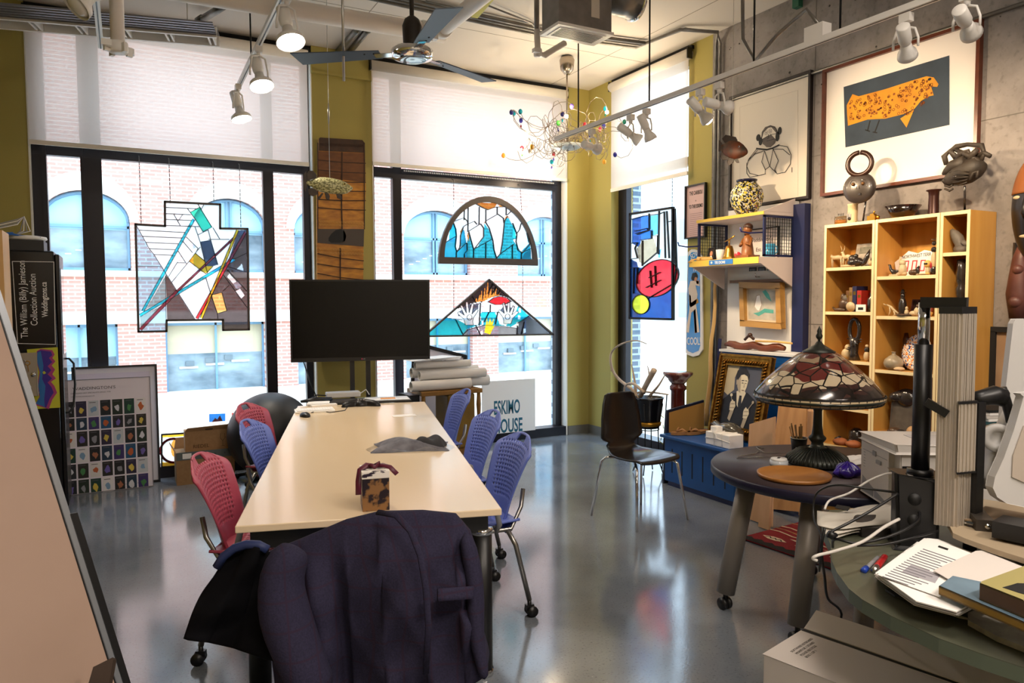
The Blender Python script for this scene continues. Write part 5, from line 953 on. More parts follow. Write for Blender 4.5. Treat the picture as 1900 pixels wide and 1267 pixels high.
# ---------------------------------------------------------------- black cabinet at the left with its sign
yF = 6.20; cxr = P(120, 951, z=0).x; zt = P(107, 466, y=yF).z; x0 = cxr-.60
cb = thing('black_cabinet', 'tall black cabinet with handle at the left, auction sign on its side', 'cabinet', (cxr-.3, yF+.22, 0)); blk = mat('satin_black', '#0b0a0d', .25, spec=.6)
yB = P(147, 925, z=0).y
MB().bx(x0, cxr, yF, yB, .0, zt, blk).build('body', cb, bevel=.01); MB().bx(cxr, cxr+.03, yF+.03, yB-.01, .05, zt-.02, blk).build('door', cb, bevel=.008)
gd_ = [o for o in kids(cb) if o.name.startswith('door')][0]; MB().bx(cxr+.030, cxr+.033, yF+.10, yB-.07, zt-.75, zt-.12, mat('smoked_glass', '#2b3440', .08)).build('glass_panel', gd_)
p = P(128, 665, x=cxr+.05); p2 = P(128, 765, x=cxr+.05); MB().tube([p+V((-.03, 0, 0)), p, p+V((.03, 0, -.04)), (p+p2)/2+V((.04, 0, 0)), p2+V((.03, 0, .04)), p2, p2+V((-.03, 0, 0))], .008, chrome if False else black, 8).build('handle', gd_)
fr = Fr(V((x0, yF-.001, 0))); sgn = MB(); c4 = fr.uvs([(22, 484), (101, 484), (104, 640), (32, 638)]); fr.poly(sgn, c4, 0, blk, .006); sg_ = thing('auction_sign', 'black sign with white lettering turned sideways on the black cabinet', 'sign', fr.pt(*c4[2])); sgn.build('board', sg_)
q = MB(); wl_ = mat('sign_white', '#eceae8', .5); fr.line(q, fr.uvs([(23, 485), (100, 486), (103, 639), (33, 637), (23, 485)]), .004, .007, wl_)
u_, v_ = fr.uv(52, 627); fr.text(q, 'The William (Billy) Jamieson', u_, v_, .060, .007, wl_, sx=.80, rot=HP); u_, v_ = fr.uv(70, 604); fr.text(q, 'Collection Auction', u_, v_, .060, .007, wl_, sx=.80, rot=HP); u_, v_ = fr.uv(89, 588); fr.text(q, 'Waddingtons.ca', u_, v_, .052, .007, wl_, sx=.74, rot=HP, bold=.012); q.build('lettering', sg_)
q = MB(); gp = fr.uvs([(50, 648), (107, 644), (112, 756), (62, 759)]); fr.poly(q, gp, 0, mat('lime_card', '#c6c62e', .5), .003); gf = thing('graffiti_card', 'lime green card with blue and purple graffiti lettering on the black cabinet', 'card', fr.pt(*gp[3])); q.build('card', gf)
q = MB(); Z = Zm(0, 640, 3.96); u = lambda *p: fr.uvs(Z(*p)); fr.poly(q, u((270, 45), (300, 28), (385, 38), (402, 70), (385, 95), (408, 120), (380, 150), (405, 180), (385, 215), (412, 245), (375, 270), (400, 300), (420, 350), (385, 400), (360, 470), (255, 440), (290, 380), (275, 300), (290, 200), (268, 120)), .0034, mat('graffiti_magenta', '#a8357a', .5)); fr.poly(q, u((275, 50), (300, 38), (375, 48), (385, 75), (360, 95), (385, 125), (350, 155), (378, 185), (350, 215), (385, 245), (350, 275), (380, 310), (395, 350), (365, 395), (340, 460), (265, 430), (300, 380), (285, 300), (300, 200), (275, 120)), .0042, mat('graffiti_purple', '#3b2290', .5)); fr.poly(q, u((275, 55), (300, 45), (320, 150), (310, 250), (335, 300), (325, 400), (330, 455), (262, 430), (295, 380), (282, 300), (296, 200), (272, 120)), .005, mat('graffiti_blue', '#2a6fb4', .5))
fr.poly(q, u((312, 200), (325, 190), (340, 205), (322, 215)), .0058, mat('lime_card', '#c6c62e', .5)); q.build('graffiti', gf)
# key box on the cabinet side
ky = thing('key_box', 'open beige metal key cabinet with hanging keys at the left edge', 'key box', fr.pt(*fr.uv(40, 735), .1)); q = MB(); kbm = mat('beige_enamel', '#a39a8a', .45, .3); f3 = Fr(V((x0, yF-.14, 0)))
q2 = f3.uvs([(22, 655), (66, 655), (68, 735), (35, 737)]); a3, b3 = f3.uv(18, 736), f3.uv(67, 655); f3.rect(q, a3[0], a3[1], b3[0], b3[1], 0, kbm, .02); q.bx(f3.pt(*a3).x, f3.pt(*b3).x, yF-.14, yF-.002, f3.pt(*a3).z, f3.pt(*a3).z+.01, kbm); q.build('case', ky, bevel=.006)
for k, (x, y) in enumerate(((36, 672), (44, 671), (52, 673), (45, 722), (54, 718))):
    uu, vv = f3.uv(x, y); q = MB(); c_ = f3.pt(uu, vv, .025); q.tube([c_+V((.014*cos(t*pi/6), 0, .014*sin(t*pi/6))) for t in range(12)], .003, steel if k != 2 else brass, 5, closed=True); q.bar(c_+V((0, 0, -.014)), c_+V((.004, 0, -.06)), .010, .003, steel if k != 2 else brass); q.build('key', ky)
uu, vv = f3.uv(41, 700); MB().cyl(f3.pt(uu, vv, .021), f3.pt(uu, vv, .026), .018, paper).build('paper_tag', ky); uu, vv = f3.uv(62, 694); MB().cyl(f3.pt(uu, vv, .02), f3.pt(uu, vv, .035), .014, chrome).build('lock', ky)
# things on the cabinet
def topz(dz=0): return zt+.001+dz
MB().bx(x0+.03, cxr-.06, yF+.02, yF+.3, zt+.002, zt+.075, black).build('network_switch', label='black network box on top of the tall black cabinet', cat='network device')
p = V((cxr-.17, yF+.15, zt+.078)); MB().lathe([(.001, 0), (.11, .0), (.125, .012), (.12, .028), (.07, .036), (.001, .036)], white, p, 28).build('wireless_router', label='round white wireless router on the black network box', cat='router')
cbm = mat('blue_cable', '#1f5fae', .4); q = MB()
for k in range(6): y_ = yF+.03+k*.012; q.tube([(x0+.52-.03*k, y_+.04, zt+.10), (x0+.35, y_, zt+.11+k*.004), (x0+.15, y_-.02, zt+.08+k*.005), (x0+.05+k*.01, y_-.03, zt+.03)], .004, cbm, 6)
q.build('blue_cable', label='bundle of blue network cables on top of the black cabinet', cat='cable')
q = MB()
for k in range(4): q.tube([(x0+.1, yF+.05+k*.02, zt+.11+k*.006), (x0+.25, yF+.08, zt+.15+k*.01), (x0+.38, yF+.1, zt+.19+k*.012), (x0+.42, yF+.12, zt+.25), (x0+.45-k*.02, yF+.16, zt+.15), (x0+.36, yF+.16, zt+.12)], .0035, greyp if k % 2 else white, 6)
q.build('grey_cable', label='loose white and grey cables over the wireless router', cat='cable')
# shelf unit at the left edge of view
xs = P(13, 640, y=5.3).x; ztp = P(10, 427, y=5.3).z; sh = thing('open_shelf', 'pale wooden open shelf unit cut by the left edge of the view', 'shelf', (xs-.35, 5.45, 0)); zm_ = P(10, 538, y=5.3).z; bl0 = P(10, 640, y=5.3).z
MB().bx(xs-.02, xs, 5.3, 5.6, 0, ztp, maple).bx(xs-.7, xs-.68, 5.3, 5.6, 0, ztp, maple).build('side_panel', sh); q = MB(); [q.bx(xs-.68, xs-.02, 5.3, 5.6, z, z+.02, maple) for z in (.3, bl0-.02, zm_, ztp-.02)]; q.build('shelf_board', sh); MB().bx(xs-.68, xs-.02, 5.59, 5.60, .1, ztp, maple).build('back_panel', sh)
# leaning board in the left foreground
bd = thing('leaning_board', 'large tan board with aluminium edge leaning in the left foreground', 'board', (-.4, 2.2, 0))
e0, e1 = P(300, 1545, z=.0), P(-12, 555, d=1.95); ed = (e1-e0); hx = V((-.93, -.36, 0)); tan_ = mat('tan_board', '#b59a8a', .75, col2='#a98e7e', scale=2); fr = Fr(e0, x=-hx, y=ed); n_ = hx.cross(ed).normalized()
L_ = ed.length*1.12; up_ = ed.normalized(); alum = mat('aluminium_trim', '#a3a8b0', .35, .8)
MB().prism([e0, e0+hx*1.1, e0+hx*1.1+up_*L_, e0+up_*L_], n_*.012, tan_).build('panel', bd)
MB().prism([e0-hx*.004, e0-hx*.022, e0-hx*.022+up_*L_, e0-hx*.004+up_*L_], n_*.018, alum).build('aluminium_edge', bd); MB().prism([e0, e0-hx*.006, e0-hx*.006+up_*L_, e0+up_*L_], n_*.022, black).prism([e0-hx*.02, e0-hx*.04, e0-hx*.04+up_*L_*.55, e0-hx*.02+up_*L_*.55], n_*.02, black).build('black_gasket', bd)
q0 = P(215, 1222, d=1.85); MB().prism([P(165, 1285, d=2.0), P(178, 1240, d=1.98), q0, P(216, 1226, d=1.85), P(205, 1290, d=1.85)], n_*.02, black).build('pen_ledge', bd)
MB().box(P(172, 1112, d=2.08), (.012, .012, .012), steel).build('screw', bd)
# ---------------------------------------------------------------- mustard cart with rolled posters, sign and picture in the middle window
must = mat('mustard_leather', '#8a6a1c', .45, col2='#74561a', scale=7); mwd = wood('mustard_wood', '#9a6e2e', '#7a521e', 'z'); yc = 6.42
ct = thing('mustard_cart', 'mustard brown upholstered chest with turned wooden posts by the middle window', 'chest', (P(858, 800, y=yc).x, yc+.15, 0))
xa, xb, zt9 = P(832, 760, y=yc).x, P(884, 760, y=yc).x, P(855, 731, y=yc).z
MB().bx(xa, xb-.01, yc, yc+.34, .12, zt9, must).build('body', ct, bevel=.02); q = MB().bx(xa-.28, xb+.06, yc-.02, yc+.38, zt9+.002, zt9+.045, mwd); q.build('top', ct, bevel=.006)
MB().bx(xa+.02, xb-.03, yc+.02, yc+.32, .05, .118, mwd).build('plinth', ct)
for x in (xb+.03, xa-.25):
    for y in (yc+.01, yc+.33): MB().lathe([(.001, 0), (.02, 0), (.026, .04), (.018, .09), (.024, .16), (.016, .22), (.025, .34), (.018, .44), (.024, .54), (.018, zt9), (.001, zt9)], mwd, (x, y, 0), 14).build('post', ct)
rp = mat('rolled_paper', '#e3ddd6', .75); rg_ = 'rolled posters on the mustard cart'; zq = zt9+.046
def roll(lab, a, b, r, y0_, z_, tilt=0):
    A_, B_ = V((P(a, 700, y=y0_).x, y0_, z_+r)), V((P(b, 700, y=y0_).x, y0_, z_+r+tilt)); d_ = (B_-A_).normalized(); q = MB(); q.tube([A_, B_], r, rp, 22, cap=False).tube([A_, B_], r*.82, rp, 22, cap=False)
    for e in (A_, B_):
        n = 22; o = d_.orthogonal().normalized(); p_ = d_.cross(o); vs = []
        for k in range(n): an = 2*pi*k/n; w_ = o*cos(an)+p_*sin(an); vs += [e+w_*r, e+w_*r*.82]
        q.add(vs, [(2*k, 2*k+1, (2*k+3) % (2*n), (2*k+2) % (2*n)) for k in range(n)], rp)
    q.build('rolled_poster', label=lab, cat='poster roll', group=rg_)
roll('rolled poster at the bottom front of the pile, slanting down to the right', 762, 872, .05, yc+.05, zq, -.0); roll('thick rolled poster at the back of the bottom layer', 782, 905, .055, yc+.19, zq); roll('rolled poster resting across the two lowest rolls', 778, 900, .045, yc+.10, zq+.097); roll('rolled poster in the upper layer with its open end on the left', 763, 885, .05, yc+.21, zq+.112); roll('thin rolled poster topmost on the pile', 770, 872, .035, yc+.14, zq+.205)
q = MB(); [q.box((P(815, 700, y=yc).x+.02*k, yc+.2, zq+.285+.005*k), (.5-.03*k, .26, .003), paper, rz=.1*k) for k in range(5)]; q.build('loose_sheets', label='loose white sheets lying on top of the rolled posters', cat='papers')
fr = Fr(V((0, 6.93, 0)), y=(0, .03, 1)); pts = [(768, 637), (862, 661), (850, 790), (756, 790)]; uv = fr.uvs(pts); uv[2] = (uv[2][0], .02); uv[3] = (uv[3][0], .02); root = thing('framed_picture', 'tilted black framed picture with purple zigzag behind the rolled posters', 'picture', fr.pt(uv[3][0], 0)); q = MB(); fr.line(q, uv+[uv[0]], .035, .008, black, .02); q.build('frame', root)
q = MB(); fr.poly(q, uv, 0, mat('lilac_white_paper', '#ece4ee', .7), .008); fr.line(q, fr.uvs([(798, 664), (808, 671), (814, 667), (820, 674), (826, 670)]), .035, .0085, mat('purple_zigzag', '#4b3a5e', .6), .001); q.build('print', root)
fr = Fr(V((0, YA-.035, 0))); uv = fr.uvs([(893, 708), (992, 698), (992, 798), (905, 812)]); uv = [uv[0], (uv[1][0], uv[0][1]), (uv[1][0], .102), (uv[0][0], .102)]; fr.o.z = 0
root = thing('house_sign', 'white board sign with teal lettering standing in the middle window', 'sign', fr.pt((uv[0][0]+uv[1][0])/2, .10)); q = MB(); fr.poly(q, uv, 0, mat('sign_board_white', '#f3f1ee', .6), .012); q.build('board', root)
q = MB(); tq = mat('teal_lettering', '#135f78', .5); u_, v_ = fr.uv(915, 769); fr.text(q, 'ESKIMO', u_, v_, .21, .0125, tq, sx=.45, bold=.022); fr.text(q, 'HOUSE', u_+.0, v_-.205, .21, .0125, tq, sx=.53, bold=.022); q.build('lettering', root)
bk9 = MB().box(V((P(762, 730, y=6.5).x, 6.55, .42)), (.10, .25, .5), black, rz=.1); bk9.build('speaker_case', label='narrow black case standing behind the table end under the rolls', cat='case', loc=None)
# ---------------------------------------------------------------- display unit against the right wall
pinkw = mat('pale_laminate', '#e6d9d4', .5); yedge = mat('yellow_birch_edge', '#e8c34e', .5); gridb = mat('blue_grid_metal', '#2a2f78', .4, .3)
y0, y1 = 4.10, 4.83; XF = 4.42
du = thing('display_unit', 'tall pale display unit with navy side and two cantilevered shelves against the concrete wall', 'display unit', (XB-.03, (y0+y1)/2, 0))
ztop = P(1487, 372, x=XB-.03).z
MB().bx(XB-.045, XB-.005, y0, y1, 0, ztop, white).build('back_panel', du); MB().bx(XB-.07, XB-.004, y0-.11, y0, 0, ztop-.03, navy).build('side_panel', du)
z1_, z0_ = P(1415, 397, y=y0).z, P(1415, 476, y=y0).z
MB().bx(XF, XB-.046, y0, y1+.02, z1_-.0, z1_+.025, pinkw).bx(XF-.005, XF, y0, y1+.02, z1_, z1_+.025, yedge).prism([(XF, y0, z1_+.026), (XB-.05, y0, z1_+.026), (XB-.05, y0, z1_+.14)], (0, .012, 0), pinkw).build('upper_shelf', du)
MB().bx(XF-.05, XB-.046, y0, y1+.05, z0_-.05, z0_, pinkw).bx(XF-.056, XF-.05, y0, y1+.05, z0_-.05, z0_, yedge).build('lower_shelf', du)
q = MB(); zh = P(1487, 534, x=XB-.05).z
for y in (y0, y1+.035): MB().prism([(XF-.03, y, z0_-.05), (XB-.046, y, z0_-.05), (XB-.046, y, zh)], (0, .012, 0), pinkw).build('bracket_panel', du)
for y, l in ((y0+.004, 'right'), (y1, 'left')):
    q = MB(); xa, xb = XF+.005, XB-.05; za, zb_ = z0_+.004, z1_-.004
    q.bx(xa, xa+.02, y, y+.014, za, zb_, navy).bx(xb-.02, xb, y, y+.014, za, zb_, navy).bx(xa, xb, y, y+.014, za, za+.016, navy).bx(xa, xb, y, y+.014, zb_-.016, zb_, navy); fo = q.build('grid_frame', du)
    q = MB(); n = 13
    for k in range(1, n): q.bx(xa+(xb-xa)*k/n-.0015, xa+(xb-xa)*k/n+.0015, y+.005, y+.009, za, zb_, dark)
    for k in range(1, 12): q.bx(xa, xb, y+.005, y+.009, za+(zb_-za)*k/12-.0015, za+(zb_-za)*k/12+.0015, dark)
    q.build('wire_grid', fo)
for y, dy in ((y0+.02, .0), (y1+.0, .0)): 
    zz_ = z0_+.19 if y < 4.5 else z0_+.13; q = MB().tube([(XF+.01, y, zz_), (XF-.12, y+.01, zz_-.01), (XF-.2, y+.02, zz_), (XF-.21, y+.02, zz_+.03)], .006, gridb, 8); q.build('hook_arm', du)
q = MB(); fr = Fr(V((XF-.057, y1-.0, z0_-.05)), **RW); pl_ = thing('shelf_name_plate', 'small blue name plate with white letters on the edge of the lower display shelf', 'sign', fr.o); a_, b_ = fr.uv(1316, 490)[0], fr.uv(1360, 480)[0]; fr.rect(q, a_, .006, b_, .046, 0, mat('plate_blue', '#3a7fd0', .4), .003); fr.text(q, 'TIE DOMI', a_+.065, .014, .030, .0032, white, sx=.95, bold=.02); fr.ell(q, a_+.03, .026, .010, .010, .0032, white); q.build('plate', pl_)
q = MB().tube([(XB-.05, 4.16, 1.72), (XB-.12, 4.16, 1.72), (XB-.13, 4.16, 1.76)], .006, chrome, 8).tube([(XB-.05, 4.45, 1.74), (XB-.10, 4.45, 1.74), (XB-.11, 4.45, 1.77)], .006, chrome, 8); q.bx(XB-.06, XB-.046, y0+.03, y1-.03, 1.70, 1.79, white); q.build('hook_rail', du)
# small painting hanging under the shelf
pp = [P(x, y, x=XB-.10) for x, y in ((1371, 524), (1446, 523), (1453, 608), (1379, 604))]
a = V((XB-.085, pp[3].y, pp[3].z)); w = pp[0].y-pp[1].y; h = pp[0].z-pp[3].z; fr = Fr(a+V((0, -.0, 0)), x=(0, -1, -.03), y=(.0, .05, 1)); gw_ = wood('pale_gold_wood', '#c79a55', '#a97c3a', 'y', .4)
root = thing('small_painting', 'small painting of white animal and teal hills in a deep gold wood frame', 'painting', a); q = MB(); fr.frame(q, w, h, .045, .05, gw_); q.build('frame', root, bevel=.012); q = MB(); fr.rect(q, .03, .03, w-.03, h-.03, 0, mat('linen_liner', '#d8cdb8', .8), .012); fr.rect(q, .06, .06, w-.06, h-.065, .0125, mat('pale_canvas', '#c9c6bd', .8, col2='#b0ab9f', scale=20)); tl = mat('teal_paint', '#2a9a90', .7, col2='#6fb8b0', scale=12)
fr.poly(q, [(w*.5, h*.8), (w*.58, h*.84), (w*.66, h*.74), (w*.72, h*.58), (w*.6, h*.66)], .0135, tl); fr.poly(q, [(w*.26, h*.3), (w*.4, h*.24), (w*.55, h*.33), (w*.76, h*.32), (w*.76, h*.4), (w*.55, h*.42), (w*.4, h*.33)], .0135, tl); fr.poly(q, [(w*.3, h*.46), (w*.36, h*.7), (w*.44, h*.72), (w*.48, h*.5), (w*.42, h*.36), (w*.36, h*.38)], .0135, white); fr.line(q, [(w*.3, h*.46), (w*.36, h*.7), (w*.44, h*.72), (w*.48, h*.5), (w*.42, h*.36)], .003, .0142, mat('sepia_line', '#8a6a58', .8)); q.build('canvas', root)
# vase on the upper shelf
vb = V((4.56, P(1385, 393, x=4.56).y, z1_+.026)); vase = thing('ceramic_vase', 'round ceramic vase mottled black, white and yellow on the upper shelf', 'vase', vb)
def mottled(name, cols, sc):
    m, t, b, o = nodes(name); N = t.nodes.new; L = t.links.new; tc = N('ShaderNodeTexCoord'); vo = N('ShaderNodeTexVoronoi'); vo.inputs['Scale'].default_value = sc; L(tc.outputs['Object'], vo.inputs[0]); r = N('ShaderNodeValToRGB'); r.color_ramp.interpolation = 'CONSTANT'; e = r.color_ramp.elements
    e[0].color = lin(cols[0]); e[1].position = 1/len(cols); e[1].color = lin(cols[1])
    for k in range(2, len(cols)): x = e.new(k/len(cols)); x.color = lin(cols[k])
    nz = N('ShaderNodeTexNoise'); nz.inputs['Scale'].default_value = sc*.55; nz.inputs['Detail'].default_value = 1; L(tc.outputs['Object'], nz.inputs[0]); mr = N('ShaderNodeMapRange'); mr.inputs[1].default_value = .3; mr.inputs[2].default_value = .7; L(nz.outputs[0], mr.inputs[0])
    mx = N('ShaderNodeMix'); mx.inputs[0].default_value = .6; L(vo.outputs['Color'], mx.inputs[3]) if False else None; sp = N('ShaderNodeSeparateColor'); L(vo.outputs['Color'], sp.inputs[0]); ad = N('ShaderNodeMath'); ad.operation = 'MULTIPLY_ADD'; ad.inputs[1].default_value = .55; L(sp.outputs[0], ad.inputs[0]); m2 = N('ShaderNodeMath'); m2.operation = 'MULTIPLY'; m2.inputs[1].default_value = .45; L(mr.outputs[0], m2.inputs[0]); L(m2.outputs[0], ad.inputs[2]); L(ad.outputs[0], r.inputs[0]); L(r.outputs[0], b.inputs['Base Color']); b.inputs['Roughness'].default_value = .25; return m
vm = mottled('mottled_glaze', ['#16141c', '#d9d4c4', '#20202c', '#16141c', '#d6c33a', '#e0dac8', '#20202c', '#c87a5a'], 55)
hv = P(1385, 334, x=4.56).z-vb.z; MB().lathe([(.001, 0), (.06, 0), (.075, .01), (.12, hv*.3), (.135, hv*.5), (.125, hv*.7), (.08, hv*.9), (.072, hv*.93)], vm, vb).build('body', vase); MB().lathe([(.072, hv*.93), (.082, hv*.96), (.084, hv), (.074, hv), (.065, hv*.9)], mat('dark_blue_glaze', '#14163a', .2), vb).build('rim', vase)
# things on the lower display shelf
zL = z0_+.001
def S1(px, x=4.5): return V((x, P(px, 465, x=x).y, zL))
p = S1(1353, 4.47); bell = thing('brass_bell', 'small brass bell on the lower display shelf', 'bell', p); MB().lathe([(.055, 0), (.058, .008), (.045, .03), (.036, .08), (.026, .11), (.001, .118)], brass, p).build('body', bell); MB().cyl(p+V((0, 0, .115)), p+V((0, 0, .16)), .006, brass, n=8).tube([p+V((0, .05, .15)), p+V((0, 0, .165)), p+V((0, -.06, .19))], .005, brass, 6).build('handle', bell)
p = S1(1387, 4.48); wd = wood('carved_wood', '#9a5e2a', '#6b3c16', 'z', .4); dk = wood('dark_carved_wood', '#4a2814', '#2c160a', 'z', .4)
st_ = thing('carved_figure', 'carved wooden kneeling figure on the lower display shelf beside the bell', 'figurine', p); q = MB().lathe([(.001, 0), (.06, 0), (.062, .02), (.05, .03), (.045, .08), (.035, .14), (.028, .18), (.001, .19)], wd, p, 16, sy=1.0); q.sph(p+V((0, 0, .225)), .035, wd, (1, 1, 1.15)).sph(p+V((.005, 0, .25)), .036, dk, (1, 1.1, .9)); q.tube([p+V((0, .04, .16)), p+V((-.03, .05, .10)), p+V((-.04, .02, .12))], .012, wd, 8).tube([p+V((0, -.04, .16)), p+V((-.03, -.05, .10)), p+V((-.04, -.02, .12))], .012, wd, 8); q.build('body', st_)
MB().box(p+V((0, 0, .012)), (.13, .14, .022), wd).build('plinth', st_)
p = S1(1410, 4.6); mg = thing('blue_mug', 'light blue mug behind the right wire grid', 'mug', p+V((0, -.10, 0))); p = p+V((0, -.10, 0)); bm = mat('sky_blue_glaze', '#4aa0cc', .2); MB().lathe([(.001, 0), (.042, 0), (.045, .01), (.045, .11), (.04, .11), (.04, .01), (.001, .01)], bm, p).build('body', mg); MB().tube([p+V((0, -.044, .09)), p+V((0, -.075, .085)), p+V((0, -.078, .04)), p+V((0, -.044, .025))], .007, bm, 8).build('handle', mg)
p = S1(1318, 4.46); q = MB(); fr = Fr(p+V((0, .03, 0)), x=(.0, -1, 0), y=(.15, 0, 1)); root = thing('small_framed_photo', 'tiny dark framed picture at the left of the lower display shelf', 'picture', p); fr.frame(q, .075, .11, .008, .01, ink); q.build('frame', root); q = MB(); fr.rect(q, .005, .005, .07, .105, 0, mat('sepia_dark', '#2a1a14', .6), .004); fr.ell(q, .037, .06, .016, .022, .0045, mat('poster_skin', '#c98e68', .7)); fr.poly(q, [(.012, .008), (.062, .008), (.045, .04), (.03, .04)], .0045, white); q.build('photograph', root)
p = S1(1336, 4.5); q = MB(); q.lathe([(.001, 0), (.028, 0), (.036, .09), (.033, .09), (.026, .008), (.001, .008)], paper, p, 20); q.build('white_cup', label='white paper cup between the tiny picture and the bell', cat='cup')
p = S1(1369, 4.46); MB().sph(p+V((0, 0, .028)), .028, mat('red_white_ball', '#c8283c', .4, col2='#f2f0ee', scale=14, wid=.02)).build('small_ball', label='small red and white ball between the bell and the carved figure', cat='ball')
pl2 = Fr(V((XB-.05, y1-.02, zL)), **RW); a_, b_ = pl2.uv(1387, 420), pl2.uv(1450, 412); root = thing('framed_card', 'black edged framed card with handwriting standing behind the carved figure', 'picture', pl2.pt((a_[0]+b_[0])/2, 0, .1)); f2 = Fr(pl2.pt(a_[0], 0, .02), **RW); q = MB(); W_, H_ = b_[0]-a_[0], .26; f2.frame(q, W_, H_, .008, .015, ink); q.build('frame', root); q = MB(); f2.rect(q, .005, .005, W_-.005, H_-.005, 0, mat('pale_card', '#ecdfd8', .8), .004); f2.text(q, "Waddington's", .05, .15, .05, .0045, ink, sx=.9); f2.text(q, 'Est. 1850', .12, .07, .045, .0045, ink); q.build('card', root)
hand_ = S1(1290, 4.40); q = MB(); q.tube([V((4.43, 4.80, zL+.012)), V((4.38, 4.86, zL+.012)), V((4.36, 4.90, zL+.0))], .014, wd, 10, rs=[.016, .014, .01])
pale = mat('pale_carved_wood', '#d8ae62', .45)
hd = thing('carved_wooden_hand', 'pale carved wooden hand lying over the left end of the lower shelf', 'figurine', (4.42, 4.82, zL)); q = MB().tube([(4.47, 4.70, zL+.018), (4.44, 4.78, zL+.02), (4.41, 4.83, zL+.018)], .018, pale, 12, rs=[.017, .02, .024], flat=.7); q.build('palm', hd)
for k in range(4): q = MB().tube([(4.405+.008*k, 4.84-.004*k, zL+.016), (4.375+.004*k, 4.862-.006*k, zL+.012), (4.35+.004*k, 4.872-.008*k, zL-.012)], .006, pale, 8, rs=[.007, .006, .005]); q.build('finger', hd)
q = MB().tube([(4.43, 4.80, zL+.02), (4.40, 4.79, zL+.018), (4.385, 4.785, zL+.008)], .007, pale, 8); q.build('thumb', hd)
# photo strips and slat under the shelf
q = MB(); fr = Fr(V((XB-.05, 4.62, z0_-.15)), **RW)
for k in range(3): fr.rect(q, .05+.1*k, .0, .13+.1*k, .09, .002, mat('dark_photo', '#2a2c30', .5), .004); fr.rect(q, .06+.1*k, .01, .12+.1*k, .08, .0062, mat('grey_photo', '#8b9298', .5, col2='#40454a', scale=30), .001)
q.build('photo_strip', label='three small grey photographs fixed side by side under the lower shelf', cat='photographs')
MB().bx(XB-.11, XB-.06, 4.14, 4.74, z0_-.19, z0_-.165, wood('slat_wood', '#8a6038', '#6b4726', 'y')).build('wood_offcut', label='long brown wood offcut under the lower display shelf', cat='wood')
# walking stick and black post beside the unit
q = MB(); b0, t0 = P(1311, 790, x=4.66), P(1332, 470, x=4.72); pts = [b0.lerp(t0, k/10)+V((0, .012*sin(k*1.7), 0)) for k in range(11)]; q.tube(pts, .02, wood('pale_stick', '#dcb87c', '#c79c5c', 'z'), 10, rs=[.024-.0012*k for k in range(11)]); q.build('walking_stick', label='tall crooked pale wooden stick leaning beside the olive pier', cat='stick')
q = MB(); a, b = P(1322, 795, x=4.62), P(1336, 628, x=4.66); q.bar(a, b, .05, .03, navy); q.build('dark_paddle', label='dark narrow board standing behind the gilt frame', cat='board')
# ---------------------------------------------------------------- blue cabinet with driftwood, blue chest, gilt portrait
bluec = mat('cobalt_paint', '#0f4f94', .4, col2='#0c427e', scale=6)
zc = P(1440, 660, x=4.5).z; bc_ = thing('blue_cabinet', 'blue painted cabinet behind the gilt portrait', 'cabinet', (4.63, 4.18, 0)); MB().bx(4.50, XB-.075, 3.86, 4.62, 0, zc, bluec).build('body', bc_, bevel=.006); MB().bx(4.49, XB-.075, 3.84, 4.64, zc+.001, zc+.02, mat('pale_top', '#d8dce2', .5)).build('top', bc_); MB().bx(4.495, 4.5, 3.88, 4.22, .1, zc-.05, bluec).bx(4.495, 4.5, 4.24, 4.60, .1, zc-.05, bluec).build('door', bc_)
a, b = P(1342, 648, x=4.58), P(1452, 655, x=4.58); zt_ = zc+.055; q = MB(); n = 12; pts = [V((4.60, a.y+(b.y-a.y)*k/n, zt_+.012*sin(k*1.3)-.004)) for k in range(n+1)]; q.tube(pts, .03, wood('driftwood', '#7a3c1c', '#4e220e', 'y', .45), 12, rs=[.012, .026, .031, .033, .034, .032, .033, .03, .032, .034, .033, .03, .02]); q.build('driftwood', label='long reddish brown driftwood log on top of the blue cabinet', cat='driftwood')
q = MB().tube([V((4.56, 4.30, zt_+.045)), V((4.57, 4.1, zt_+.05)), V((4.58, 3.95, zt_+.043))], .008, pale, 8).tube([V((4.56, 4.42, zt_+.05)), V((4.57, 4.38, zt_+.09)), V((4.57, 4.33, zt_+.06))], .012, dk, 8); q.sph((4.57, 4.37, zt_+.09), .02, dk); q.build('small_branch', label='pale twig and dark knot resting on the driftwood log', cat='twig')
zB = .43; ch_ = thing('blue_chest', 'low blue slatted chest carrying the portrait, slippers and carved bird', 'chest', (4.36, 4.3, 0)); CX0, CY0, CY1 = 3.99, 3.95, 4.74
MB().bx(CX0, 4.478, CY0, CY1, .04, zB-.03, bluec).build('body', ch_, bevel=.005); MB().bx(CX0-.035, 4.484, CY0-.03, CY1+.03, zB-.028, zB, bluec).build('lid', ch_, bevel=.008); MB().bx(CX0+.02, 4.47, CY0+.02, CY1-.02, 0, .04, navy).build('plinth', ch_)
q = MB(); [q.bx(CX0-.0015, CX0+.003, y, y+.012, .12, .32, dark) for y in (4.04, 4.16, 4.28, 4.40, 4.52, 4.64)]; q.build('slots', ch_)
q = MB(); q.prism([(CX0+.05, CY1+.032, zB+.19), (4.45, CY1+.032, zB+.25), (4.45, CY1+.032, 0), (CX0+.02, CY1+.032, 0)], (0, .02, 0), mat('dark_navy_edge', '#15162a', .5)).prism([(CX0+.07, CY1+.031, zB+.17), (4.45, CY1+.031, zB+.23), (4.45, CY1+.031, zB), (CX0+.07, CY1+.031, zB)], (0, -.002, 0), mat('ochre_board', '#a87c3a', .7)); q.build('end_board', ch_)
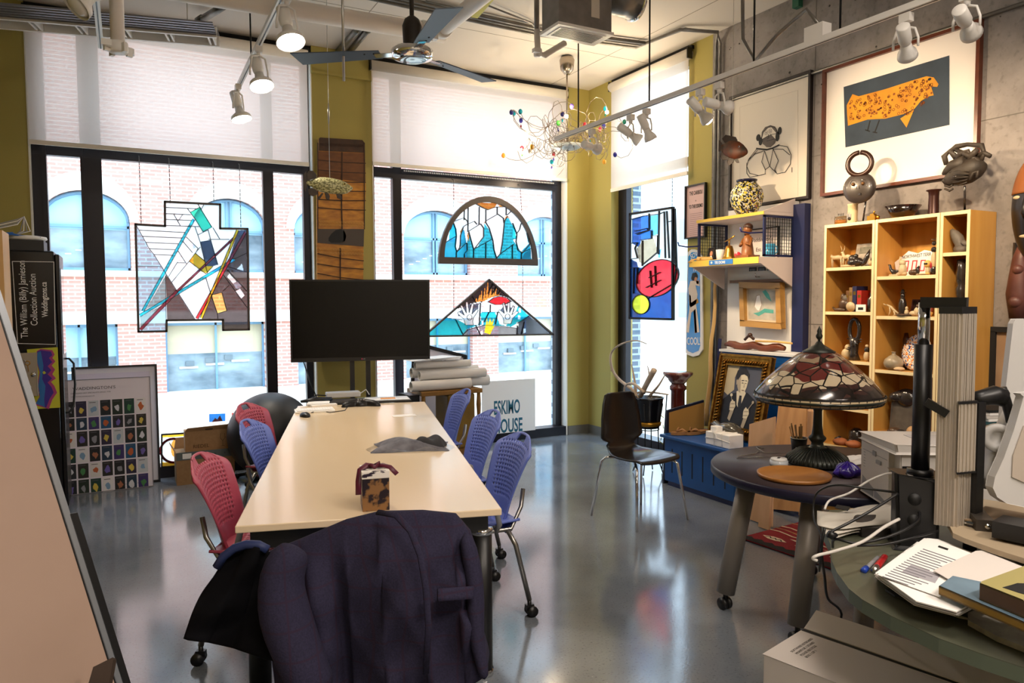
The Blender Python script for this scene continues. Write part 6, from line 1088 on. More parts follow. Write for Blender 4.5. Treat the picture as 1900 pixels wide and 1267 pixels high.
# portrait
c4 = [P(x, y, x=4.34) for x, y in ((1321, 787), (1415, 806), (1431, 656), (1332, 645))]
W_ = (V(c4[0])-V(c4[1])).length; fo_ = V((4.30, 4.53, zB+.014)); fx_ = V((.02, -1, 0)).normalized(); fy_ = V((.20, 0, .98)).normalized(); fr = Fr(fo_, x=fx_, y=fy_); W_, H_ = .545, .665
root = thing('gilt_framed_portrait', 'gilt framed portrait photograph of a man holding two carvings, on the blue chest', 'picture', fo_)
q = MB(); fr.frame(q, W_, H_, .085, .03, gold); q.build('frame', root, bevel=.01); q = MB(); 
for (u0, v0, u1, v1) in ((0, 0, W_, .016), (0, H_-.016, W_, H_), (0, 0, .016, H_), (W_-.016, 0, W_, H_)): fr.rect(q, u0, v0, u1, v1, .03, gold, .012)
n = 22
for k in range(n):
    v = .05+(H_-.1)*k/n
    for uu in (.058, W_-.058): c_ = fr.pt(uu, v, .034); q.tube([c_-fr.x*.016-fr.y*.008, c_+fr.n*.008, c_+fr.x*.016+fr.y*.012], .008, gold, 6)
for k in range(18):
    uu = .05+(W_-.1)*k/17
    for v in (.058, H_-.058): c_ = fr.pt(uu, v, .034); q.tube([c_-fr.y*.014-fr.x*.008, c_+fr.n*.008, c_+fr.y*.014+fr.x*.010], .007, gold, 6)
q.build('carved_moulding', root)
q = MB(); fr.rect(q, .07, .07, W_-.07, H_-.07, .0, mat('portrait_ground', '#3a3f52', .5, col2='#5b5e6a', scale=2), .012); U = lambda u, v: (.085+u*(W_-.17), .085+v*(H_-.17)); w0 = .0125
def pp_(pts, w, m_): fr.poly(q, [U(*a) for a in pts], w0+w, m_)
cream_ = mat('portrait_highlight', '#d8cfb8', .6); mid_ = mat('portrait_midtone', '#a89d8c', .6); drk_ = mat('portrait_black', '#12131c', .5); hair = mat('portrait_hair', '#1c1a1c', .5); glow = mat('portrait_glow', '#b9ad92', .6)
pp_([(0, .55), (0, 1), (.35, 1), (.25, .8), (.28, .6), (.12, .5)], 0, glow); pp_([(0, 0), (0, .42), (.18, .52), (.36, .56), (.66, .58), (.88, .48), (.98, .38), (1, 0)], .0006, drk_)
pp_([(.36, .58), (.42, .36), (.5, .3), (.62, .57), (.58, .60), (.42, .60)], .0012, cream_); pp_([(.46, .52), (.52, .52), (.55, .36), (.49, .26), (.45, .38)], .0018, drk_)
pp_([(.33, .78), (.36, .66), (.42, .58), (.5, .545), (.575, .57), (.62, .66), (.64, .78), (.60, .88), (.46, .9), (.36, .86)], .0024, cream_); pp_([(.33, .78), (.36, .66), (.42, .58), (.47, .56), (.45, .7), (.42, .84)], .003, mid_); pp_([(.28, .84), (.31, .92), (.42, .97), (.56, .95), (.65, .87), (.64, .78), (.6, .84), (.5, .87), (.42, .85), (.36, .77), (.33, .74)], .0036, hair)
pp_([(.46, .755), (.53, .765), (.53, .775), (.46, .77)], .0042, hair); pp_([(.56, .765), (.61, .76), (.61, .77), (.56, .775)], .0042, hair); pp_([(.46, .72), (.53, .722), (.50, .735)], .0042, hair); pp_([(.56, .722), (.61, .718), (.585, .732)], .0042, hair); pp_([(.545, .74), (.565, .66), (.535, .65)], .0042, mid_); pp_([(.49, .615), (.58, .615), (.56, .602), (.51, .602)], .0042, mat('portrait_lip', '#6b5648', .6)); pp_([(.315, .76), (.345, .78), (.355, .70), (.33, .68)], .0042, mid_)
def hnd(cx0, cy0, sx):
    pp_([(cx0-.07*sx, cy0-.08), (cx0-.08*sx, cy0+.02), (cx0-.03*sx, cy0+.08), (cx0+.05*sx, cy0+.07), (cx0+.08*sx, cy0), (cx0+.04*sx, cy0-.08)], .0048, cream_)
    for k in range(4): fr.line(q, [U(cx0-.06*sx, cy0+.055-.032*k), U(cx0+.045*sx, cy0+.065-.032*k)], .009, w0+.0054, mid_ if k % 2 else cream_)
    fr.line(q, [U(cx0-.06*sx, cy0+.03), U(cx0-.02*sx, cy0+.085)], .013, w0+.0054, cream_)
    pp_([(cx0-.05*sx, cy0-.08), (cx0+.05*sx, cy0-.08), (cx0-.02*sx, cy0-.26), (cx0-.09*sx, cy0-.22)], .0044, mid_)
hnd(.32, .34, 1); hnd(.72, .25, 1); fr.line(q, [U(.28, .42), U(.25, .49)], .005, w0+.006, mid_); q_ = U(.245, .51); fr.ell(q, q_[0], q_[1], .013, .013, w0+.006, cream_); fr.line(q, [U(.77, .33), U(.85, .42)], .006, w0+.006, mid_); q_ = U(.86, .44); fr.ell(q, q_[0], q_[1], .011, .012, w0+.006, mid_)
q.build('photograph', root)
# slippers, carved bird, wrapped box on the chest
tanl = mat('tan_leather', '#a87a48', .6, col2='#8a5e34', scale=14)
for k, (px, dx, lab) in enumerate(((1264, 4.12, 'tan leather thong slipper on the blue chest, the nearer one of the pair'), (1285, 4.22, 'tan leather thong slipper on the blue chest, the farther one of the pair'))):
    p = V((dx, CY1-.10-.03*k, zB+.001)); t = thing('slipper', lab, 'slipper', p, R(78+k*16), group='pair of slippers'); sole = [(-.045*(.8 if v < 0 else 1), 0) for v in (0,)]
    o_ = [(.05*cos(a)*(1 if sin(a) > 0 else .8), .13*sin(a)) for a in [2*pi*j/24 for j in range(24)]]; MB().prism([(x, y, .006) for x, y in o_], (0, 0, .016), tanl).build('sole', t, local=True, bevel=.004)
    MB().tube([(-.045, -.0, .02), (-.03, .04, .05), (0, .075, .03)], .010, tanl, 8, flat=.5).tube([(.045, -.0, .02), (.03, .04, .05), (0, .075, .03)], .010, tanl, 8, flat=.5).build('strap', t, local=True)
stn = mat('polished_green_stone', '#2a2a28', .15, col2='#6b655a', scale=12, coat=.6); p = V((4.17, 4.24, zB+.006)); t = thing('carved_bird', 'polished dark stone bird carving resting on the blue chest', 'sculpture', p, R(-90)); q = MB(); q.tube([(-.10, 0, .10), (-.13, 0, .125), (-.10, 0, .13), (-.06, 0, .10), (.0, 0, .085), (.08, 0, .08), (.15, 0, .06), (.19, 0, .03)], .06, stn, 18, rs=[.004, .024, .026, .034, .07, .078, .055, .015], flat=1.0); q.tube([(-.13, 0, .122), (-.165, 0, .112)], .01, stn, 8, rs=[.012, .003]); q.sph((.02, 0, .035), .06, stn, (1.6, 1, .6)); q.build('body', t, local=True)
t_, = [t]
for s in (-1, 1): MB().sph((.05, s*.055, .07), .05, stn, (2.0, .35, .75)).build('wing', t, local=True)
p = V((4.06, 4.13, zB+.001)); t = thing('wrapped_box', 'white paper wrapped box tied with string on the blue chest', 'box', p, R(-2)); MB().bx(-.07, .07, -.13, .13, 0, .10, paper).build('box', t, local=True, bevel=.004); MB().bx(-.04, .02, .04, .11, .101, .14, paper).build('small_packet', t, local=True, bevel=.004)
q = MB()
for y in (-.06, .03): q.tube([(-.073, y, .0), (-.073, y+.01, .10), (-.07, y+.01, .104), (.07, y, .104), (.073, y, .1), (.073, y, 0)], .003, mat('white_string', '#f0eeea', .7), 6)
q.tube([(-.07, -.13, .05), (-.073, 0, .06), (-.073, .13, .05)], .003, mat('white_string', '#f0eeea', .7), 6).tube([(-.075, .03, .1), (-.09, .05, .12), (-.085, .0, .09), (-.075, .02, .03)], .003, mat('white_string', '#f0eeea', .7), 6); q.build('string', t, local=True)
# ---------------------------------------------------------------- marble pedestal, antler pot
mbl = mat('red_marble', '#6b2a1e', .2, col2='#4a1a14', scale=7, coat=.4); mbl2 = mat('veined_marble', '#6a3a34', .2, col2='#d8c4bc', scale=6, mid=.62, wid=.06, coat=.4)
p = V((4.45, 5.11, 0)); pz_ = P(1256, 690, x=4.45).z; t = thing('marble_pedestal', 'round red marble pedestal column by the side window', 'pedestal', p)
MB().lathe([(.001, pz_), (.13, pz_), (.135, pz_-.01), (.13, pz_-.025), (.09, pz_-.06), (.085, pz_-.075), (.065, pz_-.10), (.001, pz_-.10)][::-1], mbl2, p, 36).build('capital', t)
MB().lathe([(.001, .1), (.068, .1), (.064, .35), (.062, pz_-.17), (.075, pz_-.155), (.075, pz_-.13), (.06, pz_-.115), (.06, pz_-.10), (.001, pz_-.10)], mbl, p, 32).build('shaft', t); MB().lathe([(.001, 0), (.12, 0), (.12, .04), (.095, .06), (.09, .09), (.07, .11), (.001, .11)], mbl2, p, 32).build('base', t)
pc = V((4.12, 5.12, 0)); t = thing('antler_pot', 'black pot with a gold band on a thin iron stand holding antlers', 'pot', pc); zr = P(1200, 736, x=4.12).z; zb_ = P(1208, 795, x=4.12).z
MB().lathe([(.001, zb_), (.085, zb_), (.10, zb_+.02), (.13, zr-.02), (.138, zr), (.128, zr), (.1, zr-.06), (.001, zr-.07)], mat('black_enamel', '#0d0d12', .2), pc, 32).build('pot', t); MB().lathe([(.106, zb_+.025), (.110, zb_+.026), (.116, zb_+.06), (.112, zb_+.061)], mat('gold_band', '#a87a1e', .3, .6), pc, 32).build('gold_band', t)
q = MB()
for k in range(4): an = k*HP+.6; q.tube([pc+V((.13*cos(an), .13*sin(an), zr-.05)), pc+V((.09*cos(an), .09*sin(an), zb_-.02)), pc+V((.10*cos(an), .10*sin(an), .12)), pc+V((.14*cos(an), .14*sin(an), .01))], .006, blackm, 6)
for z, r in ((zb_-.01, .095), (.14, .10)): q.tube([pc+V((r*cos(2*pi*k/20), r*sin(2*pi*k/20), z)) for k in range(20)], .005, blackm, 6, closed=True)
q.build('iron_stand', t)
q = MB()
gd2 = V((4.3, 5.12, .02)); 
for k in range(12): q.tube([gd2+V((.02*sin(k), .03*cos(k*1.7), .12+.035*k)), gd2+V((.03*sin(k+1), .05*cos(k*1.7+1), .15+.035*k))], .004, mat('yellow_wire', '#d6cf2c', .5), 5)
q.bar(gd2+V((-.02, 0, 0)), gd2+V((.03, 0, .68)), .008, .008, blackm); q.build('garden_ornament', label='thin black rod with yellow leaf shapes between the pot and the pedestal', cat='ornament')
antm = mat('antler_bone', '#cfc0ae', .5, col2='#a8927c', scale=10, bump=.2); ag = 'antlers in the black pot'
def horn(lab, pxs, r0, r1, x, g=ag, taper=1):
    pts = [P(a, b, x=x+dx) for a, b, dx in pxs]; out = []
    for i in range(len(pts)-1):
        p0, p1_, p2, p3 = pts[max(i-1, 0)], pts[i], pts[i+1], pts[min(i+2, len(pts)-1)]
        for k in range(5): s = k/5; out.append(.5*((2*p1_)+(p2-p0)*s+(2*p0-5*p1_+4*p2-p3)*s*s+(3*p1_-p0-3*p2+p3)*s**3))
    out.append(pts[-1]); n = len(out); return MB().tube(out, .01, antm, 10, rs=[r0+(r1-r0)*i/(n-1) for i in range(n)])
h1 = horn('', [(1185, 740, 0), (1172, 722, -.02), (1150, 705, -.04), (1136, 685, -.05), (1133, 660, -.05), (1142, 645, -.04), (1162, 635, -.02), (1182, 632, 0), (1200, 638, .02)], .017, .004, 4.1); h1.add([], [], antm); m1 = horn('', [(1137, 690, -.05), (1132, 684, -.06)], .008, .002, 4.1)
h1.v += m1.v; o_ = len(h1.v)-len(m1.v); h1.f += [[i+o_ for i in f] for f in m1.f]; h1.fm += m1.fm; h1.sm += m1.sm
h1.build('antler', label='long curling white antler rising high out of the black pot', cat='antler', group=ag)
for lab, pts, r0, r1 in (('straight pale antler tine standing upright in the pot', [(1180, 738, 0), (1178, 710, 0), (1172, 676, 0)], .018, .004), ('thick sawn antler base leaning right in the pot', [(1188, 735, -.02), (1200, 712, -.04), (1214, 686, -.05)], .022, .026), ('antler curving low to the left over the pot rim', [(1195, 728, -.05), (1175, 712, -.08), (1160, 716, -.08), (1158, 735, -.06)], .016, .006), ('thin curved antler at the back of the pot', [(1195, 730, .05), (1204, 705, .05), (1204, 690, .04), (1201, 678, .03)], .012, .003),
                         ('thin pale horn at the right of the pot', [(1205, 735, .02), (1222, 715, .03), (1234, 695, .04)], .014, .004), ('horizontal antler along the back of the pot rim', [(1165, 742, .02), (1185, 728, .04), (1210, 728, .05), (1240, 732, .05)], .012, .006), ('long thin antler beside the chair back on the left of the pot', [(1140, 738, -.02), (1158, 730, -.03), (1180, 735, -.02)], .008, .006)):
    horn(lab, pts, r0, r1, 4.1).build('antler', label=lab, cat='antler', group=ag)
# ---------------------------------------------------------------- black plywood chair
bk = mat('black_stained_ply', '#090708', .3, col2='#120e0e', scale=20, stretch=(1, 1, .2), coat=.2); c0 = V((3.22, 4.10, 0)); t = thing('plywood_chair', 'black bent plywood chair with thin chrome legs facing the camera', 'chair', c0, pi+.10)
prof = [(-.245, .875, .11), (-.243, .865, .14), (-.235, .80, .165), (-.225, .70, .185), (-.215, .60, .195), (-.212, .565, .20), (-.210, .545, .175), (-.208, .53, .135), (-.20, .50, .13), (-.18, .468, .135), (-.14, .452, .16), (-.08, .446, .195), (0, .444, .215), (.1, .446, .22), (.18, .448, .205), (.205, .44, .19), (.215, .43, .175)]
q = MB(); vs = []; fs = []; nu = 12
for (y, z, w) in prof:
    for i in range(nu+1): a = i/nu*2-1; vs.append((a*w, y+(.035*a*a if z > .5 else 0), z+(.012*a*a if z < .5 else 0)))
for j in range(len(prof)-1):
    for i in range(nu): a = j*(nu+1)+i; fs.append((a, a+1, a+nu+2, a+nu+1))
q.add(vs, fs, bk, True); q.build('seat_shell', t, local=True, solid=.012)
for sx in (-1, 1):
    for sy in (-1, 1): MB().tube([(sx*.12, sy*.10-.02, .43), (sx*.17, sy*.15-.01, .428), (sx*.195, sy*.18, .40), (sx*.245, sy*.235, .0)], .010, chrome, 10).build('leg', t, local=True)
MB().cyl((-.12, -.12, .43), (.12, .08, .43), .008, chrome).cyl((.12, -.12, .428), (-.12, .08, .428), .008, chrome).build('under_frame', t, local=True)
# ---------------------------------------------------------------- boards leaning by the bookcase, rug
pw = wood('pale_plywood', '#d8b08a', '#c79a72', 'z', .6); kn = wood('knotty_board', '#c79a68', '#9a6c40', 'z', .6); wedge = mat('cut_board_edge', '#efe3d0', .7)
def board(lab, pts, x0, x1, m_, name='wood_board', grp='boards leaning by the bookcase', th=.014):
    """pts are the visible corner pixels; the board leans from x0 at the floor to x1 at 0.8 m"""
    sl = (x1-x0)/.8; o = V((x0, 3.6, 0)); fr = Fr(o, x=(0, -1, 0), y=V((sl, 0, 1))); uv = fr.uvs(pts); mn = min(v for u_, v in uv); uv = [(u_, 0.005 if v <= mn+.02 or v < .02 else v) for u_, v in uv]; q = MB(); fr.poly(q, uv, 0, m_, th); o_ = q.build(name, label=lab, cat='board', group=grp); return fr, uv
board('tall knotty pine board with a clipped corner, tallest of the leaning boards', [(1448, 742), (1463, 740), (1499, 745), (1492, 950), (1425, 945)], 4.18, 4.30, kn)
board('wide pale plywood board leaning in front of the gilt portrait', [(1393, 787), (1440, 773), (1437, 945), (1387, 930)], 3.87, 3.95, pw)
board('small pale plywood offcut in front of the leaning boards', [(1416, 805), (1436, 801), (1432, 948), (1412, 940)], 3.80, 3.86, pw)
board('pale board behind the knotty board, by the lamp stem', [(1497, 762), (1507, 757), (1512, 765), (1508, 900), (1490, 900)], 4.25, 4.36, pw)
board('weathered grey plank standing beside the bookcase', [(1506, 745), (1518, 745), (1520, 900), (1500, 900)], 4.30, 4.42, wood('grey_plank', '#9a8a80', '#6b5c54', 'z', .7))
rg = thing('woven_rug', 'red woven rug with black border and cream zigzag bands near the bookcase', 'rug', (3.75, 3.2, 0)); rm_ = mat('rug_red', '#8c1620', .95, col2='#74101a', scale=80, bump=.3); rb_ = mat('rug_black', '#17110f', .95); rc = mat('rug_cream', '#d8c4a8', .95); rt_ = mat('rug_tan', '#a8784e', .95)
A_, B_, C_ = P(1378, 1000, z=.006), P(1560, 1062, z=.006), P(1402, 957, z=.006); ux = (B_-A_).normalized(); uy = V((-ux.y, ux.x, 0)); uy = uy if uy.dot(C_-A_) > 0 else -uy; fr = Fr(A_, x=ux, y=uy); sgn_ = 1 if fr.n.z > 0 else -1
q = MB(); fr.rect(q, -.02, 0, 1.25, .62, 0, rm_, .006*sgn_); q.build('field', rg); q = MB(); zt2 = .0065*sgn_
bp = [(-.02, 0), (1.25, 0), (1.25, .05)]+[(1.25-.04*k, .05+.025*(k % 2)) for k in range(1, 32)]+[(-.02, .05)]; fr.poly(q, bp, zt2, rb_, .001*sgn_)
for v, m_ in ((.30, rc), (.36, rt_), (.42, rc), (.53, rt_)): fr.line(q, [(-.02+.06*k, v+.012*sin(k*1.5)) for k in range(21)], .013, zt2, m_, .001*sgn_)
for k in range(5):
    cx_ = .12+k*.24; fr.poly(q, [(cx_-.09, .16), (cx_-.03, .19), (cx_+.03, .19), (cx_+.09, .16), (cx_+.03, .13), (cx_-.03, .13)], zt2, rc, .001*sgn_); fr.line(q, [(cx_-.06+.02*j, .16+.009*(j % 2*2-1)) for j in range(7)], .008, zt2+.001*sgn_, rb_, .0008*sgn_); fr.poly(q, [(cx_+.06, .235), (cx_+.12, .25), (cx_+.18, .235), (cx_+.12, .22)], zt2, rc, .001*sgn_)
q.build('woven_pattern', rg)
# ---------------------------------------------------------------- bookcases against the concrete wall
XBf, XBb = 4.53, XB-.006; birch = wood('birch_shelf_veneer', '#d3a053', '#c08a3e', 'z', .4); bedge = mat('pale_edge_band', '#f3dfae', .45); ZT = 2.085
def bookcase(label, ya, yb, zs, deep=.28):
    t = thing('bookcase', label, 'bookcase', ((XBf+XBb)/2, (ya+yb)/2, 0), group='birch bookcases side by side')
    for y in (ya, yb-.018): o = MB().bx(XBf+.001, XBb, y, y+.018, 0, ZT-.001, birch).bx(XBf, XBf+.001, y, y+.018, 0, ZT, bedge).build('side_panel', t)
    MB().bx(XBf+.003, XBb, ya+.018, yb-.018, ZT-.022, ZT, birch).bx(XBf+.002, XBf+.003, ya+.018, yb-.018, ZT-.022, ZT, bedge).build('top_panel', t)
    MB().bx(XBb-.006, XBb, ya+.018, yb-.018, .05, ZT-.02, birch).build('back_panel', t)
    for z in zs: MB().bx(XBf+.004, XBb-.006, ya+.018, yb-.018, z-.022, z, birch).bx(XBf+.003, XBf+.004, ya+.018, yb-.018, z-.022, z, bedge).build('shelf', t)
    MB().bx(XBf+.03, XBf+.045, ya+.018, yb-.018, 0, .06, birch).build('kick_board', t); return t
Lz = [1.776, 1.460, 1.115, .778, .495, .08]; Mz = [1.701, 1.435, 1.071, .642, .35, .08]; Rz = [1.834, 1.43, 1.07, .70, .35, .08]
bookcase('left birch bookcase with goats, books and wooden bowls', 3.232, 3.634, Lz); bookcase('middle birch bookcase with licence plate and gourd vase', 2.785, 3.228, Mz); bookcase('narrow right birch bookcase with bear and totem carvings', 2.600, 2.781, Rz)
bonec = mat('carved_ivory', '#c9b590', .45); darkst = mat('dark_soapstone', '#1d1a1a', .2, col2='#3a3432', scale=12, coat=.4); brst = mat('brown_soapstone', '#5a4434', .35, col2='#3a2a20', scale=16); grst = mat('grey_stone', '#6b645c', .6, col2='#4b453f', scale=14, bump=.3)
def spot(px, z, x=4.60): return V((x, P(px, 500, x=x).y, z+.0005))
def quad(name, label, p, s, m_, rz=0, horns=False, group=None, cat='figurine'):
    q = MB(); T = Mx.Translation(p) @ Mx.Rotation(rz, 4, 'Z'); q.M = T
    q.tube([(0, -.32*s, .52*s), (0, -.1*s, .55*s), (0, .15*s, .54*s), (0, .30*s, .62*s), (0, .38*s, .80*s)], .1, m_, 12, rs=[.10*s, .13*s, .12*s, .09*s, .06*s])
    q.tube([(0, .34*s, .80*s), (0, .46*s, .80*s), (0, .54*s, .76*s)], .1, m_, 10, rs=[.06*s, .065*s, .03*s])
    for a, b in ((-.06, .22), (.06, .22), (-.06, -.26), (.06, -.26)): q.tube([(a*s, b*s, .5*s), (a*1.2*s, b*s, .25*s), (a*1.1*s, b*s, 0)], .1, m_, 8, rs=[.05*s, .03*s, .03*s])
    if horns:
        for sg in (-1, 1): q.tube([(sg*.03*s, .38*s, .84*s), (sg*.08*s, .36*s, 1.0*s), (sg*.12*s, .40*s, 1.18*s)], .02*s, m_, 6, rs=[.022*s, .018*s, .006*s])
    else:
        for sg in (-1, 1): q.sph((sg*.05*s, .38*s, .87*s), .03*s, m_)
    return q.build(name, label=label, cat=cat, group=group)
def blob(name, label, p, parts, cat='figurine', group=None, smooth=True):
    """parts: (dy, dz, ry, rz, material[, dx]) ellipsoids resting on p"""
    q = MB()
    for a in parts: q.sph(p+V((a[5] if len(a) > 5 else 0, -a[0], a[1])), 1, a[4], (min(a[2], .045), a[2], a[3]), 14)
    return q.build(name, label=label, cat=cat, group=group)
# left bookcase, first shelf
z = Lz[0]; quad('goat_figurine', 'carved ivory goat figurine on the top left shelf, the left of two', spot(1552, z), .135, bonec, R(15), True); quad('goat_figurine', 'carved ivory goat figurine on the top left shelf, the right of two', spot(1571, z), .135, bonec, R(-20), True)
q = MB(); fr = Fr(spot(1583, z, 4.70)+V((0, 0, 0)), x=(0, -1, 0), y=(.25, 0, 1)); fr.rect(q, 0, 0, .155, .175, 0, mat('grey_photo_print', '#b8b0a4', .6, col2='#3a3632', scale=16), .004); fr.rect(q, .03, .10, .14, .15, .0042, mat('green_smudge', '#4b5244', .7, col2='#8b8578', scale=30)); q.build('photo_print', label='grey photograph card leaning at the back of the top left shelf', cat='picture')
blob('bear_carving', 'black stone hunched bear carving in front of the grey photograph', spot(1585, z, 4.59), [(0, .03, .05, .035, darkst), (-.01, .055, .032, .032, darkst), (.03, .035, .035, .03, darkst), (-.035, .02, .02, .02, darkst), (.012, .075, .016, .016, darkst)])
q = MB(); p = spot(1606, z, 4.58); q.tube([p+V((0, .035, .01)), p+V((0, .01, .03)), p+V((0, -.012, .07)), p+V((0, -.03, .115))], .02, darkst, 10, rs=[.016, .026, .024, .004], flat=.6); q.tube([p+V((0, .03, .02)), p+V((0, .045, .05))], .012, darkst, 8, rs=[.014, .004]); q.build('bird_carving', label='black stone bird carving with raised wing on the top left shelf', cat='figurine')
blob('shell_figurine', 'small white and brown shell at the right end of the top left shelf', spot(1617, z, 4.58), [(0, .02, .022, .02, bonec), (.01, .045, .016, .018, brst), (-.01, .04, .012, .014, bonec)])
q = MB(); p = spot(1572, z, 4.56); q.tube([p+V((0, .05, .008)), p+V((0, 0, .009)), p+V((0, -.06, .007))], .01, bonec, 8, rs=[.009, .008, .003]); q.build('bone_tool', label='pale bone pin lying in front of the bear carving', cat='bone tool')
# second shelf
z = Lz[1]; bg_ = 'old books on the left bookcase'
for px, w, h, c_, lab in ((1584, .022, .150, '#6e4a2a', 'thin brown book, leftmost of the row'), (1590, .026, .172, '#8a6a3c', 'tall tan book beside the dark blue one'), (1597, .032, .180, '#1c1f4a', 'tall dark blue book in the middle of the row'), (1606, .034, .150, '#b02a20', 'red book at the right of the row')):
    p = spot(px, z, 4.66); t = thing('book', lab, 'book', p, group=bg_); m_ = mat('cloth_'+c_[1:], c_, .6); MB().bx(p.x-.06, p.x+.06, p.y-w/2, p.y-w/2+.003, z+.001, z+h, m_).bx(p.x-.06, p.x+.06, p.y+w/2-.003, p.y+w/2, z+.001, z+h, m_).bx(p.x-.062, p.x-.058, p.y-w/2, p.y+w/2, z+.001, z+h, m_).bx(p.x-.0625, p.x-.062, p.y-w*.3, p.y+w*.3, z+h*.66, z+h*.8, brass).build('cover', t); MB().bx(p.x-.055, p.x+.055, p.y-w/2+.004, p.y+w/2-.004, z+.004, z+h-.004, mat('page_block', '#d8cbb0', .8)).build('pages', t)
q = MB(); p = spot(1619, z, 4.60); q.lathe([(.001, 0), (.028, 0), (.03, .04), (.028, .09), (.014, .105), (.014, .125), (.02, .13), (.001, .13)], darkst, p, 16, sy=1); q.build('dark_bottle', label='dark square shouldered bottle right of the red book', cat='bottle')
blob('globe_carving', 'open carved stone ball with animals left of the books', spot(1570, z, 4.62), [(0, .05, .045, .05, brst), (.01, .09, .03, .03, grst), (-.02, .10, .018, .03, brst), (.03, .03, .03, .03, grst)])
p = spot(1579, z, 4.56); MB().cyl(p+V((0, 0, .034)), p+V((.012, 0, .036)), .034, bonec, n=28).build('round_medal', label='round white medal standing in front of the books', cat='medal')
p = spot(1599, z, 4.56); q = MB().box(p+V((0, 0, .026)), (.006, .075, .05), paper); q.box(p+V((-.0035, 0, .022)), (.001, .04, .018), ink); q.build('small_card', label='small white picture card standing in front of the red book', cat='card')
q = MB(); p = spot(1558, z, 4.57); q.tube([p+V((0, .05, .03)), p+V((0, .03, .012)), p+V((0, 0, .014)), p+V((0, -.05, .01))], .012, brst, 8, rs=[.006, .012, .014, .010]); q.build('otter_carving', label='small brown crawling animal carving at the left of the second shelf', cat='figurine')
# third shelf
z = Lz[2]; p = spot(1588, z, 4.6); t = thing('ring_carving', 'glossy black looped carving with spiky base on the left bookcase', 'sculpture', p); q = MB(); q.tube([p+V((0, .04*sin(2*pi*k/20), .215+.078*cos(2*pi*k/20))) for k in range(20)], .014, darkst, 10, closed=True); q.tube([p, p+V((0, 0, .05)), p+V((0, 0, .10)), p+V((0, 0, .16))], .03, darkst, 12, rs=[.045, .026, .03, .036]); q.build('loop', t)
q = MB()
for k in range(9): an = k*.7; q.tube([p+V((.02*cos(an), .02*sin(an), .03+.014*k)), p+V((.05*cos(an), .055*sin(an), .035+.014*k))], .006, darkst, 6, rs=[.009, .002])
q.tube([p+V((0, -.06, .15)), p+V((0, 0, .145)), p+V((0, .06, .15))], .008, darkst, 6, rs=[.003, .012, .003]); q.build('spikes', t)
blob('walrus_figurine', 'pale ivory figure half hidden behind the coloured lamp shade', spot(1574, z, 4.62), [(0, .04, .035, .04, bonec), (.01, .085, .022, .024, bonec)]); blob('owl_figurine', 'small black and white owl figure at the right of the third shelf', spot(1612, z, 4.59), [(0, .035, .022, .036, bonec), (0, .08, .018, .02, darkst), (0, .105, .012, .012, bonec)])
# fourth shelf bowls
z = Lz[3]; bw = wood('turned_bowl_wood', '#9a5424', '#6b3412', 'y', .3)
for k, (px, r, h, lab) in enumerate(((1560, .05, .04, 'shallow turned wooden bowl under the lamp shade, leftmost of three'), (1587, .062, .05, 'turned wooden bowl under the lamp shade, middle of three'), (1611, .04, .06, 'small carved wooden cup, rightmost of the three bowls'))): p = spot(px, z, 4.61); MB().lathe([(.001, 0), (r*.75, 0), (r, h*.4), (r*.97, h), (r*.88, h), (r*.8, h*.3), (.001, h*.2)], bw, p, 24).build('wooden_bowl', label=lab, cat='bowl', group='turned wooden bowls')
# fifth shelf: moccasins and a black mask
z = Lz[4]; mocc = mat('moccasin_hide', '#a8643c', .7, col2='#7a4020', scale=10)
for k, px in enumerate((1566, 1590)): p = spot(px, z, 4.58); t = thing('moccasin', ['brown hide moccasin on the lower left shelf, the left one', 'brown hide moccasin on the lower left shelf, the right one'][k], 'shoe', p, group='moccasins'); MB().sph(p+V((0, 0, .022)), 1, mocc, (.05, .055, .028)).build('sole', t); MB().tube([p+V((-.02, .03, .035)), p+V((0, .01, .05)), p+V((.03, .03, .045))], .012, darkst, 8).build('cuff', t)
p = spot(1596, z, 4.66); MB().lathe([(.001, 0), (.05, 0), (.055, .06), (.05, .10), (.02, .125), (.001, .126)], darkst, p, 20).build('black_jar', label='black rounded jar behind the moccasins', cat='jar')
# middle bookcase, first shelf
z = Mz[0]; q = MB(); p = spot(1658, z, 4.58); q.lathe([(.001, 0), (.038, .0), (.030, .012), (.001, .012)], bonec, p, 18, sx=.5); q.tube([p+V((0, -.045, .035)), p+V((0, 0, .026)), p+V((0, .02, .045)), p+V((0, .028, .075)), p+V((0, .04, .078))], .02, darkst, 10, rs=[.004, .018, .010, .008, .003]); q.build('loon_figurine', label='black loon figurine on a white base on the middle bookcase', cat='figurine')
q = MB(); fr = Fr(spot(1672, z, 4.70), x=(0, -1, 0), y=(.2, 0, 1)); pl_ = thing('licence_plate', 'white bear shaped licence plate with red 00 digits on the middle bookcase', 'licence plate', fr.o); fr.poly(q, [(-.03, .0), (.20, 0), (.20, .16), (.14, .175), (.10, .155), (.03, .175), (-.01, .14), (-.06, .10)], 0, mat('plate_white', '#ece6e4', .35), .003); q.build('plate', pl_)
q = MB(); fr.text(q, 'NORTHWEST TERR', -.01, .122, .032, .0035, ink, sx=.72, bold=.01, rot=.06); [fr.frame(q2, .035, .075, .008, .001, mat('digit_red', '#c01c34', .4)) for q2, in ()]
for k in range(3):
    f3 = Fr(fr.pt(.01+.058*k, .03, .0035), x=fr.x, y=fr.y); f3.frame(q, .036, .078, .008, .0008, mat('digit_red', '#c01c34', .4))
q.build('digits', pl_)
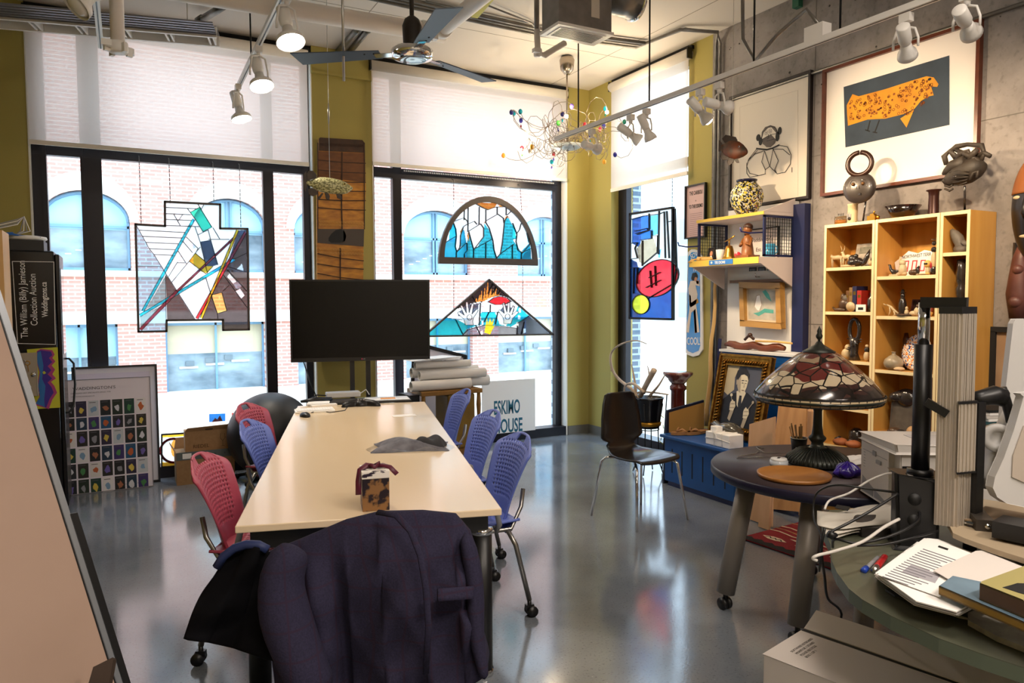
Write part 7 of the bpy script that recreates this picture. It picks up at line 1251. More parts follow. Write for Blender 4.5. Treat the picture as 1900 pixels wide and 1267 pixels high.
blob('dancing_figurine', 'pale bone carving of a dancing bear with raised arm on the middle bookcase', spot(1675, z, 4.585), [(0, .04, .026, .042, bonec), (-.002, .085, .02, .02, bonec), (-.02, .10, .007, .03, bonec), (.012, .015, .018, .015, bonec), (-.018, .012, .016, .012, bonec)])
blob('hunter_figurine', 'small dark brown animal group in front of the licence plate', spot(1697, z, 4.57), [(0, .02, .026, .02, brst), (.02, .03, .014, .026, darkst), (-.02, .02, .018, .018, brst), (.028, .052, .007, .01, darkst)])
blob('skull_figurine', 'small gold toned carved head in front of the licence plate digits', spot(1721, z, 4.58), [(0, .03, .014, .03, bonec), (0, .07, .022, .026, pale), (-.006, .072, .006, .006, ink, -.022), (.006, .072, .006, .006, ink, -.022)])
blob('monkey_figurine', 'upright black and white monkey figure at the right of the middle bookcase', spot(1732, z, 4.585), [(0, .03, .018, .03, darkst), (0, .09, .016, .06, bonec), (0, .16, .018, .018, darkst), (0, .20, .014, .014, darkst), (.0, .225, .018, .004, darkst), (-.008, .06, .006, .02, mat('red_paint', '#b02030', .4), -.015)])
blob('bone_carvings', 'tiny pale bone pieces lying on the shelf below the licence plate', spot(1713, z, 4.56), [(0, .006, .03, .006, bonec), (.03, .008, .014, .008, pale), (-.035, .005, .012, .005, bonec)])
# second
z = Mz[1]; q = MB(); p = spot(1660, z, 4.58); q.tube([p+V((0, .05, .075)), p+V((0, .02, .06)), p+V((0, 0, .04)), p+V((0, -.04, .012))], .01, bonec, 8, rs=[.004, .008, .008, .005]); q.tube([p+V((0, .03, .065)), p+V((0, .025, .03)), p+V((0, .035, 0))], .005, bonec, 6); q.tube([p+V((0, .055, .072)), p+V((0, .075, .08))], .004, bonec, 6); q.tube([p+V((0, 0, .04)), p+V((0, -.01, .01)), p+V((0, .0, 0))], .006, bonec, 6); q.build('antler_bird', label='antler bird with long neck on the second shelf of the middle bookcase', cat='figurine')
blob('hooded_figure', 'tall black cloaked figure with hat on the second shelf', spot(1676, z, 4.63), [(0, .06, .026, .07, darkst), (0, .135, .014, .02, darkst), (0, .155, .022, .004, darkst), (0, .165, .012, .014, darkst)])
blob('white_spirit_figurine', 'small white standing figure in front of the black cloaked one', spot(1684, z, 4.575), [(0, .022, .013, .024, bonec), (0, .052, .009, .012, bonec)])
q = MB(); fr = Fr(spot(1692, z, 4.70), x=(0, -1, 0), y=(.2, 0, 1)); fr.frame(q, .075, .11, .010, .01, mat('dark_red_frame', '#3a1412', .4)); fr.rect(q, .008, .008, .067, .102, 0, mat('sepia_dark', '#2a1a14', .6), .003); fr.line(q, [(.037, .008), (.037, .10)], .006, .003, mat('dark_red_frame', '#3a1412', .4), .004); fr.line(q, [(.008, .055), (.067, .055)], .006, .003, mat('dark_red_frame', '#3a1412', .4), .004); q.build('folding_frame', label='dark red four part frame at the back of the second shelf', cat='picture')
blob('bear_family_carving', 'cluster of white and brown bear carvings on the second shelf', spot(1697, z, 4.575), [(0, .018, .026, .018, bonec), (.025, .03, .02, .03, bonec), (-.02, .012, .02, .012, brst), (.03, .065, .012, .014, brst), (.045, .02, .016, .02, darkst)])
blob('dark_hide_carving', 'long dark flat carving at the front of the second shelf', spot(1680, z, 4.56), [(0, .008, .055, .009, brst), (-.03, .010, .02, .010, darkst)])
blob('seal_figurine', 'small reddish carved seal behind the silver rod', spot(1727, z, 4.58), [(0, .02, .02, .02, pale), (.01, .05, .012, .03, mat('red_brown_carving', '#8a3c2a', .5))])
# third
z = Mz[2]; p = spot(1662, z, 4.59); MB().lathe([(.001, 0), (.03, 0), (.055, .02), (.062, .045), (.055, .07), (.03, .092), (.012, .102), (.011, .118), (.016, .122), (.001, .122)], mat('grey_crackle_glaze', '#8a7c64', .3, col2='#b8aa94', scale=14), p, 28).build('gourd_vase', label='squat grey brown vase with narrow neck on the middle bookcase', cat='vase')
blob('pale_stone', 'smooth pale oval stone beside the squat vase', spot(1673, z, 4.56), [(0, .012, .034, .014, mat('pale_stone', '#d8b890', .6))], cat='stone')
p = spot(1707, z, 4.66); t = thing('painted_plate', 'round plate painted with blue and orange flowers standing on the shelf', 'plate', p); M_ = V((-1, .25, .22)).to_track_quat('Z', 'Y').to_matrix().to_4x4(); pm = mottled('floral_glaze', ['#f4efe8', '#f4efe8', '#27468a', '#f4efe8', '#e08a28', '#f4efe8', '#8a3a2a', '#f4efe8'], 70); MB().lathe([(.001, 0), (.06, 0), (.085, .008), (.12, .016), (.122, .012), (.085, .002), (.05, -.006), (.001, -.006)], pm, p+V((0, 0, .122)), 40, M_).build('dish', t)
q = MB().tube([p+V((-.02, 0, .012)), p+V((.02, 0, .012)), p+V((.035, 0, .09))], .006, darkst, 6); q.build('plate_stand', t)
p = spot(1683, z, 4.70); MB().tube([p, p+V((0, .0, .10)), p+V((.01, .0, .2)), p+V((.015, .004, .245))], .03, mat('dark_red_wood', '#3a170f', .3), 14, rs=[.025, .028, .038, .024], flat=.5).build('wooden_club', label='dark red wooden club standing behind the painted plate', cat='club')
# fourth: stone head, shells
z = Mz[3]; p = spot(1683, z, 4.66); t = thing('stone_raven_slab', 'large dark raven head carving over a rough grey stone block', 'sculpture', p); MB().prism([p+V((-.03, .07, 0)), p+V((-.03, -.08, 0)), p+V((-.03, -.075, .20)), p+V((-.03, .06, .21))], (.07, 0, 0), grst).build('stone_block', t, bevel=.012); q = MB(); q.sph(p+V((-.01, -.03, .24)), 1, darkst, (.05, .075, .065)); q.tube([p+V((-.02, 0, .25)), p+V((-.035, .06, .235)), p+V((-.04, .09, .21))], .03, darkst, 12, rs=[.045, .032, .008]); q.sph(p+V((-.058, -.01, .262)), .012, grst); q.build('raven_head', t)
blob('shell_cluster', 'dark knobbly stone shells on the shelf above the printer', spot(1668, z, 4.57), [(0, .022, .04, .024, brst), (.04, .018, .03, .02, darkst), (-.035, .014, .02, .016, brst)]); blob('conch_shell', 'large pale conch shell behind the black rod', spot(1702, z, 4.575), [(0, .035, .04, .036, mat('conch', '#d0a878', .5, col2='#b08458', scale=12)), (.03, .05, .025, .04, mat('conch', '#d0a878', .5))])
# right bookcase
z = Rz[0]; p = spot(1781, z, 4.60); t = thing('rearing_bear_carving', 'grey stone rearing bear carving on the narrow bookcase', 'sculpture', p); q = MB(); q.tube([p, p+V((0, .0, .05)), p+V((0, .02, .09)), p+V((-.01, .035, .12)), p+V((-.02, .05, .145))], .03, grst, 12, rs=[.042, .032, .034, .026, .008]); q.build('body', t); q = MB().tube([p+V((0, .0, .05)), p+V((-.02, -.03, .06)), p+V((-.02, -.05, .04))], .016, grst, 8).tube([p+V((-.01, .02, .02)), p+V((-.03, -.02, .015)), p+V((-.03, -.05, .02))], .02, grst, 8, rs=[.022, .024, .016]); q.build('arms', t)
z = Rz[1]; p = spot(1784, z, 4.60); q = MB(); q.lathe([(.001, 0), (.03, 0), (.034, .03), (.024, .045), (.032, .07), (.034, .10), (.024, .12), (.030, .15), (.033, .18), (.022, .2), (.03, .23), (.032, .27), (.026, .30), (.028, .36), (.001, .365)], darkst, p, 12, rip=.12, rn=4); q.build('totem_carving', label='tall black totem carving on the narrow bookcase', cat='sculpture')
# on top of the bookcases
z = ZT+.001; p = spot(1558, z, 4.62); t = thing('amber_jar', 'short glass jar half full of amber liquid on top of the left bookcase', 'jar', p); MB().cyl(p, p+V((0, 0, .033)), .040, mat('amber_liquid', '#c8801a', .2), n=24).build('liquid', t); MB().lathe([(.043, 0), (.043, .055), (.041, .055), (.041, .002)], clear('jar_glass', '#f4f0e8', .15), p, 24).build('glass', t); q = MB(); q.cyl(p+V((0, 0, .055)), p+V((0, 0, .062)), .041, steel, n=24); [q.cyl(p+V((0, .02-.014*k, .062)), p+V((0, .02-.014*k, .082)), .003, darkst, n=6) for k in range(4)]; q.build('lid', t)
p = spot(1580, z, 4.64); t = thing('castle_stein', 'white ceramic stein printed with a grey castle beneath the round mask', 'mug', p); MB().lathe([(.001, 0), (.034, 0), (.036, .01), (.033, .03), (.034, .13), (.037, .14), (.001, .14)], bonec, p, 24).build('body', t); q = MB(); [q.bx(p.x-.036, p.x-.030, p.y+.012-.012*k, p.y+.02-.012*k, z+.04, z+.07+.012*(k % 2), greyp) for k in range(3)]; q.cyl(p+V((-.037, 0, .035)), p+V((-.033, 0, .035)), .012, darkst, n=14); q.build('castle_print', t)
p = spot(1618, z, 4.62); q = MB().box(p+V((0, 0, .02)), (.05, .06, .036), brass).box(p+V((0, -.0, .045)), (.03, .03, .012), brass).sph(p+V((0, -.035, .025)), .014, brass).tube([p+V((0, 0, .05)), p+V((0, -.01, .07))], .006, brass, 8); q.build('brass_casket', label='small brass trinket box between the stein and the dark bowl', cat='box')
p = spot(1672, z, 4.66); MB().lathe([(.001, .0), (.045, 0), (.07, .02), (.115, .085), (.108, .085), (.065, .028), (.001, .018)], mat('tortoise_glaze', '#160b08', .15, col2='#6b2a12', scale=9, mid=.6, wid=.1, coat=.6), p, 32).build('dark_bowl', label='glossy black and brown bowl on top of the middle bookcase', cat='bowl')
p = spot(1729, z, 4.64); MB().lathe([(.001, 0), (.034, 0), (.032, .01), (.030, .12), (.032, .15), (.045, .157), (.045, .162), (.001, .162)], mat('dark_bronze_tube', '#3a1f1a', .3, .4), p, 28).build('flanged_tube', label='dark brown flanged cylinder on top of the middle bookcase', cat='vessel')
# round mask with ring horn on a stand
mp = spot(1592, z, 4.60); mask = thing('round_face_mask', 'grey round face mask with ring horn on a stand above the left bookcase', 'mask', mp); q = MB(); cz_ = P(1594, 348, x=4.55).z; cc_ = V((4.56, P(1594, 348, x=4.56).y, cz_)); grw = mat('worn_grey_wood', '#463e3b', .35, col2='#2c2523', scale=10, coat=.3)
M_ = V((-.93, -.36, .06)).to_track_quat('Z', 'Y').to_matrix().to_4x4(); q.lathe([(.001, -.05), (.085, -.045), (.108, -.01), (.105, .005), (.07, .022), (.001, .028)], grw, cc_, 36, M_); q.build('face', mask)
q = MB(); n_ = V((-.93, -.36, .06)).normalized(); sx_ = V((.36, -.93, 0)).normalized(); uz = V((0, 0, 1))
hornm = mat('horn_bronze', '#3a241c', .3, .3); hc = cc_+V((0, 0, .165)); q.tube([hc+sx_*.078*sin(a)+uz*.078*cos(a) for a in [2*pi*(k+.35)/26 for k in range(26)]]+[hc+sx_*.078*sin(2*pi*.35/26+2*pi*.98)+uz*.078*cos(2*pi*.35/26+2*pi*.98)], .017, hornm, 12); q.build('ring_horn', mask)
q = MB()
for s in (-1, 1): e = cc_+sx_*.032*s+uz*.022+n_*.028; q.sph(e, .012, mat('eye_stud', '#6b4a2a', .3, .5)); q.tube([e+sx_*.022*cos(a)+uz*(.03*sin(a) if sin(a) > 0 else .055*sin(a))-n_*.006 for a in [2*pi*k/16 for k in range(16)]], .0022, darkst, 6, closed=True); q.tube([cc_+sx_*.006*s+uz*.01+n_*.026, cc_+sx_*.01*s-uz*.012+n_*.026], .003, darkst, 6)
q.box(cc_-uz*.048+n_*.022, (.008, .045, .012), darkst); q.build('features', mask); q = MB().cyl(mp+V((0, -.03, 0)), V((4.60, cc_.y-.03, cc_.z-.06)), .006, darkst, n=8); q.bx(4.56, 4.64, mp.y-.06, mp.y+.0, z, z+.006, darkst); q.build('stand', mask)
# carved head on a rod
hp = spot(1787, z, 4.66); hw = mat('carved_grey_brown_wood', '#3d342c', .6, col2='#241e19', scale=14, bump=.5); head_ = thing('carved_head_mask', 'carved wooden head mask with openwork crest on a rod above the narrow bookcase', 'mask', hp); hc = P(1788, 322, x=4.58)
sxx = V((0, -1, 0)); q = MB()
def hpx(a, b, dx=0): return P(a, b, x=4.58+dx)
q.tube([hpx(1753, 338), hpx(1762, 334), hpx(1778, 326), hpx(1795, 318), hpx(1815, 310), hpx(1826, 312)], .05, hw, 18, rs=[.022, .042, .066, .075, .064, .03]); q.tube([hpx(1751, 322, -.0), hpx(1756, 318, -.02), hpx(1768, 308, -.03), hpx(1790, 300, -.03)], .03, hw, 12, rs=[.012, .022, .036, .04]); q.build('face', head_)
q = MB(); q.sph(hpx(1752, 335, -.02), .014, hw); q.tube([hpx(1753, 344, -.02), hpx(1762, 347, -.02), hpx(1768, 343, -.02)], .007, hw, 8).tube([hpx(1753, 350, -.02), hpx(1762, 354, -.02), hpx(1768, 350, -.02)], .007, hw, 8); q.sph(hpx(1772, 328, -.06), .012, darkst, (1, 1.4, .8))
for k in range(5): q.tube([hpx(1762+k*2, 320+k*6, -.055), hpx(1778, 316+k*7, -.072), hpx(1798-k, 318+k*5, -.07)], .0035, hw, 6)
q.tube([hpx(1800, 334, -.07), hpx(1806, 320, -.075), hpx(1814, 318, -.07), hpx(1812, 330, -.07)], .008, hw, 8); q.build('features', head_)
q = MB()
for a in (([1756, 305, 0], [1752, 290, 0], [1762, 280, 0], [1774, 292, 0]), ([1774, 300, 0], [1782, 285, -.02], [1796, 280, -.02], [1800, 296, -.02]), ([1762, 282, 0], [1775, 272, .02], [1795, 268, .02], [1822, 270, 0], [1826, 285, 0], [1818, 300, 0]), ([1774, 278, .01], [1795, 288, -.03], [1818, 300, -.02]), ([1796, 300, -.02], [1806, 285, -.04], [1814, 276, -.03]), ([1812, 290, 0], [1826, 284, 0], [1838, 290, 0])): q.tube([hpx(*p) for p in a], .014, hw, 10, rs=[.012+.003*(k % 2) for k in range(len(a))], flat=1.2)
q.build('openwork_crest', head_); q = MB().cyl(hp, hpx(1790, 345), .007, darkst, n=8); q.box(hp+V((-.0, -.0, .005)), (.1, .08, .01), darkst); q.build('stand', head_)
# big mask and red carving on the wall at the right edge
mm = mat('black_brown_mask', '#1f1a1a', .35, col2='#120e0e', scale=6, coat=.3); bigm = thing('wall_mask', 'large black mask with tan forehead hanging at the right edge', 'mask', P(1900, 380, x=XB-.06)); cM = P(1919, 388, x=XB-.05); M_ = V((-1, 0, 0)).to_track_quat('Z', 'Y').to_matrix().to_4x4()
def egg(mb, c, ry, rz, dep, m_, z0=-1, z1=1):
    vs = []; fs = []; nu, nv = 20, 16
    for j in range(nv+1):
        t = z0+(z1-z0)*j/nv; w = ry*sqrt(max(.0001, 1-t*t))*(1-.12*t*(t < 0)*-1)
        for i in range(nu+1): a = pi*i/nu; vs.append(c+V((-dep*sin(a)*sqrt(max(.0001, 1-t*t*.8)), -w*cos(a), rz*t)))
    for j in range(nv):
        for i in range(nu): k = j*(nu+1)+i; fs.append((k, k+1, k+nu+2, k+nu+1))
    mb.add(vs, fs, m_, True)
q = MB(); egg(q, cM, .115, .30, .09, mm); q.build('face', bigm, solid=.006); q = MB(); egg(q, cM+V((-.004, 0, 0)), .119, .303, .094, mat('tan_forehead', '#8f5426', .5), .30, 1); q.build('forehead', bigm, solid=.006); q = MB()
q.sph(cM+V((-.075, .05, .07)), 1, bonec, (.012, .03, .012)).sph(cM+V((-.075, -.05, .07)), 1, bonec, (.012, .03, .012)).sph(cM+V((-.075, 0, -.16)), 1, bonec, (.014, .04, .012)); q.tube([cM+V((-.085, 0, .07)), cM+V((-.115, 0, -.03)), cM+V((-.09, 0, -.05))], .014, mm, 10); q.build('features', bigm)
redst = mat('red_brown_stone', '#6b4038', .45, col2='#4a2a26', scale=8, bump=.3); ca = P(1893, 520, x=XB-.05); t = thing('hanging_wall_carving', 'reddish brown carved figure hanging on the wall below the black mask', 'sculpture', ca); q = MB()
q.tube([P(x, y, x=XB-.05) for x, y in ((1898, 455), (1893, 480), (1890, 510), (1888, 545), (1890, 590))], .06, redst, 16, rs=[.03, .05, .06, .075, .06], flat=.8); q.sph(P(1889, 500, x=XB-.09), .03, redst).sph(P(1885, 560, x=XB-.09), .04, redst); q.build('body', t); MB().tube([P(1887, 450, x=XB-.04), P(1884, 500, x=XB-.03), P(1876, 560, x=XB-.03), P(1880, 590, x=XB-.04)], .02, darkst, 10).build('dark_edge', t)
# dark framed picture low on the wall behind the monitor
root, fr, w, h, s, d0 = picture('framed_picture', 'dark framed picture low on the wall behind the white monitor', (1843, 606), (1960, 800), .03, .03, ink, mat('tan_picture', '#a88a6c', .7, col2='#8c6a4c', scale=4)); s.build('print', root)
# ---------------------------------------------------------------- round purple table and what stands on it
RC = V((3.08, 2.40, 0)); purp = mat('aubergine_laminate', '#544549', .5, col2='#4c3d42', scale=3); rimm = mat('dark_indigo_edge', '#17142c', .35); pil = mat('grey_steel_leg', '#8d857e', .45, .2)
t = thing('round_table', 'round aubergine topped table on slanted grey legs with casters', 'table', RC)
q = MB(); q.lathe([(.001, .672), (.565, .672), (.58, .68), (.58, .712), (.575, .7195)], rimm, RC, 72); q.lathe([(.575, .7196), (.001, .72)], purp, RC, 72); q.build('tabletop', t)
for k, (tp, bt) in enumerate((((2.72, 2.60), (2.635, 2.66)), ((2.76, 2.25), (2.645, 2.225)), ((3.35, 2.18), (3.45, 2.10)), ((3.30, 2.66), (3.38, 2.76)))):
    lg = MB().tube([(tp[0], tp[1], .675), (bt[0], bt[1], .085)], .046, pil, 24).build('leg', t); q = MB()
    for s in (-1, 1): q.tube([(bt[0]-.004+s*.008, bt[1], .03), (bt[0]-.004+s*.024, bt[1], .03)], .03, black, 16)
    q.cyl((bt[0], bt[1], .04), (bt[0], bt[1], .09), .012, black); q.build('caster', lg)
# leaded glass table lamp
LB = V((3.055, 2.47, TZ)); lampm = mat('verdigris_bronze', '#3d403a', .4, .6, col2='#2a2b28', scale=12)
def tiffany():
    m, tt, b, o = nodes('leaded_shade_glass'); N = tt.nodes.new; L = tt.links.new
    tc = N('ShaderNodeTexCoord'); vo = N('ShaderNodeTexVoronoi'); vo.inputs['Scale'].default_value = 15; L(tc.outputs['Object'], vo.inputs[0]); v2 = N('ShaderNodeTexVoronoi'); v2.feature = 'DISTANCE_TO_EDGE'; v2.inputs['Scale'].default_value = 15; L(tc.outputs['Object'], v2.inputs[0])
    sx = N('ShaderNodeSeparateXYZ'); L(tc.outputs['Object'], sx.inputs[0]); nz = N('ShaderNodeTexNoise'); nz.inputs['Scale'].default_value = 6; L(tc.outputs['Object'], nz.inputs[0]); sep = N('ShaderNodeSeparateColor'); L(vo.outputs['Color'], sep.inputs[0])
    a = N('ShaderNodeMath'); a.operation = 'MULTIPLY_ADD'; a.inputs[1].default_value = .10; L(nz.outputs[0], a.inputs[0]); L(sx.outputs['Z'], a.inputs[2]); a2 = N('ShaderNodeMath'); a2.operation = 'MULTIPLY_ADD'; a2.inputs[1].default_value = .04; L(sep.outputs[1], a2.inputs[0]); L(a.outputs[0], a2.inputs[2])
    mr = N('ShaderNodeMapRange'); mr.inputs[1].default_value = .38; mr.inputs[2].default_value = .66; L(a2.outputs[0], mr.inputs[0]); r = N('ShaderNodeValToRGB'); r.color_ramp.interpolation = 'CONSTANT'; e = r.color_ramp.elements
    e[0].color = lin('#241b18'); e[1].position = .30; e[1].color = lin('#3a2420'); x = e.new(.36); x.color = lin('#b8a78c'); x = e.new(.58); x.color = lin('#5c2420'); x = e.new(.78); x.color = lin('#8c7860'); x = e.new(.84); x.color = lin('#532420')
    L(mr.outputs[0], r.inputs[0]); lt = N('ShaderNodeMath'); lt.operation = 'GREATER_THAN'; lt.inputs[1].default_value = .045; L(v2.outputs[0], lt.inputs[0]); mx = N('ShaderNodeMix'); mx.data_type = 'RGBA'; mx.inputs[6].default_value = lin('#100d0c'); L(lt.outputs[0], mx.inputs[0]); L(r.outputs[0], mx.inputs[7]); L(mx.outputs[2], b.inputs['Base Color']); b.inputs['Roughness'].default_value = .14; b.inputs['Specular IOR Level'].default_value = .7; return m
lp = thing('table_lamp', 'bronze table lamp with red, cream and dark leaded glass shade', 'lamp', LB)
zr_ = 1.045-TZ; zt2_ = 1.295-TZ
MB().lathe([(.300, zr_+.035), (.295, zr_+.045), (.25, zr_+.10), (.17, zr_+.175), (.10, zr_+.23), (.055, zt2_)], tiffany(), LB, 64).build('lamp_shade', lp, solid=.003)
q = MB(); q.lathe([(.294, zr_), (.306, zr_+.018), (.305, zr_+.034)], mat('amber_border', '#b09c7c', .2), LB, 64); q.lathe([(.3065, zr_+.012), (.307, zr_+.024)], mat('dark_green_border', '#1c241f', .15), LB, 64)
for k in range(44): an = 2*pi*k/44; q.bar(LB+V((.2955*cos(an), .2955*sin(an), zr_-.001)), LB+V((.307*cos(an), .307*sin(an), zr_+.036)), .003, .003, dark)
q.tube([LB+V((.294*cos(2*pi*k/64), .294*sin(2*pi*k/64), zr_)) for k in range(64)], .0035, dark, 6, closed=True).tube([LB+V((.304*cos(2*pi*k/64), .304*sin(2*pi*k/64), zr_+.036)) for k in range(64)], .003, dark, 6, closed=True); q.build('shade_border', lp)
MB().lathe([(.075, zt2_-.012), (.078, zt2_-.004), (.05, zt2_+.012), (.022, zt2_+.03), (.012, zt2_+.045), (.001, zt2_+.047)], lampm, LB, 32).build('cap', lp); MB().lathe([(.007, 0), (.006, .012), (.015, .022), (.017, .032), (.010, .045), (.012, .055), (.003, .075), (.001, .08)], lampm, LB+V((0, 0, zt2_+.042)), 16).build('finial', lp)
MB().lathe([(.001, .012), (.145, .012), (.150, .02), (.140, .042), (.09, .075), (.045, .09), (.03, .10), (.028, .115), (.040, .13), (.042, .14), (.028, .155), (.022, .2), (.02, .27), (.028, .33), (.02, .35), (.001, .35)], lampm, LB, 60, rip=.0).build('stem', lp)
q = MB()
for k in range(44): an = 2*pi*k/44; q.tube([LB+V((r*cos(an), r*sin(an), z)) for r, z in ((.149, .022), (.139, .045), (.09, .078), (.05, .092))], .003, lampm, 5, rs=[.005, .005, .0035, .002])
q.build('fluting', lp); q = MB(); [q.sph(LB+V((.12*cos(k*HP+.5), .12*sin(k*HP+.5), .010)), .012, lampm, n=10) for k in range(4)]; q.build('feet', lp)
# tray, cup, tin, hanger, bags
tp = V((2.745, 2.345, TZ+.001)); trm = wood('acacia_wood', '#b0783c', '#8f5a2a', 'x', .35); t = thing('round_tray', 'round acacia wood tray on the front of the aubergine table', 'tray', tp); MB().lathe([(.001, 0), (.15, 0), (.162, .006), (.165, .02), (.158, .021), (.150, .009), (.001, .008)], trm, tp, 56).build('tray', t)
cp = P(1486, 853, z=TZ)+V((.03, .04, .001)); t = thing('paper_cup', 'black paper cup full of wooden stir sticks beside the lamp', 'cup', cp); MB().lathe([(.001, 0), (.030, 0), (.042, .105), (.040, .105), (.029, .004), (.001, .004)], mat('black_paper', '#0f0e10', .6), cp, 28).build('cup', t); MB().tube([cp+V((.0415*cos(2*pi*k/28), .0415*sin(2*pi*k/28), .105)) for k in range(28)], .0025, white, 6, closed=True).build('rim', t)
q = MB(); d_ = (CP-cp); d_.z = 0; d_.normalize(); s_x = V((-d_.y, d_.x, 0)); q.text('BARISTA', cp+d_*.0375-s_x*.016+V((0, 0, .052)), s_x, (0, 0, 1), .012, paper); q.build('lettering', t)
for k in range(9): an = k*.75; q = MB().bar(cp+V((.012*cos(an), .012*sin(an), .02)), cp+V((.03*cos(an)-.01, .03*sin(an)+.014, .16+.008*(k % 3))), .009, .003, mat('stir_stick', '#c9a67c', .7)); q.build('stir_stick', t)
p = P(1448, 864, z=TZ)+V((0, .01, .001)); t = thing('glass_puck', 'small round white lidded glass dish on the aubergine table', 'dish', p); MB().lathe([(.001, 0), (.042, 0), (.045, .006), (.044, .026), (.001, .026)], mat('thick_glass', '#c8ccd0', .05, spec=.9), p, 28).build('body', t); MB().lathe([(.040, .0265), (.038, .036), (.001, .038)], white, p, 28).build('lid', t); MB().box(p+V((0, 0, .038)), (.03, .012, .002), black, rz=.5).build('slot', t)
q = MB(); A_ = [P(x, y, z=TZ)+V((0, 0, .003)) for x, y in ((1473, 846), (1367, 851), (1369, 848), (1402, 842), (1407, 838), (1420, 841), (1473, 841))]; q.tube(A_, .0018, steel, 6); q.tube([P(x, y, z=TZ)+V((0, 0, .003)) for x, y in ((1420, 841), (1407, 834), (1403, 830), (1418, 833))], .0018, steel, 6); q.build('wire_hanger', label='thin wire clothes hanger lying on the aubergine table', cat='hanger')
p = P(1572, 885, z=TZ)+V((0, .0, .0)); q = MB(); pb = mat('purple_foil', '#3a1e9a', .3, col2='#1a0c4a', scale=16, bump=.6, coat=.5)
q.grid(lambda a, b: p+V((.06*cos(2*pi*a)*(1+.3*sin(7*2*pi*a+b*5))*sin(pi*min(1, b*.85+.2)), .05*sin(2*pi*a)*(1+.25*sin(5*2*pi*a))*sin(pi*min(1, b*.85+.2)), .002+.075*b+.012*sin(9*2*pi*a)*b*(1-b)*3)), 42, 10, pb); q.build('purple_bag', label='crumpled shiny purple bag beside the printer', cat='bag')
p = P(1585, 862, z=TZ); q = MB(); q.grid(lambda a, b: p+V((-.02+.20*a, .12*b-.02, .004+.02*abs(sin(a*7+b*5))*sin(pi*a)*sin(pi*b)+.012*sin(b*9))), 16, 10, paper); q.build('white_napkin', label='crumpled white paper napkin behind the purple bag', cat='paper', solid=.001)
# ---------------------------------------------------------------- olive desk
deskm = mat('olive_laminate', '#57594b', .35, col2='#505343', scale=3); desk_e = mat('olive_edge', '#606a5a', .4)
px_ = [(1580, 945), (1540, 946), (1524, 960), (1527, 980), (1541, 1010), (1543, 1039), (1553, 1062), (1575, 1092), (1600, 1112), (1653, 1142), (1742, 1184), (1820, 1212), (1900, 1238)]
pts = [P(x, y, z=TZ) for x, y in px_]; e_ = pts[-1]; outl = [(p.x, p.y) for p in pts]+[(e_.x+.12, e_.y-.25), (e_.x+.6, e_.y-.5), (3.6, .35), (3.7, 1.75), (3.25, 1.72)]
dk_ = thing('desk', 'olive green kidney shaped desk in the right foreground', 'desk', (2.6, 1.2, 0)); q = MB(); q.prism([(x, y, TZ-.038) for x, y in outl], (0, 0, .036), desk_e).prism([(x, y, TZ-.002) for x, y in outl], (0, 0, .002), deskm); q.build('desktop', dk_)
for (x, y, bx_, by_) in ((2.42, 1.72, 2.42, 1.75), (2.6, 1.05, 2.6, 1.05), (3.4, .6, 3.45, .55), (3.4, 1.6, 3.45, 1.65)):
    lg = MB().tube([(x, y, TZ-.04), (bx_, by_, .08)], .036, pil, 20).build('leg', dk_); MB().cyl((bx_-.02, by_, .03), (bx_+.02, by_, .03), .03, black).build('caster', lg)
# printer
Pa, Pb = V((2.76, 2.00, TZ)), V((2.60, 1.745, TZ)); ux = (Pb-Pa).normalized(); uy = V((-ux.y, ux.x, 0)); ang = math.atan2(ux.y, ux.x)
pr = thing('printer', 'white laser printer on the olive desk with its paper tray panel facing the round table', 'printer', (Pa+Pb)/2+uy*.18, ang); hP = .265; Lp = (Pb-Pa).length; prm = mat('printer_white', '#cfcac6', .45); prs = mat('printer_shade_panel', '#b9b6b6', .5)
pz2 = lambda u, v, z: Pa+ux*u+uy*v+V((0, 0, z))
def pbox(mb, u0, u1, v0, v1, z0, z1, m_): mb.prism([pz2(u0, v0, z0), pz2(u1, v0, z0), pz2(u1, v1, z0), pz2(u0, v1, z0)], (0, 0, z1-z0), m_)
q = MB(); pbox(q, -.02, Lp, .02, .40, .008, hP-.03, prm); pbox(q, 0.02, Lp-.02, .04, .38, .0, .008, black); q.build('body', pr, bevel=.006); q = MB(); pbox(q, -.02, Lp-.055, .0, .022, .012, hP-.035, prm); q.build('front_door', pr, bevel=.004)
q = MB(); pbox(q, -.03, Lp+.004, .0, .41, hP-.029, hP, prm); q.build('lid', pr, bevel=.008); q = MB(); pbox(q, .05, Lp-.04, .14, .34, hP, hP+.002, prs); q.build('output_tray', pr)
fr = Fr(pz2(-.02, -.0005, .0), x=ux, y=(0, 0, 1)); q = MB(); g2 = greyp; fr.rect(q, .12, hP-.075, .15, hP-.055, 0, g2, .003); fr.rect(q, .16, hP-.10, .20, hP-.085, 0, g2, .006); fr.line(q, [(.02, hP-.068), (.25, hP-.068)], .002, 0, g2); [fr.rect(q, .03, hP-.08-.012*k, .045, hP-.078-.012*k, 0, g2, .001) for k in range(6)]; fr.poly(q, [(.02, .02), (.02, .085), (.13, .055), (.13, .02)], .0, g2, .001); fr.poly(q, [(.14, .02), (.14, .052), (.24, .03), (.24, .02)], 0, g2, .001); q.build('panel_print', pr)
f4 = Fr(pz2(Lp+.0005, .03, 0), x=uy, y=(0, 0, 1)); q = MB(); q.prism([pz2(Lp, .025, .13), pz2(Lp, .055, .13), pz2(Lp, .055, .19), pz2(Lp, .025, .19)], ux*.002, black); q.build('cable_socket', pr)
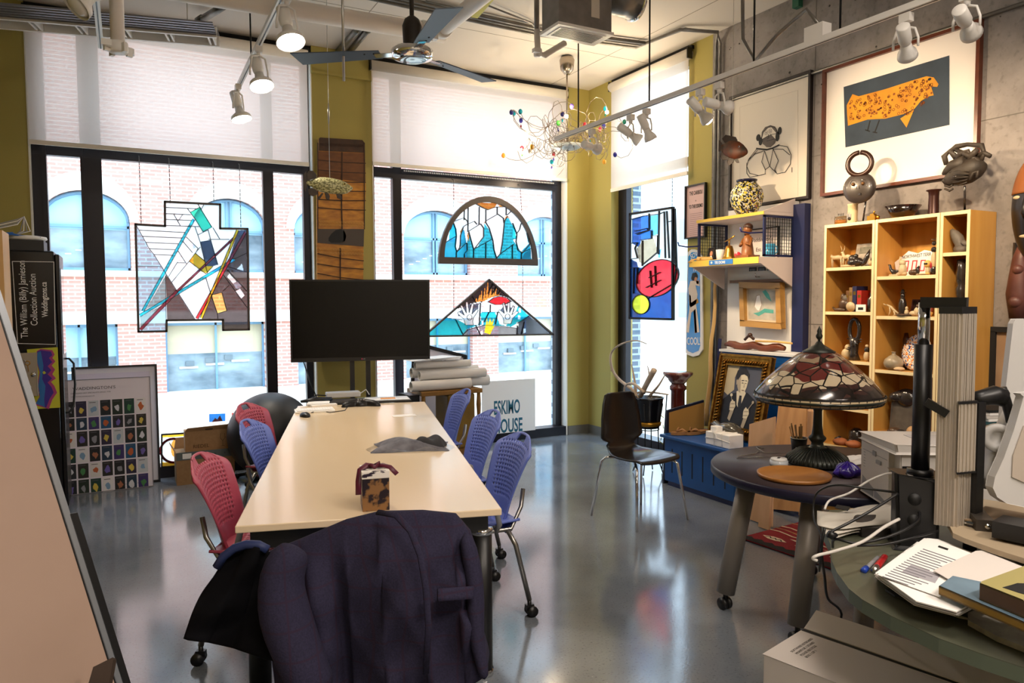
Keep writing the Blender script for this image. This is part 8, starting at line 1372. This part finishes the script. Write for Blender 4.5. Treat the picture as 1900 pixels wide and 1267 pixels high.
# white folded cloth and cables on the desk corner
p = P(1580, 955, z=TZ); q = MB()
for k in range(3): q.grid(lambda a, b, k=k: P(1516+150*a*(1-.12*k)+14*k, 948+(26+9*k)*b-8*a*(1-b)+6*sin(a*4+k), z=TZ+.034-.012*k)+V((0, 0, .006*sin(a*8+k)*sin(b*4))), 18, 8, mat('off_white_canvas', '#c4beb4', .85))
q.build('folded_papers', label='off white folded papers and envelopes hanging over the desk corner', cat='papers', solid=.003); q = MB(); fr = None; q.prism([P(1553, 937, z=TZ+.045), P(1578, 941, z=TZ+.045), P(1573, 948, z=TZ+.045), P(1549, 943, z=TZ+.045)], (0, 0, .002), ink); q.build('black_label', label='small black square label on the white folded papers', cat='label')
q = MB().box(P(1640, 985, z=TZ)+V((.02, .0, .017)), (.26, .16, .032), mat('dark_grey_box', '#34302e', .5), rz=-.5); q.build('dark_box', label='flat dark grey box under the cables on the desk', cat='box')
# black power unit with rod
pu = thing('lift_motor', 'black power box with label carrying a black and steel rod', 'motor box', P(1700, 1000, z=TZ)); dP = 2.42
c0 = [P(x, y, d=dP+dd) for x, y, dd in ((1664, 988, 0), (1744, 996, -.04))]; up = V((0, 0, 1)); bx0, bx1 = c0; bx0.z = bx1.z = TZ+.002; dr = (bx1-bx0).normalized(); dn = V((-dr.y, dr.x, 0)); hb = P(1664, 885, d=dP).z-TZ
q = MB(); q.prism([bx0, bx1, bx1+dn*.13, bx0+dn*.13], (0, 0, hb), black); q.build('case', pu, bevel=.012); q = MB(); a0 = bx0+up*(hb+.001)+dr*.035+dn*.03; q.prism([a0, a0+dr*.075, a0+dr*.075+dn*.05, a0+dn*.05], up*.001, mat('silver_label', '#a09c98', .4)); [q.prism([a0+dr*.005+dn*(.008+.009*k), a0+dr*.065+dn*(.008+.009*k), a0+dr*.065+dn*(.011+.009*k), a0+dr*.005+dn*(.011+.009*k)], up*.0013, greyp) for k in range(4)]; q.build('rating_label', pu)
q = MB(); q.cyl(bx0+dr*.05-dn*.003+up*.17, bx0+dr*.05+dn*.01+up*.17, .02, dark, n=18).cyl(bx0+dr*.05-dn*.003+up*.10, bx0+dr*.05+dn*.01+up*.10, .02, dark, n=18); q.build('sockets', pu)
rb_ = bx0+dr*.075+dn*.06; z1_ = P(1709, 640, d=dP).z; z2_ = P(1712, 562, d=dP).z; mb_ = MB().tube([rb_+up*hb, rb_+up*(z1_-TZ)], .0275, black, 20); mb_.tube([rb_+up*hb, rb_+up*(hb+.02)], .04, black, 20); mb_.build('black_tube', pu); MB().tube([rb_+up*(z1_-TZ), rb_+up*(z2_-TZ)], .018, chrome, 18).build('steel_rod', pu)
# aluminium column stand
csn = thing('copy_stand', 'tall ribbed aluminium column stand with black arm on the olive desk', 'stand', P(1768, 985, z=TZ)); dC = 2.36; zc1 = P(1768, 570, d=dC).z; zc0 = TZ+.10; cb_ = P(1768, 900, d=dC); cb_.z = 0; rgt = V((CR.x, CR.y, 0)).normalized(); fwd = V((CF.x, CF.y, 0)).normalized()
al1 = mat('anodised_aluminium', '#c2b7a9', .35, .4); wdt = 66/FPX*dC; a45 = (rgt*.84+fwd*.55).normalized(); b45 = (-rgt*.55+fwd*.84).normalized()
q = MB(); q.prism([cb_-rgt*wdt/2+up*zc0, cb_-rgt*wdt/2+a45*wdt*.0+b45*0+up*zc0+ (fwd*-.03+rgt*wdt*.42), cb_+rgt*wdt/2+up*zc0, cb_+rgt*.01+fwd*.07+up*zc0], up*(zc1-zc0-.02), al1)
p0, p1_, p2 = cb_-rgt*wdt/2, cb_-rgt*wdt/2+fwd*-.03+rgt*wdt*.42, cb_+rgt*wdt/2
for a, b, n in ((p0, p1_, 6), (p1_, p2, 8)):
    nn = V(((b-a).y, -(b-a).x, 0)).normalized(); nn = nn if nn.dot(-fwd) > 0 else -nn
    for k in range(n): c_ = a.lerp(b, (k+.5)/n)+nn*.002; q.bar(c_+up*zc0, c_+up*(zc1-.02), .006 if k % 3 else .009, .006, al1)
q.build('column', csn); q = MB(); q.prism([p0-rgt*.004+up*(zc1-.02), p1_-fwd*.006+up*(zc1-.02), p2+rgt*.004+up*(zc1-.02), cb_+fwd*.08+up*(zc1-.02)], up*.022, black); q.build('cap', csn)
zs_ = P(1775, 745, d=dC).z; zs0 = P(1775, 870, d=dC).z; q = MB(); q.prism([p1_-fwd*.014-rgt*.006+up*zs0, p2-fwd*.02+rgt*.0+up*zs0, p2+up*zs0, p1_+up*zs0], up*(zs_-zs0), al1); 
for k in range(5): c_ = (p1_-fwd*.014-rgt*.006).lerp(p2-fwd*.02, (k+.5)/5); q.bar(c_+up*zs0, c_+up*zs_, .007, .006, al1)
q.build('sliding_carriage', csn); q = MB().prism([p1_-fwd*.02-rgt*.01+up*zs_, p2-fwd*.026+up*zs_, p2+up*zs_, p1_+up*zs_], up*.008, black).prism([p1_-fwd*.02-rgt*.01+up*(zs0-.006), p2-fwd*.026+up*(zs0-.006), p2+up*(zs0-.006), p1_+up*(zs0-.006)], up*.006, black); q.build('carriage_trim', csn)
a_, b_ = rb_+up*(z2_-TZ)+up*.0, V((cb_.x, cb_.y, z2_))+up*.0; q = MB().bar(a_-rgt*.01+up*.0, b_+rgt*.03, .045, .035, black); q.build('top_arm', csn); q = MB().bar(P(1718, 745, d=dC), P(1758, 768, d=dC-.03), .02, .026, black); q.build('clamp_arm', csn)
q = MB(); q.bar(p2+rgt*.015+up*(TZ+.14), p2+rgt*.015+up*zs_, .03, .04, black); q.build('rear_rail', csn); q = MB(); q.tube([P(x, y, d=dC+.02) for x, y in ((1806, 745), (1822, 738), (1845, 733), (1862, 738))], .03, black, 12, rs=[.03, .026, .032, .03]); q.tube([P(x, y, d=dC+.02) for x, y in ((1858, 720), (1866, 742), (1874, 770), (1878, 790))], .016, black, 8); q.build('monitor_arm', csn)
# beige base board under the stand
zb2 = TZ+.085; bw_ = mat('beige_laminate', '#a9977e', .5); bo = [P(x, y, z=zb2) for x, y in ((1745, 955), (1762, 985), (1768, 998), (1790, 1008), (1850, 1030), (1960, 1065), (1990, 960), (1800, 930))]; q = MB(); q.prism(bo, up*.016, bw_); q.build('base_board', csn); [MB().cyl((x.x, x.y, TZ+.001), (x.x, x.y, zb2), .02, black).build('foot', csn) for x in (P(1800, 985, z=zb2), P(1900, 980, z=zb2), P(1940, 1030, z=zb2))]
q = MB().bar(P(1783, 930, z=zb2+.04), P(1828, 978, z=zb2+.03), .05, .045, mat('dark_grey_beam', '#4a443e', .4, .5)); q.cyl(P(1831, 975, z=zb2+.033), P(1833, 977, z=zb2+.033), .008, chrome); q.build('base_beam', csn)
# monitors and clutter at the right edge
mw = mat('monitor_white', '#c3c1c0', .4)
def dpoly(mb, pts, d, th, m_): mb.prism([P(x, y, d=d) for x, y in pts], CF*th, m_)
mt_ = thing('white_monitor', 'back of a white flat monitor cut by the right edge', 'monitor', P(1890, 800, d=2.7)); q = MB(); dpoly(q, [(1881, 600), (1886, 592), (1990, 590), (1980, 815), (1862, 790), (1866, 730)], 2.7, .03, mw); q.build('shell', mt_, bevel=.008); q = MB().bar(P(1930, 790, d=2.74), P(1930, 900, d=2.74), .08, .03, mw); q.cyl(V((P(1930, 900, d=2.74).x, P(1930, 900, d=2.74).y, TZ+.001)), V((P(1930, 900, d=2.74).x, P(1930, 900, d=2.74).y, TZ+.02)), .12, mw); q.build('stand', mt_)
im = thing('desktop_computer', 'white all in one computer seen from the side on a curved aluminium foot', 'computer', P(1860, 920, z=TZ+.0)); q = MB(); dpoly(q, [(1894, 730), (1899, 736), (1880, 800), (1862, 850), (1846, 885), (1842, 905), (1850, 922), (1868, 934), (1920, 945), (1960, 950), (1990, 780), (1980, 720)], 2.28, .035, mw); q.build('shell', im, bevel=.01)
q = MB(); n = 8; cpt = [(1872, 760), (1862, 790), (1848, 820), (1832, 850), (1822, 880), (1826, 900)]; q.tube([P(x, y, d=2.42) for x, y in cpt], .05, mw, 16, rs=[.035, .05, .052, .05, .05, .055], flat=.35); q.build('foot', im); q = MB(); c_ = P(1852, 813, d=2.36); M_ = (-CF-CR*.5).normalized().to_track_quat('Z', 'Y').to_matrix().to_4x4(); q.lathe([(.022, 0), (.024, .006), (.044, .006), (.046, 0), (.046, -.03)], mw, c_, 28, M_); q.lathe([(.001, -.002), (.022, -.002)], greyp, c_, 20, M_); q.build('cable_port', im)
q = MB(); dpoly(q, [(1880, 845), (1900, 790), (1990, 800), (1980, 905), (1900, 895), (1878, 885)], 2.275, .004, mat('bright_screen_reflection', '#b4a89c', .15)); q.build('screen_edge', im)  # screen reflection put into the colour of a flat tan panel
def stack(name, label, c, sz, n, rz, cols, cat='papers', z0=None):
    q = MB(); rr_ = random.Random(len(label)); z = z0 if z0 is not None else c.z
    for k in range(n): h = sz[2]/n; q.box((c.x+rr_.uniform(-.012, .012), c.y+rr_.uniform(-.012, .012), z+h/2), (sz[0], sz[1], h*.85), cols[k % len(cols)], rz=rz+rr_.uniform(-.09, .09)); z += h
    return q.build(name, label=label, cat=cat)
pg = mat('grey_white_paper', '#cfc9c4', .8); c_ = P(1832, 850, z=TZ); stack('document_stack', 'tall stack of magazines and papers behind the column stand', c_+V((.25, .10, .001)), (.30, .22, .24), 15, -.3, [pg, paper, ink, pg, mat('teal_folder', '#1f4a50', .6), paper])
c_ = P(1860, 985, z=TZ+.102); stack('printed_brochures', 'dark brochures lying on the beige base board', c_+V((.08, .03, 0)), (.22, .16, .02), 4, .2, [mat('dark_brochure', '#2a2226', .5), pg, mat('blue_grey_folder', '#38424a', .5), mat('tan_page', '#8f7a62', .7)], z0=TZ+.1025)
c_ = P(1890, 1010, z=TZ+.10); q = MB().box(c_+V((.03, .0, .035)), (.10, .14, .05), black, rz=.2); q.build('dark_wallet', label='black case lying at the right end of the base board', cat='case')
# papers and books in the foreground
PD = TZ+.001
def flat(name, label, pxs, z0, th, m_, cat='paper', group=None, ret=False, extra=None):
    q = MB(); q.prism([P(x, y, z=z0+th) for x, y in pxs], (0, 0, -th), m_)
    if extra: extra(q, z0+th)
    return q.build(name, label=label, cat=cat, group=group)
stk_ = [(1617, 1075), (1628, 1068), (1715, 1003), (1735, 1005), (1800, 1030), (1870, 1080), (1830, 1110), (1775, 1140), (1700, 1120)]
q = MB(); rr_ = random.Random(4)
for k in range(16):
    dx, dy = rr_.uniform(-7, 7), rr_.uniform(-4, 4); z_ = PD+.003+.0042*k; q.prism([P(x+dx, y+dy+8*0, z=z_) for x, y in stk_[1:]], (0, 0, .0028), pg if k % 3 else paper)
q.build('paper_pile', label='thick pile of printed sheets on the front of the olive desk', cat='papers'); ztp = PD+.075
def txt_lines(q, z_):
    g_ = mat('print_grey', '#6b6870', .8)
    for k in range(16): x0, y0 = 1713-k*5.0, 1018+k*3.4; q.prism([P(x0, y0, z=z_), P(x0+70-1.5*(k % 4)*5, y0+24-(k % 4)*2.6, z=z_), P(x0+69-1.5*(k % 4)*5, y0+25-(k % 4)*2.6, z=z_), P(x0-1, y0+1.1, z=z_)], (0, 0, .0006), g_)
    q.prism([P(1742, 1012, z=z_), P(1760, 1018, z=z_), P(1758, 1021, z=z_), P(1740, 1015, z=z_)], (0, 0, .0006), ink)
    q.prism([P(1690, 1048, z=z_), P(1745, 1066, z=z_), P(1735, 1082, z=z_), P(1672, 1062, z=z_)], (0, 0, .0004), mat('grey_halftone', '#a6a3aa', .8))
flat('printed_letter', 'printed sheet with dense grey text on top of the paper pile', [(1628, 1066), (1715, 1003), (1800, 1030), (1745, 1108)], PD+.072, .001, paper, extra=txt_lines)
flat('blank_sheet', 'large faint printed sheet overlapping the text page', [(1732, 1058), (1810, 1022), (1822, 1021), (1900, 1052), (1930, 1075), (1800, 1098)], PD+.080, .0012, mat('warm_paper', '#ddd5cf', .8))
flat('magazine', 'white edged dark magazine under the paper pile', [(1642, 1092), (1652, 1091), (1780, 1128), (1796, 1142), (1660, 1104)], PD+.001, .006, mat('magazine_cover', '#24282c', .4)); flat('envelope', 'white envelope under the front of the paper pile', [(1650, 1098), (1790, 1142), (1800, 1150), (1780, 1146)], PD+.0, .001, paper)
flat('newspaper', 'long grey newspaper along the front edge of the desk', [(1796, 1136), (1830, 1126), (1930, 1170), (1940, 1215), (1850, 1180), (1796, 1150)], PD+.001, .014, mat('newsprint', '#aaa69e', .8, col2='#8b8780', scale=40))
def book(label, pxs, z0, th, cover, side, decor=None):
    t = thing('book', label, 'book', P(*pxs[0], z=z0), group='books on the olive desk'); q = MB(); a = [P(x, y, z=z0+th) for x, y in pxs]; q.prism(a, (0, 0, -.004), cover).prism([V((p.x, p.y, z0)) for p in a], (0, 0, .004), cover)
    q.prism([a[0], a[-1], a[-1]-up*th, a[0]-up*th], ((a[1]-a[0]).normalized())*.004, side); q.build('cover', t); c_ = sum(a, V())/len(a); b = [c_+(p-c_)*.97 for p in a]; MB().prism([V((p.x, p.y, z0+.004)) for p in b], (0, 0, th-.008), mat('page_block2', '#b08c5c', .8)).build('pages', t)
    if decor: q = MB(); decor(q, z0+th); q.build('cover_picture', t)
    return t
book('thin blue book with an ochre edge on the paper pile', [(1742, 1087), (1768, 1068), (1850, 1085), (1960, 1140), (1960, 1180)], PD+.082, .022, mat('blue_jacket', '#5a7080', .4, col2='#7c95a8', scale=8), mat('ochre_edge', '#8a6a22', .5))
book('thick book with a green yellow cover showing a dark animal, topmost at the right', [(1818, 1082), (1822, 1078), (1905, 1048), (1990, 1070), (1990, 1150)], PD+.105, .040, mat('green_yellow_jacket', '#a59a62', .5), mat('brown_spine', '#5c4636', .5), lambda q, z: q.prism([P(x, y, z=z) for x, y in ((1860, 1090), (1875, 1086), (1888, 1082), (1905, 1083), (1920, 1090), (1905, 1104), (1890, 1100))], (0, 0, .0008), ink))
for lab, a, b, capc, bd_, r in (('red capped silver marker at the edge of the paper pile', (1622, 1058), (1640, 1035), '#b01c20', steel, .0095), ('blue capped slim marker beside the red capped one', (1603, 1058), (1627, 1036), '#1f3fa0', greyp, .0065)):
    A_, B_ = P(*a, z=TZ+r), P(*b, z=TZ+r); t = thing('marker_pen', lab, 'marker', A_, group='markers on the desk'); d_ = (B_-A_).normalized(); cap_m = mat('cap_'+capc[1:], capc, .3)
    if r > .008: MB().tube([A_-d_*.005, A_+d_*.035], r, bd_, 16).build('barrel', t); MB().tube([A_+d_*.035, A_+d_*.038, B_+d_*.012, B_+d_*.016], r, cap_m, 16, rs=[r*1.05, r*1.1, r*1.0, r*.5]).build('cap', t)
    else: MB().tube([A_+d_*.02, B_+d_*.01], r, bd_, 12).build('barrel', t); MB().tube([A_-d_*.008, A_-d_*.004, A_+d_*.024], r, cap_m, 14, rs=[r*.8, r*1.5, r*1.4]).build('cap', t)
# cables around the desk corner
def cable(lab, pts, r, m_): 
    out = []; 
    for i in range(len(pts)-1):
        p0, p1_, p2, p3 = pts[max(i-1, 0)], pts[i], pts[i+1], pts[min(i+2, len(pts)-1)]
        for k in range(6): s = k/6; out.append(.5*((2*p1_)+(p2-p0)*s+(2*p0-5*p1_+4*p2-p3)*s*s+(3*p1_-p0-3*p2+p3)*s**3))
    out.append(pts[-1]); MB().tube(out, r, m_, 8).build('cable', label=lab, cat='cable', group='cables around the desk')
wc = mat('white_cable', '#c9c4be', .4); D = lambda x, y, d: P(x, y, d=d)
cable('white cable looping from the printer down to the desk corner', [D(1655, 878, 2.68), D(1640, 880, 2.62), D(1610, 893, 2.6), D(1575, 915, 2.58), D(1540, 928, 2.58), D(1530, 945, 2.56)], .004, wc); cable('white cable drooping over the desk edge in a long loop', [D(1668, 963, 2.3), D(1640, 978, 2.25), D(1600, 1005, 2.2), D(1550, 1022, 2.15), D(1518, 1030, 2.12), D(1508, 1036, 2.12), D(1516, 1040, 2.12)], .0048, wc)
cable('black cable arching over the round table to the power box', [D(1668, 914, 2.45), D(1620, 908, 2.5), D(1560, 900, 2.55), D(1530, 905, 2.6), D(1512, 922, 2.62), D(1510, 960, 2.6), D(1525, 1000, 2.5), D(1520, 1060, 2.5)], .004, black); cable('black cable with plug slanting across the white papers', [D(1666, 916, 2.4), D(1620, 945, 2.36), D(1575, 970, 2.34), D(1545, 985, 2.33), D(1537, 993, 2.33)], .0045, black)
cable('black cable leaving the box sockets to the left', [D(1706, 950, 2.40), D(1704, 965, 2.34), D(1680, 982, 2.3), D(1640, 998, 2.28), D(1590, 1008, 2.28), D(1550, 1000, 2.32), D(1545, 1015, 2.4)], .0045, black); cable('black cable running low across the desk behind the papers', [D(1740, 985, 2.35), D(1700, 996, 2.3), D(1640, 1010, 2.28), D(1590, 1012, 2.28)], .004, black)
cable('black cable hanging from the desk corner to the floor', [D(1530, 980, 2.5), D(1524, 1020, 2.5), D(1530, 1070, 2.6), D(1536, 1110, 2.8), D(1560, 1150, 3.0), V((2.35, 1.95, .01)), V((2.5, 1.85, .008)), V((2.7, 1.8, .008))], .005, black); cable('second black cable lying on the floor under the desk', [V((2.1, 1.72, .008)), V((2.25, 1.7, .008)), V((2.4, 1.62, .008)), V((2.55, 1.66, .008))], .005, black)
MB().tube([D(1537, 990, 2.33), D(1545, 994, 2.33), D(1553, 992, 2.33)], .012, black, 10, rs=[.012, .013, .006]).build('power_plug', label='black cable plug resting on the desk corner', cat='plug')
q = MB(); q.sph((2.62, 2.0, .02), 1, black, (.05, .03, .02)); q.build('computer_mouse', label='black cable lump on the floor under the desk edge', cat='cable') if False else None
# white carton in the bottom right corner
zC_ = .36; wb = mat('white_card', '#c9c0ba', .7); A_, B_, C_ = P(1417, 1213, z=zC_), P(1487, 1170, z=zC_), P(1530, 1267, z=zC_); ux = (B_-A_).normalized(); uy = V((ux.y, -ux.x, 0)); W1 = (B_-A_).length
t = thing('white_carton', 'white cardboard carton with loose lid flap on the floor at the bottom right', 'box', A_+ux*W1/2+uy*.3-V((0, 0, zC_)), math.atan2(ux.y, ux.x)); q = MB(); q.prism([V((p.x, p.y, .002)) for p in (A_, B_, B_+uy*.75, A_+uy*.75)], (0, 0, zC_-.002), wb); q.build('body', t, bevel=.003)
q = MB(); o_ = B_+ux*.02; q.prism([o_+V((0, 0, .0)), o_+ux*.09+V((0, 0, .04)), o_+ux*.09+uy*.75+V((0, 0, .04)), o_+uy*.75], (0, 0, .004), wb); q.build('flap', t); q = MB(); q.prism([o_-ux*.018-V((0, 0, .001)), o_-V((0, 0, .001)), o_+uy*.75-V((0, 0, .001)), o_-ux*.018+uy*.75-V((0, 0, .001))], (0, 0, .0015), dark); q.prism([V((p.x, p.y, .002)) for p in (B_+ux*.001, B_+ux*.10, B_+ux*.10+uy*.75, B_+ux*.001+uy*.75)], (0, 0, zC_-.03), wb); q.build('inner_box', t)
q = MB(); g_ = mat('faint_print', '#6e6862', .8)
for k, s_ in enumerate(('SOFTWARE KEYBOARD', 'MONITOR 1 STAND', 'PLEASE RECYCLE', 'BOX 1 OF 1')): q.text(s_, A_+ux*(.25-.0)+uy*(.06+.017*k)-ux*.17+V((0, 0, .0008)), ux, -uy, .014, g_, ext=.0002)
q.build('printed_text', t)
